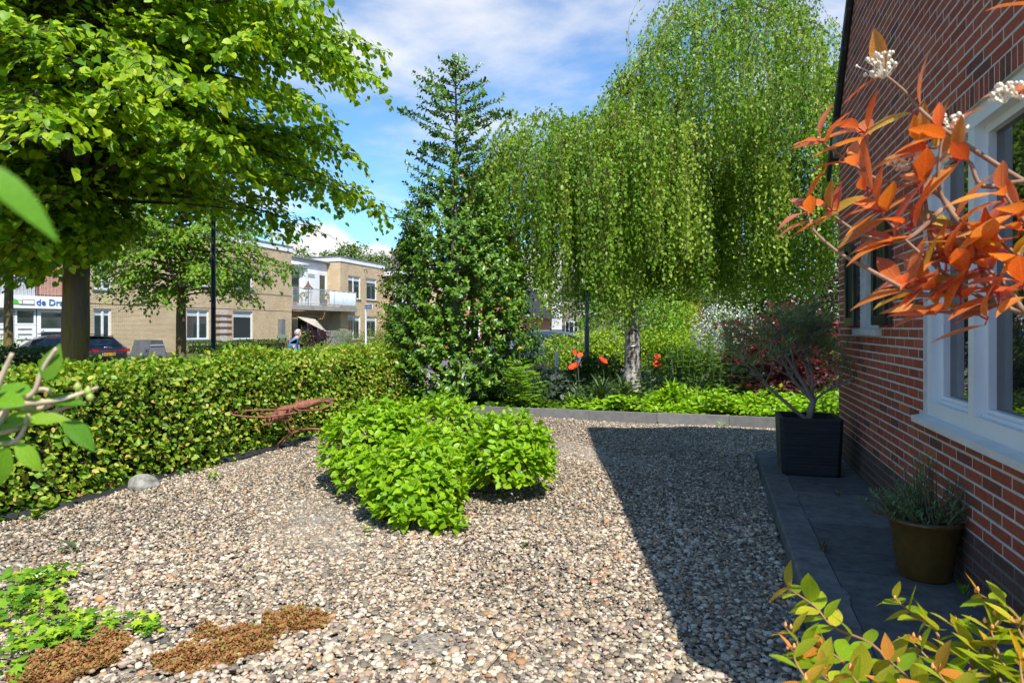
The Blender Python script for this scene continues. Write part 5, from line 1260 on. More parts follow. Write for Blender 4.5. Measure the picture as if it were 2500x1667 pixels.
# white flowering shrub
ws = shrub('white_shrub', 'shrub covered with small white flowers left of the red maple', 'shrub', pl(1778,17.6,-.2), (.95,.8,1.15), 1600, .07, L_FRESH, lobes=12)
n = 2600; P, d = clump_points(n, (0,0,1.38), (1.0,.86,.98), 14, shell=.3); P = P[P[:,2] > .9]; n = len(P)
foliage(ws, P, rdir(n), rdir(n)+np.array([0,-.5,.8]), .062*rng.uniform(.6,1.3,n), T_LO, L_WHITE, name='blossom')
# red japanese maple: palm shaped leaves in tiers
mp = thing('japanese_maple', 'dark red Japanese maple behind the planter tree', 'tree', pl(1925,11.4)); PP = []; DD = []
for i in range(120):
    a = rnd.uniform(0, 6.28); r_ = .95*math.sqrt(rnd.random()); z = .35+1.5*rnd.random()*(1-.35*r_); n = 34
    c = np.array([1.12*r_*math.cos(a), .9*r_*math.sin(a), z]); q = rng.normal(0, 1, (n,3))*np.array([.16,.16,.05]); PP.append(c+q); o = unit(q+np.array([math.cos(a),math.sin(a),0])*.1); DD.append(o*.8+np.array([0,-.2,-.55])+rng.normal(0,.2,(n,3)))
P = np.concatenate(PP); n = len(P)
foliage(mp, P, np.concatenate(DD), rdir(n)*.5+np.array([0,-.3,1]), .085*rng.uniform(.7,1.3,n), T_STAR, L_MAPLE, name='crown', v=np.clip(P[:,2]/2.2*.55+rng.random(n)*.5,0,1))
sm = MB(); sm.tube([(0,0,-.05),(.05,0,.5),(.0,.05,1.0)], [.05,.04,.02], 6)
for i in range(16): a = i*2.4; sm.tube([(.03,0,.4+.03*i),(.5*math.cos(a),.45*math.sin(a),.8+.05*i),(.95*math.cos(a),.8*math.sin(a),.75+.06*i)], [.018,.012,.004], 4)
sm.build('trunk', BARK, mp)
for px, Y, w_, h_, lm, lab in ((1880,13.6,1.6,1.5,L_DARK,'dark evergreen shrub behind the red maple'),(2010,13.0,1.3,1.35,L_FRESH,'light green shrub between red maple and house corner'),(1790,13.3,1.3,1.0,L_DARK,'dark green shrub below the white flowers'),(1660,14.2,1.4,1.0,L_FRESH,'fresh green shrub right of the birch foot'),(1450,13.6,1.3,.8,L_DARK,'dark low shrub left of the birch foot')):
    shrub('evergreen_shrub', lab, 'shrub', pl(px, Y), (w_/2, w_/2.4, h_/2), 1700, .075, lm, T_MID, lobes=10)
# ferny perennial, daylily, dark heuchera, tall stems, ground cover
def tuft(name, label, base, n, length, m, spread=.5, tm=T_BLADE, up=1.0, lean=(0,0)):
    t_ = thing(name, label, 'plant', base)
    a = rng.uniform(0, 6.28, n); tl = rng.uniform(.15, 1, n)*spread
    D = np.stack([np.cos(a)*tl+lean[0], np.sin(a)*tl+lean[1], np.full(n, up)], -1)
    P = np.stack([np.cos(a)*tl*.12, np.sin(a)*tl*.12, np.full(n,-.01)], -1); N = np.stack([-np.cos(a), -np.sin(a), np.full(n,.6)], -1)+rng.normal(0,.15,(n,3))
    S = length*rng.uniform(.55,1.1,n)
    tv, tt = tm; k = len(tv); Fm = frames(D, N); V = np.einsum('nij,kj->nki', Fm*S[:,None,None], tv)
    tip = (tv[:,1][None,:]**2)*S[:,None]*tl[:,None]*.75; V[:,:,2] -= tip; V[:,:,0] += np.cos(a)[:,None]*tip*.35; V[:,:,1] += np.sin(a)[:,None]*tip*.35
    V += P[:,None,:]; V[:,:,2] = np.maximum(V[:,:,2], .0)
    me = np_mesh('leaves', V.reshape(-1,3), (tt[None]+(np.arange(n)*k)[:,None,None]).reshape(-1,3), np.repeat(rng.random(n),k))
    link('blades', me, m, t_, kind='stuff'); return t_
tuft('daylily', 'clump of long bright strap leaves in front of the birch trunk', pl(1640,10.3), 150, .62, L_FRESH, .85)
tuft('daylily', 'smaller strap leaved clump right of the big strap leaved one', pl(1712,10.6), 80, .5, L_FRESH, .8)
tuft('grass_tuft', 'small upright grass tuft behind the kerb, left of the big clump', pl(1392,10.6), 40, .36, L_FRESH, .45)
def fern_stem(t_, b, h, lean, n, ls, m, nl):
    PP, DD, NN_ = [], [], []; sm = MB()
    for i in range(n):
        a = rnd.uniform(0,6.28); q = rnd.uniform(.2,1)*lean; hh_ = h*rnd.uniform(.7,1.05); e = np.array([q*math.cos(a), q*math.sin(a), hh_]); r0 = np.array([.08*math.cos(a*1.7),.08*math.sin(a*1.7),0])
        sm.tube([r0, r0+e*.5+np.array([0,0,.05]), r0+e], [.006,.005,.002], 4)
        for f in np.linspace(.25, 1, nl):
            p = r0+e*f; b_ = rnd.uniform(0,6.28); d = np.array([math.cos(b_), math.sin(b_), .25])
            for g in np.linspace(.2, 1, 5):
                sd = np.array([-d[1], d[0], 0])
                for s_ in (1,-1): PP.append(p+d*ls*1.6*g); DD.append(d*.7+sd*s_*.8+np.array([0,0,-.2])); NN_.append(np.array([0,-.3,1])+rng.normal(0,.25,3))
    sm.build('stem', STEM, t_); P = np.array(PP)
    foliage(t_, P, np.array(DD), np.array(NN_), ls*rng.uniform(.6,1.1,len(P)), T_NARROW if ls > .05 else T_LO, m)
f1 = thing('ferny_plant', 'ferny pale green perennial at the foot of the holly', 'plant', pl(1272,10.3)); fern_stem(f1, None, .72, .3, 22, .085, L_FRESH, 7)
MB().lathe([(0,.02),(.03,.015),(.035,0),(0,-.01)], 8, (-.02,-.1,.98)).build('flower', mat('orange_flower', [(.7,.25,.02),(.75,.3,.03)], rough=.6), f1); MB().tube([(-.02,-.1,.1),(-.02,-.1,.98)], .004, 4).build('flower_stalk', STEM, f1)
shrub('heuchera', 'dark leaved low plant between ferny plant and poppies', 'plant', pl(1378,10.9), (.33,.28,.23), 420, .085, leafmat('leaf_heuchera', [(.035,.045,.03),(.07,.085,.055),(.10,.12,.075)], gain=(.7,.9,.8), trans=.15), T_HEART, lobes=6)
for px, Y, h, lab in ((1665,11.4,1.05,'tall stemmed dark green perennial right of the lowest right poppy'),(1735,11.2,1.15,'tall stemmed dark green perennial in front of the white shrub'),(1790,11.6,1.0,'tall stemmed perennial left of the red maple'),(1600,11.9,.85,'leafy perennial right beside the birch trunk')):
    t_ = thing('tall_perennial', lab, 'plant', pl(px, Y)); PP, DD, NN_ = [], [], []; sm = MB()
    for i in range(17):
        a = rnd.uniform(0,6.28); r0 = np.array([.3*math.cos(a)*rnd.random(), .2*math.sin(a), 0]); hh_ = h*rnd.uniform(.55,1.05); e = r0+np.array([.1*math.cos(a),.1*math.sin(a),hh_]); sm.tube([r0,e], [.007,.004], 4)
        for f in np.linspace(.15,.95,9):
            for s_ in (0,1.57,3.14,4.71)[::2] if rnd.random() < .5 else (1.57,4.71): PP.append(r0+(e-r0)*f); DD.append([math.cos(a+s_),math.sin(a+s_),.15-.3*rnd.random()]); NN_.append([rnd.gauss(0,.2),-.2,1])
    sm.build('stem', STEM, t_); foliage(t_, np.array(PP), np.array(DD), np.array(NN_), .12*rng.uniform(.6,1.1,len(PP)), T_MID, L_DARK)
# low ground cover all over the bed
def cover(label, boxes, m, tm, size, name='ground_cover'):
    PP = []
    for (s0, s1, t0, t1, h, n) in boxes:
        s = rng.uniform(s0, s1, n); t = rng.uniform(t0, t1, n)
        hz = h*(.55+.45*np.sin(s*5+1)*np.sin(t*4.3)+.25*np.sin(s*11+t*9))*rng.random(n)**.45
        x = W0.x+WD.x*s+WNRM.x*t; y = W0.y+WD.y*s+WNRM.y*t; PP.append(np.stack([x,y,.09+np.abs(hz)+.01],-1))
    P = np.concatenate(PP); n = len(P); D = rdir(n); D[:,2] = D[:,2]*.3+.1
    me = leaf_mesh(name, P, D, rdir(n)*.55+np.array([0,-.25,1]), size*rng.uniform(.6,1.3,n), tm)
    link(name, me, m, None, kind='stuff', label=label, cat='ground cover')
cover('bright low ground cover leaves along the right half of the kerb', [(9.42,10.6,-1.6,2.2,.34,6500),(9.42,9.9,2.2,3.4,.22,900)], L_BUSH, T_MID, .075)
cover('mixed low green leaves filling the rest of the bed', [(9.42,10.9,2.2,5.2,.16,3800),(10.5,15.8,-4,6.2,.38,9000)], L_DARK, T_MID, .09)
cover('pale creeping leaves behind the left part of the kerb', [(9.40,9.75,2.4,5.1,.12,1600),(8.9,9.6,5.2,6.6,.25,900)], L_FRESH, T_HEART, .06)
tuft('feathery_grass', 'feathery grey green stems below the poppies', pl(1470,10.9), 120, .62, L_GREY, .5)
tuft('feathery_grass', 'feathery grey green stems at the left foot of the birch', pl(1520,11.3), 80, .6, L_GREY, .5)
# poppies
POP = leafmat('petal_poppy', [(.72,.055,.012),(.85,.085,.015),(.92,.14,.025)], gain=(1,1,1), trans=.35, tcol=(1,.5,.3), rough=.6)
T_PET = tmpl([(0,0,0),(-.35,.3,.10),(-.55,.7,.28),(-.3,1,.38),(0,.92,.33),(.3,1,.40),(.55,.7,.28),(.35,.3,.10),(0,.5,.12)], [(0,8,1),(1,8,2),(2,8,3),(3,8,4),(4,8,5),(5,8,6),(6,8,7),(7,8,0)])
for px, py, Y, sz, lab, tilt in ((1408,868,11.0,.105,'orange red poppy, topmost of the three on the left',(.3,-.5)),(1403,899,10.8,.10,'orange red poppy, lowest of the three on the left',(-.4,-.4)),(1471,885,10.9,.105,'orange red poppy nearest the birch trunk on its left',(.5,-.3)),(1604,873,11.6,.075,'red poppy right of the birch trunk, upper of the two',(.1,-.7)),(1603,890,11.5,.085,'red poppy right of the birch trunk, lower of the two',(0,-.8))):
    p = at(px, py, Y); t_ = thing('poppy', lab, 'flower', (p.x, p.y, .09), group='poppies'); h = p.z-.09
    MB().tube([(.06,.05,0),(.04,.02,h*.5),(0,0,h)], [.005,.004,.0035], 5).build('stalk', STEM, t_)
    ax = unit(np.array([tilt[0], tilt[1], .8]))
    for k in range(6):
        a = k*1.047+(.5 if k > 2 else 0); u = unit(np.cross(ax,[.2,.9,.1])); w_ = np.cross(ax,u); d = u*math.cos(a*2 if False else a)+w_*math.sin(a)
        me = leaf_mesh('petal', np.array([[0,0,h]]), (d+ax*.15)[None], (ax-d*.2)[None], [sz*rnd.uniform(.8,1.1)], T_PET, v=np.array([rnd.random()]), smooth=True); link('petal', me, POP, t_)
    MB().lathe([(0,-.01),(.012,0),(.014,.012),(.01,.02),(0,.022)], 8, (0,0,h)).build('seed_head', DARKM, t_)
    n = 26; z = rng.random(n)*h*.6; foliage(t_, np.stack([rng.normal(0,.05,n),rng.normal(0,.05,n),z],-1), rdir(n)+np.array([0,0,.5]), rdir(n)+np.array([0,0,1]), rng.uniform(.08,.16,n), T_NARROW, L_GREY, name='leaves')

# ------------------------------------------------------------------ bright bush in the gravel: every leaf a blade of its own
bb = Vector((-.62, 5.45, 0)); bush = thing('leafy_bush', 'low bright green rounded bush growing out of the gravel', 'shrub', bb)
lob = [(-.72,4.80,.57,.39,.38,170),(-.70,4.62,.30,.29,.28,60),(-1.20,5.75,.74,.50,.50,200),(-.72,6.15,.76,.58,.52,180),(-.02,5.40,.70,.38,.40,190),(-.66,5.48,.58,.34,.34,90),(-1.05,5.3,.50,.36,.36,70),(-.44,4.40,.15,.13,.11,12)]
PP, DD, NN_, SS = [], [], [], []; sm = MB()
for (x, y, zt, rx, ry, n) in lob:
    for i in range(int(n*1.15)):
        a = rnd.uniform(0, 6.28); ph = math.acos(rnd.uniform(-.25, 1)); d = np.array([math.sin(ph)*math.cos(a), math.sin(ph)*math.sin(a), math.cos(ph)])
        q = 1-.25*rnd.random()**2
        zr = zt*.62; c = np.array([x, y, zt-zr]); p = c + d*np.array([rx, ry, zr])*q
        if p[2] < .06: p[2] = .06+rnd.random()*.05
        up = unit(d*np.array([.8,.8,.3])+np.array([0,0,.75])); u = unit(np.cross(up, [rnd.random(), rnd.random(), .3])); w_ = np.cross(up, u)
        b0 = rnd.random()*6.28
        if i % 3 == 0: sm.tube([np.array([x*.7+bb.x*.3, y*.7+bb.y*.3, .0]), c*.5+p*.5, p], [.006,.005,.003], 4)
        for lev, (k, out, dz, s) in enumerate(((2,1.0,-.075,1.15),(2,.9,-.04,1.1),(2,.65,0,.85),(1,.2,.01,.6))):
            for m_ in range(k):
                g = b0 + lev*1.57 + m_*3.14; rd = u*math.cos(g)+w_*math.sin(g)
                PP.append(p + up*dz + rd*.008); DD.append(rd*out+up*(.55 if lev < 3 else 1.2)+np.array([0,0,-.1])+rng.normal(0,.12,3)); NN_.append(up*1.0-rd*.15+rng.normal(0,.12,3)); SS.append(.075*s*rnd.uniform(.75,1.2))
P, D, N, S = np.array(PP), np.array(DD), np.array(NN_), np.array(SS)
key = S/np.linalg.norm(P-np.array([0,0,CAM_H]), axis=1) * (1 + .25*(unit(N)[:,2])) - .02*(P[:,1] > 5.6)
order = np.argsort(-key); single = order[:290]; rest = order[290:]
foliage(bush, P[rest]-np.array(bb), D[rest], N[rest], S[rest], T_MID, L_BUSH, name='foliage')
sm2 = MB(); sm2.v = [tuple(np.array(q)-np.array(bb)) for q in sm.v]; sm2.f = sm.f; sm2.build('stems', TWIG, bush)
LM = []
for i in range(8): LM.append(leaf_mesh('leaf', np.zeros((1,3)), np.array([[0,1.,0]]), np.array([[0,0,1.]]), [1.0], curved(5, .29, .12+.02*i, .2), v=np.array([i/7]), smooth=True))
def leaf_objs(par, base, P, D, N, S, meshes, m):
    Fm = frames(D, N)
    for i in range(len(P)):
        o = link('leaf', meshes[rnd.randrange(len(meshes))], m, par); f = Fm[i]*S[i]; p = P[i]-np.array(base)
        o.matrix_local = Matrix(((f[0][0],f[0][1],f[0][2],p[0]),(f[1][0],f[1][1],f[1][2],p[1]),(f[2][0],f[2][1],f[2][2],p[2]),(0,0,0,1)))
leaf_objs(bush, bb, P[single], D[single], N[single], S[single], LM, veinmat('leaf_bush_veined', [(.07,.20,.010),(.13,.30,.014),(.20,.38,.03)], trans=.38))

# ------------------------------------------------------------------ rusty wire dragonfly on its arch
dg0 = at(730, 802, 7.45); DG = Vector((dg0.x, 7.45, 0)); dgf = thing('dragonfly_sculpture', 'rusty wire dragonfly sculpture on an arched rod before the hedge', 'sculpture', DG)
RST = mat('rusty_iron', [(.13,.045,.028),(.24,.09,.055),(.30,.13,.085)], rough=.85, scale=30, bump=.4)
def dp(x, y, dy=0.0):                                  # from the enlarged view of the sculpture (1344 px wide for 360 px)
    return at(540+x*.26786, 930+y*.26786, 7.45+dy) - DG
def crv(pts, n=8):
    pts = [Vector(p) for p in pts]; out = []
    for i in range(len(pts)-1):
        p0, p1, p2, p3 = pts[max(0,i-1)], pts[i], pts[i+1], pts[min(len(pts)-1,i+2)]
        for j in range(n):
            t = j/n; out.append(.5*((2*p1)+(-p0+p2)*t+(2*p0-5*p1+4*p2-p3)*t*t+(-p0+3*p1-3*p2+p3)*t**3))
    return out+[pts[-1]]
bp = crv([dp(470,345,-.12),dp(540,300,-.06),dp(620,255,0),dp(740,222,.1),dp(840,200,.18),dp(900,186,.24)], 5)
nb_ = len(bp); MB().tube(bp, [.012+.062*math.sin(math.pi*min(1,(i/nb_)*1.9+.08))**.8 if i < nb_*.5 else .05-.022*((i-nb_*.5)/(nb_*.5))**1.5 for i in range(nb_)], 10).build('body', RST, dgf, smooth=True)
hd = MB()
for (x, y, r_) in ((405,352,.055),(437,350,.05)):
    c = dp(x, y, -.16); hd.tube([c+Vector((r_*math.cos(a)*.9, .02*math.sin(a), r_*math.sin(a))) for a in np.linspace(0, 6.28, 17)], .009, 6)
hd.build('head', RST, dgf)
def wing(pts): MB().tube(crv(pts, 6), .0098, 6).build('wing', RST, dgf, smooth=True)
wing([dp(620,250,0),dp(560,262,-.2),dp(300,265,-.45),dp(120,285,-.5),dp(95,300,-.52),dp(180,318,-.52),dp(390,330,-.4),dp(560,308,-.25),dp(700,283,-.12),dp(690,262,-.05),dp(620,232,0)])
wing([dp(610,245,.05),dp(450,243,.2),dp(240,240,.3),dp(170,232,.35),dp(240,200,.42),dp(400,148,.5),dp(555,122,.55),dp(600,145,.5),dp(712,170,.35),dp(700,190,.25),dp(620,232,.05)])
wing([dp(660,238,-.05),dp(720,268,-.2),dp(860,262,-.3),dp(960,238,-.3),dp(1012,205,-.28),dp(985,190,-.22),dp(900,188,-.15),dp(780,235,-.05),dp(690,238,0)])
wing([dp(650,232,.05),dp(700,192,.3),dp(820,175,.45),dp(960,162,.5),dp(1020,162,.5),dp(1000,172,.45),dp(860,190,.3),dp(720,225,.1),dp(660,240,.05)])
lp = MB(); c = dp(497,190,.35); lp.tube([c+Vector((.105*math.cos(a), .06*math.sin(a), .024*math.sin(a))) for a in np.linspace(0,6.28,21)], .0065, 6)
lp.tube(crv([dp(555,122,.55),dp(500,160,.45),dp(500,210,.3),dp(560,238,.1),dp(600,240,.05)],5), .0065, 6)
c = dp(440,283,-.2); lp.tube([c+Vector((.10*math.cos(a), .05*math.sin(a), .016*math.sin(a))) for a in np.linspace(0,6.28,21)], .006, 6); lp.build('wing_loop', RST, dgf)
MB().tube(crv([dp(90,165,-.3),dp(180,215,-.28),dp(300,275,-.22),dp(400,330,-.15)],5), .011, 6).build('feeler', RST, dgf)
for q in ([(580,322),(572,380),(600,430),(640,475)],[(590,318),(610,370),(635,420),(660,470)],[(600,318),(650,345),(672,400),(690,455)]):
    MB().tube(crv([dp(x,y,-.05+.03*i) for i,(x,y) in enumerate(q)],5), .0085, 6).build('leg', RST, dgf)
a0_ = dp(500,612,-.02); a0_.z = -.05; a1_ = dp(1400,690,-.3); a1_.z = -.05
MB().tube(crv([a0_,dp(530,570,0),dp(600,505,0),dp(690,458,0),dp(800,436,-.05),dp(920,448,-.1),dp(1060,500,-.15),dp(1180,570,-.2),dp(1280,636,-.25),a1_],6), .013, 8).build('arch_rod', RST, dgf, smooth=True)

# ------------------------------------------------------------------ boulder, weed cloth, small plants on the gravel
rb = at(348, 1190, 1580*1.38/(1195-802)); bm = bmesh.new(); bmesh.ops.create_icosphere(bm, subdivisions=4, radius=1)
V = [(v.co.x*.125*(1+.1*math.sin(5*v.co.y)+.05*math.sin(9*v.co.z+3*v.co.x)), v.co.y*.10*(1+.08*math.sin(4*v.co.x+1)), v.co.z*.085*(1+.1*math.sin(4*v.co.y+2))+.045) for v in bm.verts]
Fv = [tuple(q.index for q in f.verts) for f in bm.faces]; bm.free()
MB().add(V, Fv).build('boulder', mat('boulder_stone', [(.10,.10,.085),(.25,.24,.21),(.40,.39,.35)], rough=.95, scale=14, bump=.8, bscale=40), smooth=True, label='grey lichen speckled boulder at the foot of the hedge', cat='rock', loc=(rb.x, rb.y, 0))
cl = MB(); npt = 60; ss = np.linspace(-.4, 7.4, npt); prof = [(-.10,0),(-.06,.035),(0,.05),(.05,.035),(.075,0)]
V = []
for i, s in enumerate(ss):
    for (dt_, z) in prof:
        p = Hs(s+.02*math.sin(i), 6.06-dt_*(.7+.4*math.sin(i*.9))+.05*math.sin(i*.35), z*(.6+.45*math.sin(i*1.3)**2)); V.append(tuple(p))
m_ = len(prof); cl.add(V, [(i*m_+k, i*m_+k+1, (i+1)*m_+k+1, (i+1)*m_+k) for i in range(npt-1) for k in range(m_-1)])
cl.build('weed_cloth', mat('black_cloth', [(.012,.013,.016),(.03,.032,.036)], rough=.55, scale=20, bump=.6), smooth=True, label='rolled edge of black weed cloth along the hedge foot', cat='cloth')
L_IVY = leafmat('leaf_ivy', [(.03,.12,.012),(.06,.18,.02),(.12,.28,.025),(.22,.38,.03)], trans=.25, rough=.35, spec=.45)
def gp(px, py): Y = 1580*CAM_H/(py-802); return at(px, py, Y)
def ivy(label, spots, n, size):
    c = gp(*spots[0][:2]); t_ = thing('ivy_patch', label, 'ivy', (c.x, c.y, 0)); P = []
    for (px, py, r_, w) in spots:
        g = gp(px, py); k = int(n*w); a = rng.uniform(0,6.28,k); q = r_*np.sqrt(rng.random(k)); P.append(np.stack([g.x+q*np.cos(a), g.y+q*.8*np.sin(a), .02+.07*rng.random(k)*(1-(q/r_)**2)+.012],-1))
    P = np.concatenate(P); k = len(P); D = rdir(k); D[:,2] = D[:,2]*.25; N = rdir(k)*.4+np.array([.0,-.15,1]); S = size*rng.uniform(.55,1.15,k)
    idx = np.argsort(P[:,1]-P[:,2]*4); a, b = idx[:60], idx[60:]
    P0 = P - np.array([c.x, c.y, 0])
    if len(b): foliage(t_, P0[b], D[b], N[b], S[b], T_STAR, L_IVY)
    ms = [leaf_mesh('leaf', np.zeros((1,3)), np.array([[0,1.,0]]), np.array([[0,0,1.]]), [1.0], T_STAR, v=np.array([q])) for q in (.1,.35,.6,.85)]
    leaf_objs(t_, (0,0,0), P0[a], D[a], N[a], S[a], ms, L_IVY)
    sm = MB()
    for i in range(8):
        s = P0[rnd.randrange(k)]; e = P0[rnd.randrange(k)]; sm.tube([(s[0],s[1],.015),((s[0]+e[0])/2,(s[1]+e[1])/2+.03,.03),(e[0],e[1],.02)], .003, 4)
    sm.build('runner', TWIG, t_)
ivy('glossy ivy patch creeping in from the left edge of the gravel', [(30,1450,.24,.5),(20,1500,.26,.5),(110,1420,.12,.18),(160,1412,.07,.06)], 250, .062)
ivy('darker ivy patch just above the left stonecrop', [(120,1555,.20,.45),(220,1535,.15,.3),(330,1545,.07,.1),(370,1552,.05,.07),(150,1580,.15,.2)], 210, .058)
ivy('few ivy leaves in the bottom left corner', [(20,1630,.10,.5),(10,1665,.08,.4)], 40, .06)
L_SED = leafmat('leaf_stonecrop', [(.30,.09,.035),(.36,.15,.05),(.38,.22,.07),(.30,.27,.06)], gain=(.9,.9,.9), trans=.15, rough=.6, tcol=(1,.8,.5))
def sedum(label, spots, n):
    c = gp(*spots[0][:2]); t_ = thing('stonecrop', label, 'plant', (c.x, c.y, 0)); P, D, N = [], [], []
    for (px, py, rx, ry, w) in spots:
        g = gp(px, py)
        for i in range(int(n*w)):
            a = rnd.uniform(0,6.28); q = math.sqrt(rnd.random()); x, y = g.x+rx*q*math.cos(a), g.y+ry*q*math.sin(a); h = rnd.uniform(.022,.085)*(1.15-.6*q)*(.75+.5*math.sin(x*40)*math.sin(y*33))
            for f in np.linspace(.2, 1, 6):
                for m_ in range(3):
                    b = m_*2.09+f*5+i; P.append((x-c.x+.002*math.cos(b), y-c.y+.002*math.sin(b), h*f)); D.append((math.cos(b),math.sin(b),.55)); N.append((-math.cos(b)*.4,-math.sin(b)*.4,1))
    P = np.array(P); k = len(P); foliage(t_, P, np.array(D), np.array(N)+rng.normal(0,.2,(k,3)), .0150*rng.uniform(.6,1.4,k), tmpl([(0,0,0),(-.35,.5,.05),(0,1,.1),(.35,.5,.05),(0,.5,.4)], [(0,4,1),(1,4,2),(2,4,3),(3,4,0)]), L_SED, name='rosettes')
sedum('rust red stonecrop in the bottom left, below the ivy', [(180,1620,.19,.09,.5),(110,1655,.14,.07,.25),(270,1580,.09,.06,.2)], 800)
sedum('rust red stonecrop patch, larger one left of centre', [(480,1620,.17,.10,.45),(590,1590,.13,.08,.25),(720,1525,.15,.085,.4),(640,1555,.1,.06,.15),(530,1560,.12,.05,.15)], 900)
def weed(px, py, n, size, m, label, h=.05):
    g = gp(px, py); t_ = thing('weed', label, 'weed', (g.x, g.y, 0)); a = rng.uniform(0,6.28,n); D = np.stack([np.cos(a),np.sin(a),rng.uniform(.2,1.2,n)],-1)
    foliage(t_, np.stack([rng.normal(0,.02,n),rng.normal(0,.02,n),rng.uniform(.0,h,n)],-1), D, np.stack([-np.cos(a)*.4,-np.sin(a)*.4,np.ones(n)],-1), size*rng.uniform(.6,1.2,n), T_MID, m, name='leaves')
weed(895,1297,9,.05,L_FRESH,'small green seedling in the gravel left of the bush front'); weed(120,1245,26,.06,L_FRESH,'yellow green weed at the left end of the hedge foot'); weed(1768,1042,12,.05,L_FRESH,'small weed in front of the right end of the kerb')
weed(520,1170,14,.05,L_FRESH,'light weed between boulder and sculpture at the hedge foot'); weed(1290,1338,6,.05,L_GREY,'pale wilted leaf lying on the gravel right of the bush'); weed(172,1345,7,.06,L_GREY,'pale wilted leaves on the gravel above the ivy')
weed(650,1095,30,.05,L_FRESH,'weeds around the near foot of the sculpture rod'); weed(90,1268,22,.06,L_IVY,'ivy sprig at the hedge foot near the left edge')
DRY = mat('dry_stalk', [(.20,.10,.04),(.32,.2,.1)], rough=.9, scale=20)
for i, pts in enumerate((((1190,1640),(1240,1590),(1290,1545)),((395,1432),(480,1430),(540,1445)),((570,1440),(600,1410),(615,1385)),((420,1640),(330,1670),(300,1690)),((1640,1240),(1690,1246),(1740,1258)))):
    g0 = gp(*pts[0]); MB().tube([tuple(gp(*q)-g0+Vector((0,0,.022+.01*k))) for k, q in enumerate(pts)], .0022, 4).build('dry_stalk', DRY, label=['thin brown stalk lying on the gravel at the bottom centre','tan stalk on the gravel above the middle stonecrop','curved tan stalk right above the larger stonecrop','brown stalk beside the bottom left stonecrop','dark stick in the house shadow on the gravel'][i], cat='stalk', loc=(g0.x, g0.y, 0))
for i, (px, py) in enumerate(((160,1213),(175,1225),(255,1195))):
    g = gp(px, py); me = leaf_mesh('dry_leaf', np.array([[0,0,.03]]), np.array([[1.,.3*i-.2,.3]]), np.array([[-.2,-.5,1.]]), [.11], T_STAR, v=np.array([.5])); link('dry_leaf', me, mat('dry_leaf', [(.30,.12,.04),(.42,.2,.08)], rough=.9, scale=20), label=['curled brown dead leaf at the hedge foot, leftmost','curled brown dead leaf at the hedge foot, middle one','brown dead leaf beside the boulder'][i], cat='leaf', loc=(g.x, g.y, 0))
n = 420; yy = rng.uniform(2.3, 9.0, n); xx = rng.uniform(-.8,.75,n)*yy; S_ = (xx-W0.x)*WD.x+yy*WD.y; T_ = (xx-W0.x)*WNRM.x+yy*WNRM.y; k_ = (T_ > .9) & (T_ < 6.1) & (S_ < 9.2); xx, yy = xx[k_], yy[k_]; n = len(xx)
me = leaf_mesh('leaf_litter', np.stack([xx, yy, rng.uniform(.012,.022,n)],-1), rdir(n)*np.array([1,1,.15]), rdir(n)*.3+np.array([0,0,1]), rng.uniform(.012,.04,n), T_LO)
link('leaf_litter', me, leafmat('litter', [(.12,.06,.03),(.22,.13,.06),(.10,.14,.03),(.30,.20,.10),(.35,.12,.03)], gain=(1,1,1), trans=.1), kind='stuff', label='bits of dry leaf and stalk scattered over the gravel', cat='leaf litter')
slp = gp(1607, 1032); MB().rbox((0,0,0), (.05,.04,.10), .2, .55).build('ground_spike', BLACKP, label='small black spike leaning on the kerb', cat='spike', loc=(slp.x, slp.y-.02, 0))

# ------------------------------------------------------------------ planter with its little tree, brown pot with lavender
PLM = mat('black_ribbed_plastic', [(.008,.009,.012),(.022,.023,.027)], rough=.55, scale=4, bump=.9, bscale=6, stretch=(.4,.4,22), dist=.012)
cpt = Hs(5.98, .40, .1); plr = thing('planter', 'square black ribbed planter at the far end of the terrace', 'planter', cpt, RZ)
hw, ht_ = .245, .50; q = []
for z, k in ((0,.93),(.02,.96),(ht_-.01,1.04),(ht_,1.03)):
    b_ = .03; w_ = hw*k; q.append([(-w_+b_,-w_),(w_-b_,-w_),(w_,-w_+b_),(w_,w_-b_),(w_-b_,w_),(-w_+b_,w_),(-w_,w_-b_),(-w_,-w_+b_)])
zs = (0,.02,ht_-.01,ht_); V = [(x,y,z) for ring, z in zip(q, zs) for x, y in ring] + [(x*.88,y*.88,ht_) for x,y in q[3]] + [(x*.86,y*.86,ht_-.07) for x,y in q[3]]
mb = MB(); mb.add(V, [(i*8+k, i*8+(k+1)%8, (i+1)*8+(k+1)%8, (i+1)*8+k) for i in range(5) for k in range(8)] + [tuple(range(7,-1,-1))]); mb.build('box', PLM, plr)
MB().prism([(x*.86,y*.86) for x,y in q[3]], ht_-.10, ht_-.06, 'xy').build('soil', BSOIL, plr)
GBK = mat('grey_limb', [(.17,.15,.12),(.30,.27,.22)], rough=.9, scale=16, bump=.4)
otb = Vector((cpt.x, cpt.y, .1+ht_-.065)); ot = thing('potted_tree', 'small airy olive like tree with grey limbs growing in the black planter', 'tree', otb)
br = MB(); PP, DD, NN_ = [], [], []
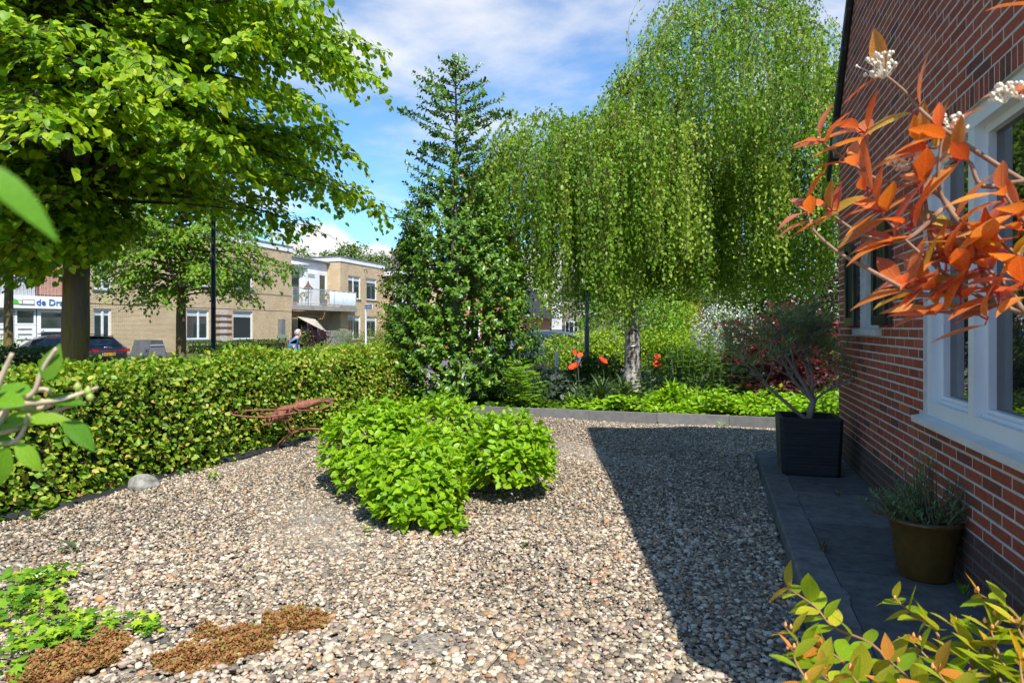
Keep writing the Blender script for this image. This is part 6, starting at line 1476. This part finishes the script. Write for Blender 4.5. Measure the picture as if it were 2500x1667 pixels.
def grow(p, d, L, r_, lev):
    n = 4; pts = [p]; cur = p; dd = d
    for i in range(n):
        dd = (dd + Vector((rnd.gauss(0,.16), rnd.gauss(0,.16), rnd.gauss(.05,.10)))).normalized(); cur = cur + dd*L/n; pts.append(cur)
    br.tube(pts, [r_*(1-.5*i/n) for i in range(n+1)], 6 if lev < 2 else 4, caps=False)
    if lev >= 3:
        for q in range(11):
            f = .2+.8*q/10; pt = pts[0].lerp(pts[-1], f); a = q*2.4
            PP.append(np.array(pt)); DD.append(np.array(dd)*.9+np.array([math.cos(a),math.sin(a),rnd.uniform(-.1,.5)])*.8); NN_.append(np.array([rnd.gauss(0,.4),rnd.gauss(0,.4)-.2,1]))
        return
    for i in range((4,4,4)[lev]):
        f = rnd.uniform(.45,1.0); k = min(n-1, int(f*n)); pt = pts[k].lerp(pts[k+1], f*n-k) if f < 1 else pts[-1]
        nd = (dd + Vector((rnd.gauss(0,.75), rnd.gauss(0,.6), rnd.gauss(.05,.45)))).normalized()
        grow(pt, nd, L*rnd.uniform(.5,.75), r_*.55, lev+1)
br.tube([(0,0,-.03),(.03,.0,.1),(.05,0,.2)], [.035,.028,.026], 8)
for d, L, r_ in ((Vector((-.25,.1,.9)),.62,.024),(Vector((.35,.0,.85)),.52,.02),(Vector((-.95,-.1,.5)),.66,.018),(Vector((.1,.3,.9)),.55,.018),(Vector((-.7,.2,.75)),.6,.018),(Vector((.7,-.1,.6)),.45,.014)):
    grow(Vector((.05,0,.19)) if d.z > .55 else Vector((.0,0,.02)), d.normalized(), L, r_, 0)
br.build('limbs', GBK, ot, smooth=True); P = np.array(PP)
foliage(ot, P, np.array(DD), np.array(NN_), .062*rng.uniform(.6,1.2,len(P)), T_NARROW, leafmat('leaf_planter_tree', [(.14,.20,.08),(.21,.28,.11),(.30,.37,.15)], gain=(1.1,1.1,1), trans=.3), name='crown')
ppt = Vector((2.14, 3.36, .1)); pot = thing('flower_pot', 'glazed brown flower pot on the terrace against the brick wall', 'pot', ppt)
GLZ = mat('brown_glaze', [(.075,.042,.008),(.12,.07,.014)], rough=.28, scale=30, spec=.5, bump=.1)
MB().lathe([(0,0),(.118,0),(.124,.01),(.150,.20),(.162,.275),(.172,.285),(.174,.298),(.166,.306),(.155,.300),(.150,.27),(0,.27)], 40).build('pot_body', GLZ, pot, smooth=True)
MB().lathe([(.1655,.3065),(.172,.300),(.170,.294)], 40).build('worn_rim', mat('worn_rim', [(.16,.13,.1),(.25,.21,.17)], rough=.6, scale=20), pot, smooth=True)
MB().lathe([(0,.268),(.149,.268),(.149,.2705),(0,.2705)], 24).build('soil', BSOIL, pot)
lv = thing('lavender', 'straggly grey green lavender growing in the brown glazed pot', 'plant', ppt+Vector((0,0,.272))); sm = MB(); PP, DD, NN_ = [], [], []
def sprig(dx, dy, h, k=1):
    r0 = Vector((rnd.gauss(0,.05), rnd.gauss(0,.05), 0)); e = r0 + Vector((dx,dy,h)); md_ = (r0+e)/2+Vector((dx*.15,dy*.15,-.02))
    sm.tube([r0, md_, e], [.004,.003,.0015], 4, caps=False)
    for f in np.linspace(.25,1,18):
        pt = r0.lerp(md_, f*2) if f < .5 else md_.lerp(e, f*2-1); a = rnd.uniform(0,6.28)
        PP.append(np.array(pt)); DD.append(np.array([math.cos(a)*.7,math.sin(a)*.7,.7])); NN_.append(np.array([-math.cos(a),-math.sin(a),.5]))
for i in range(80): a = rnd.uniform(0,6.28); q = rnd.uniform(.03,.17); sprig(q*math.cos(a), q*math.sin(a), rnd.uniform(.05,.17))
for i in range(26): sprig(rnd.gauss(-.02,.03), rnd.gauss(0,.03), rnd.uniform(.2,.36))
for i in range(34): sprig(rnd.uniform(.12,.24)*.9, rnd.gauss(-.12,.06), rnd.uniform(.10,.24))
for i in range(26): sprig(-rnd.uniform(.12,.24), rnd.gauss(0,.05), rnd.uniform(.06,.16))
sm.build('stems', TWIG, lv); P = np.array(PP); foliage(lv, P, np.array(DD), np.array(NN_), .034*rng.uniform(.6,1.2,len(P)), T_NARROW, leafmat('leaf_lavender', [(.11,.18,.07),(.15,.24,.09),(.20,.30,.12)], gain=(1,1.1,1), trans=.2), name='leaves')
def terrace_weed(s, t, n, size, m, label):
    p = Hs(s, t, .1); t_ = thing('weed', label, 'weed', p); a = rng.uniform(0,6.28,n); D = np.stack([np.cos(a)*.5,np.sin(a)*.5,rng.uniform(.6,1.4,n)],-1)
    foliage(t_, np.stack([rng.normal(0,.008,n),rng.normal(0,.008,n),np.zeros(n)],-1), D, np.stack([-np.cos(a),-np.sin(a),np.full(n,.4)],-1), size*rng.uniform(.6,1.2,n), T_NARROW, m, name='leaves')
terrace_weed(3.72,.605,24,.07,leafmat('leaf_dry', [(.22,.2,.12),(.3,.28,.17)], gain=(.7,.72,.7), trans=.2),'dry grey weed in the terrace joint beside the border'); terrace_weed(3.25,.06,16,.06,L_FRESH,'tiny green weed at the foot of the brown pot'); terrace_weed(5.1,.3,14,.05,MATS['leaf_dry'],'dry wisp in the slab joint before the planter')

# ------------------------------------------------------------------ photinia reaching in on the right
PHO = veinmat('leaf_photinia', [(.60,.13,.045),(.72,.23,.05),(.76,.32,.05),(.70,.20,.13),(.54,.40,.05)], gain=(1,1,1), trans=.40, rough=.3, spec=.5, tcol=(1.35,.95,.35))
PHS = mat('photinia_twig', [(.20,.11,.07),(.32,.2,.13)], rough=.7, scale=30); PHR = mat('red_petiole', [(.45,.03,.03),(.55,.06,.05)], rough=.5)
pho = thing('photinia', 'photinia with glossy orange red young leaves reaching in at the right', 'shrub', (1.35,.95,.1))
pbv = np.array((1.35,.95,.1))
def A3(px, py, Y): return np.array(at(px, py, Y))
tw = [[(2560,470,1.02),(2500,443,1.03),(2372,363,1.05),(2295,310,1.06),(2242,263,1.08),(2205,220,1.09),(2152,177,1.10)],
      [(2560,775,1.0),(2500,763,1.02),(2424,740,1.04),(2359,705,1.06),(2290,655,1.08),(2215,590,1.10),(2150,520,1.12)],
      [(2359,705,1.06),(2250,720,1.08),(2180,690,1.10),(2082,636,1.13),(2046,616,1.14),(1985,560,1.16),(1972,506,1.17)],
      [(2290,655,1.08),(2270,570,1.1),(2255,450,1.1),(2260,370,1.1)],[(2372,580,1.05),(2310,500,1.07),(2290,440,1.07),(2300,330,1.06)],
      [(2424,740,1.04),(2372,590,1.06),(2320,505,1.08),(2262,460,1.1),(2150,440,1.13),(2111,420,1.14),(2078,398,1.15),(2003,345,1.17)],
      [(2300,510,1.09),(2230,575,1.1),(2180,590,1.11),(2100,570,1.13),(2040,530,1.15)],[(2500,440,1.03),(2400,455,1.05),(2370,400,1.06),(2345,385,1.06)],
      [(2560,640,1.0),(2480,620,1.03),(2420,560,1.05)],[(2560,560,.98),(2500,540,1.0),(2450,470,1.0)],[(2424,740,1.04),(2350,760,1.05),(2290,762,1.06)],[(2500,763,1.02),(2450,690,1.03),(2400,650,1.04)],[(2111,420,1.14),(2118,360,1.14),(2113,325,1.14)]]
for q in tw:
    pts = crv([Vector(A3(*p)-pbv) for p in q], 4); n = len(pts); MB().tube(pts, [.0047*(1-.62*i/n) for i in range(n)], 6).build('twig', PHS, pho, smooth=True)
MB().tube([(0,0,-.12),(.02,.03,.6),(-.03,.0,1.1),Vector(A3(2560,775,1.0)-pbv)], [.018,.015,.012,.007], 8).build('stem', PHS, pho, smooth=True)
MB().tube([(-.03,0,1.1),(-.10,-.02,1.3),Vector(A3(2560,470,1.02)-pbv)], [.011,.009,.0066], 7).build('stem', PHS, pho, smooth=True)
PM = [leaf_mesh('leaf', np.zeros((1,3)), np.array([[0,1.,0]]), np.array([[0,0,1.]]), [1.0], curved(8, .150+.016*(i%3), .06+.07*(i%4), .35), v=np.array([i/9*.98]), smooth=True) for i in range(10)]
tips = [(2003,345,1.17,5),(2113,325,1.14,6),(2240,270,1.08,3),(2262,362,1.1,7),(2300,328,1.06,6),(1975,520,1.17,6),(2030,515,1.15,5),(2150,515,1.12,7),(2085,400,1.15,4),(2345,388,1.06,6),(2225,555,1.1,6),(2180,590,1.11,5),(2120,470,1.13,4),(2250,450,1.1,5),
        (2260,690,1.08,7),(2215,705,1.09,6),(2310,640,1.07,8),(2290,760,1.06,6),(2345,720,1.06,7),(2400,655,1.04,8),(2420,565,1.05,8),(2450,475,1.0,5),(2470,630,1.02,8),(2440,720,1.03,7),(2380,600,1.05,7),(2500,700,1.0,7),(2490,560,1.0,7),(2330,560,1.07,6),(2160,180,1.1,2),(2490,520,.99,4),(2350,660,1.05,6),(2410,780,1.04,4)]
PP, DD, NN_, SS = [], [], [], []; pet = MB()
for (px, py, Y, k) in tips:
    k = max(2, int(k*.8+.5))
    c = A3(px, py, Y); ax = unit(np.array([-.45+rnd.gauss(0,.2), .15, .55+rnd.gauss(0,.2)])); u = unit(np.cross(ax,[.3,.8,.2])); w_ = np.cross(ax,u); b0 = rnd.random()*6.28
    for i in range(k):
        a = b0+i*2.3998; rd = u*math.cos(a)+w_*math.sin(a); s = rnd.uniform(.060,.104)*(1.05-.04*i)
        d = rd*rnd.uniform(.8,1.1)+ax*rnd.uniform(.15,.7)+np.array([-.25,0,.0]); p = c+ax*.006*(i-k/2)+unit(d)*.010
        PP.append(p); DD.append(d); NN_.append(ax*.8-rd*.3+np.array([0,-.35,.55])+rng.normal(0,.2,3)); SS.append(s)
        pet.tube([Vector(c-pbv), Vector(p-pbv)], .0016, 4)
leaf_objs(pho, pbv, np.array(PP), np.array(DD), np.array(NN_), np.array(SS), PM, PHO); pet.build('petiole', PHR, pho, kind='stuff')
FLW = mat('cream_petal', [(.70,.62,.45),(.82,.78,.66)], rough=.7, scale=40)
for (px, py, Y, r_) in ((2145,158,1.1,.030),(2330,300,1.06,.022),(2200,398,1.12,.018),(2255,380,1.1,.016),(2480,215,1.0,.026),(2440,235,1.0,.014)):
    c = A3(px, py, Y)-pbv; fl = MB()
    for i in range(int(1300*r_)):
        d = rdir(1)[0]*np.array([1.25,.8,.75])*r_*rnd.uniform(.5,1); s = rnd.uniform(.0028,.0045)
        bm = bmesh.new(); bmesh.ops.create_icosphere(bm, subdivisions=1, radius=s); fl.add([Vector(c+d)+v.co for v in bm.verts], [tuple(q.index for q in f.verts) for f in bm.faces]); bm.free()
        fl.tube([Vector(c+np.array([.01,0,-r_*.8])), Vector(c+d)], .0006, 3, caps=False)
    fl.build('flower_cluster', FLW, pho)
MB().tube([Vector(A3(2600,300,.98)-pbv), Vector(A3(2545,262,.99)-pbv), Vector(A3(2480,225,1.0)-pbv)], [.003,.0025,.0015], 5).build('twig', PHR, pho)
for (px, py, Y, d) in ((2470,12,1.0,(-1,0,.1)),(2470,215,1.0,(-1,.1,.05))):
    leaf_objs(pho, pbv, A3(px+60,py+2,Y)[None], np.array([d]), np.array([[0,-.4,1.]]), np.array([.075]), PM, PHO)

# ------------------------------------------------------------------ hypericum in the bottom right corner
HYP = veinmat('leaf_hypericum', [(.17,.30,.012),(.24,.37,.015),(.32,.42,.02),(.40,.38,.03,.85),(.60,.25,.04,1.0)], gain=(1.15,1.1,1), trans=.42, rough=.4)
hyp = thing('hypericum', 'yellow green shrub with orange tips in the bottom right corner', 'shrub', (.95,1.15,0)); hbv = np.array((.95,1.15,0.))
HM = [leaf_mesh('leaf', np.zeros((1,3)), np.array([[0,1.,0]]), np.array([[0,0,1.]]), [1.0], curved(6, .26, .06+.05*(i%3), .18), v=np.array([v_]), smooth=True) for i, v_ in enumerate((.02,.15,.3,.42,.55,.66,.78,.2))]
HT = [leaf_mesh('leaf', np.zeros((1,3)), np.array([[0,1.,0]]), np.array([[0,0,1.]]), [1.0], curved(6, .24, .08, .2), v=np.array([v_]), smooth=True) for v_ in (.85,.93,1.0)]
RSTM = mat('red_stem', [(.26,.14,.05),(.36,.17,.07)], rough=.6, scale=20)
shoots = [[(2230,1760,1.25),(2150,1590,1.33),(2035,1530,1.40),(1990,1480,1.43),(1925,1436,1.46)],[(2330,1760,1.25),(2290,1550,1.34),(2235,1505,1.38),(2187,1462,1.41)],[(2520,1560,1.22),(2470,1490,1.28),(2440,1475,1.3),(2390,1450,1.34)],
          [(2100,1760,1.2),(2010,1640,1.28),(1960,1590,1.32),(1935,1545,1.35)],[(2060,1800,1.15),(1990,1690,1.2),(1945,1620,1.24),(1938,1590,1.27)],[(2400,1760,1.2),(2370,1600,1.28),(2330,1530,1.33)],[(2470,1780,1.15),(2440,1650,1.2),(2425,1590,1.24)],[(2180,1780,1.18),(2120,1680,1.24),(2040,1600,1.3),(2000,1580,1.32)],
          [(2300,1790,1.15),(2240,1680,1.2),(2170,1610,1.26)],[(2560,1640,1.15),(2500,1560,1.2),(2480,1520,1.23)],[(2220,1800,1.1),(2140,1720,1.14),(2080,1650,1.18)],[(2380,1800,1.1),(2330,1700,1.14),(2290,1640,1.18)],[(2540,1760,1.1),(2500,1680,1.12),(2490,1610,1.16)],[(2450,1800,1.08),(2400,1720,1.12),(2370,1660,1.16)],[(2350,1780,1.2),(2290,1640,1.28),(2230,1570,1.32)],[(2120,1800,1.15),(2060,1700,1.2),(2010,1650,1.24)],[(2260,1820,1.08),(2200,1740,1.12),(2180,1680,1.15)],[(2520,1720,1.15),(2450,1620,1.2),(2420,1540,1.25)],[(2000,1820,1.1),(1985,1740,1.14),(1960,1670,1.18)],[(2420,1700,1.2),(2400,1580,1.26),(2440,1510,1.28)]]
PP, DD, NN_, SS = [], [], [], []; TP = ([], [], [], [])
for q in shoots:
    pts = crv([Vector(A3(*p)-hbv) for p in q], 5); n = len(pts); lo = pts[0]; root = Vector((rnd.uniform(-.05,.05), rnd.uniform(-.05,.05), -.02))
    MB().tube([root, root.lerp(lo,.6)+Vector((0,0,.1))]+pts, [.006,.005]+[.0038*(1-.6*i/n) for i in range(n)], 5).build('stem', RSTM, hyp, smooth=True)
    L = sum((pts[i+1]-pts[i]).length for i in range(n-1)); k = max(4, int(L/.031))
    for i in range(k+1):
        f = i/k*(n-1); j_ = min(n-2, int(f)); p = np.array(pts[j_].lerp(pts[j_+1], f-j_)); tg = unit(np.array(pts[j_+1]-pts[j_]))
        u = unit(np.cross(tg,[.2,.9,.3])); w_ = np.cross(tg,u); a = i*1.57+rnd.uniform(-.3,.3); rd = u*math.cos(a)+w_*math.sin(a)
        for s_ in (1,-1):
            d = rd*s_+tg*.45; nn = np.array([rnd.gauss(0,.25),-.25,1])+tg*.3; tgt = TP if i >= k else (PP,DD,NN_,SS)
            for arr, x in zip(tgt, (p+hbv, d, nn, rnd.uniform(.055,.088)*(1 if i < k-1 else .75))): arr.append(x)
    e = pts[-1]; bd = MB()
    for i in range(2): o_ = Vector((rnd.gauss(0,.006),rnd.gauss(0,.006),rnd.uniform(.004,.016))); bd.lathe([(0,-.005),(.003,-.002),(.0036,.001),(.0015,.006),(0,.008)], 6, tuple(e+o_))
    bd.build('bud', mat('orange_bud', [(.75,.22,.06),(.85,.38,.15)], rough=.5, scale=60), hyp, smooth=True, kind='stuff')
leaf_objs(hyp, hbv, np.array(PP), np.array(DD), np.array(NN_), np.array(SS), HM, HYP); leaf_objs(hyp, hbv, *[np.array(x) for x in TP], HT, HYP)

# ------------------------------------------------------------------ close branch at the left edge, out of focus
NEAR = veinmat('leaf_near', [(.05,.18,.012),(.09,.24,.02),(.15,.32,.04)], trans=.4)
nrs = thing('overhanging_branch', 'out of focus leafy branch close to the camera at the left edge', 'branch', (-.62,.45,.0)); nbv = np.array((-.62,.45,0.))
NM = [leaf_mesh('leaf', np.zeros((1,3)), np.array([[0,1.,0]]), np.array([[0,0,1.]]), [1.0], curved(7, .22+.03*(i%2), .1+.06*i, .3), v=np.array([i/3]), smooth=True) for i in range(4)]
PALE = mat('pale_twig', [(.40,.31,.2),(.52,.42,.29)], rough=.8, scale=40)
for q in ([(-120,1150,.6),(-20,1060,.6),(30,985,.6),(80,960,.6),(105,900,.6),(138,850,.6)],[(-20,1060,.6),(25,985,.62),(100,950,.62),(125,960,.62)],[(25,985,.62),(90,998,.62),(145,978,.62)],[(60,985,.6),(150,975,.62),(240,945,.64)],[(-30,1000,.58),(0,930,.58),(30,862,.58)],[(-20,1060,.6),(40,1045,.6),(90,1020,.62),(200,980,.64)],[(-120,1150,.6),(-40,1090,.6),(40,1075,.6),(70,1010,.6)]):
    pts = crv([Vector(A3(*p)-nbv) for p in q], 5); n = len(pts); MB().tube(pts, [.0031*(1-.45*i/n) for i in range(n)], 6).build('twig', PALE, nrs, smooth=True)
MB().tube([(0,0,-.05),(-.08,.05,.6),Vector(A3(-120,1150,.6)-nbv)], [.009,.007,.004], 6).build('stem', PALE, nrs, smooth=True)
for (px, py, Y, d, nrm, s) in ((112,930,.6,(.25,.1,1),(.3,-1,.1),.036),(75,965,.6,(-.9,.1,.25),(0,-.5,1),.042),(60,990,.58,(-1,0,.2),(0,-.7,1),.045),(150,1020,.63,(.8,.2,-.9),(.6,-.6,.5),.045),(80,1030,.6,(.9,.1,.2),(0,-.7,.8),.03),(60,1050,.6,(-.9,.1,.15),(0,-.4,1),.04),(30,1075,.6,(-1,0,-.1),(0,-.6,.8),.04),(40,1080,.6,(.6,.1,-.8),(.3,-.7,.4),.035),(20,1090,.6,(-.3,0,-1),(.2,-1,.2),.04),(110,975,.62,(1,.2,-.1),(0,-.6,.8),.036),(-10,1040,.6,(.8,.1,.25),(0,-.6,.8),.05)):
    leaf_objs(nrs, nbv, A3(px,py,Y)[None], np.array([d],float), np.array([nrm],float), np.array([s]), NM, NEAR)
bd = MB()
for px, py in ((190,945),(215,955),(188,968),(220,970),(65,975),(78,972)): bd.lathe([(0,-.0045),(.0032,-.002),(.0036,.0015),(0,.006)], 8, tuple(A3(px,py,.63)-nbv))
bd.build('bud', mat('green_bud', [(.28,.36,.06),(.36,.44,.1)], rough=.5), nrs, smooth=True, kind='stuff')
bl = leaf_mesh('blade', np.zeros((1,3)), np.array([[0,1.,0]]), np.array([[0,0,1.]]), [1.0], curved(8,.15,.3,.15), v=np.array([.9]), smooth=True)
o = link('long_leaf', bl, leafmat('leaf_near_blade', [(.12,.32,.02),(.15,.36,.03)], gain=(1,1,1), trans=.45), nrs); f = frames(np.array([[.9,.25,-.72]]), np.array([[.45,-.75,.8]]))[0]*.034; p = A3(-75,385,.21)-nbv
o.matrix_local = Matrix(((f[0][0],f[0][1],f[0][2],p[0]),(f[1][0],f[1][1],f[1][2],p[1]),(f[2][0],f[2][1],f[2][2],p[2]),(0,0,0,1)))
MB().tube([(-.14,.0,1.2),Vector(p)], [.004,.0025], 5).build('twig', PALE, nrs)
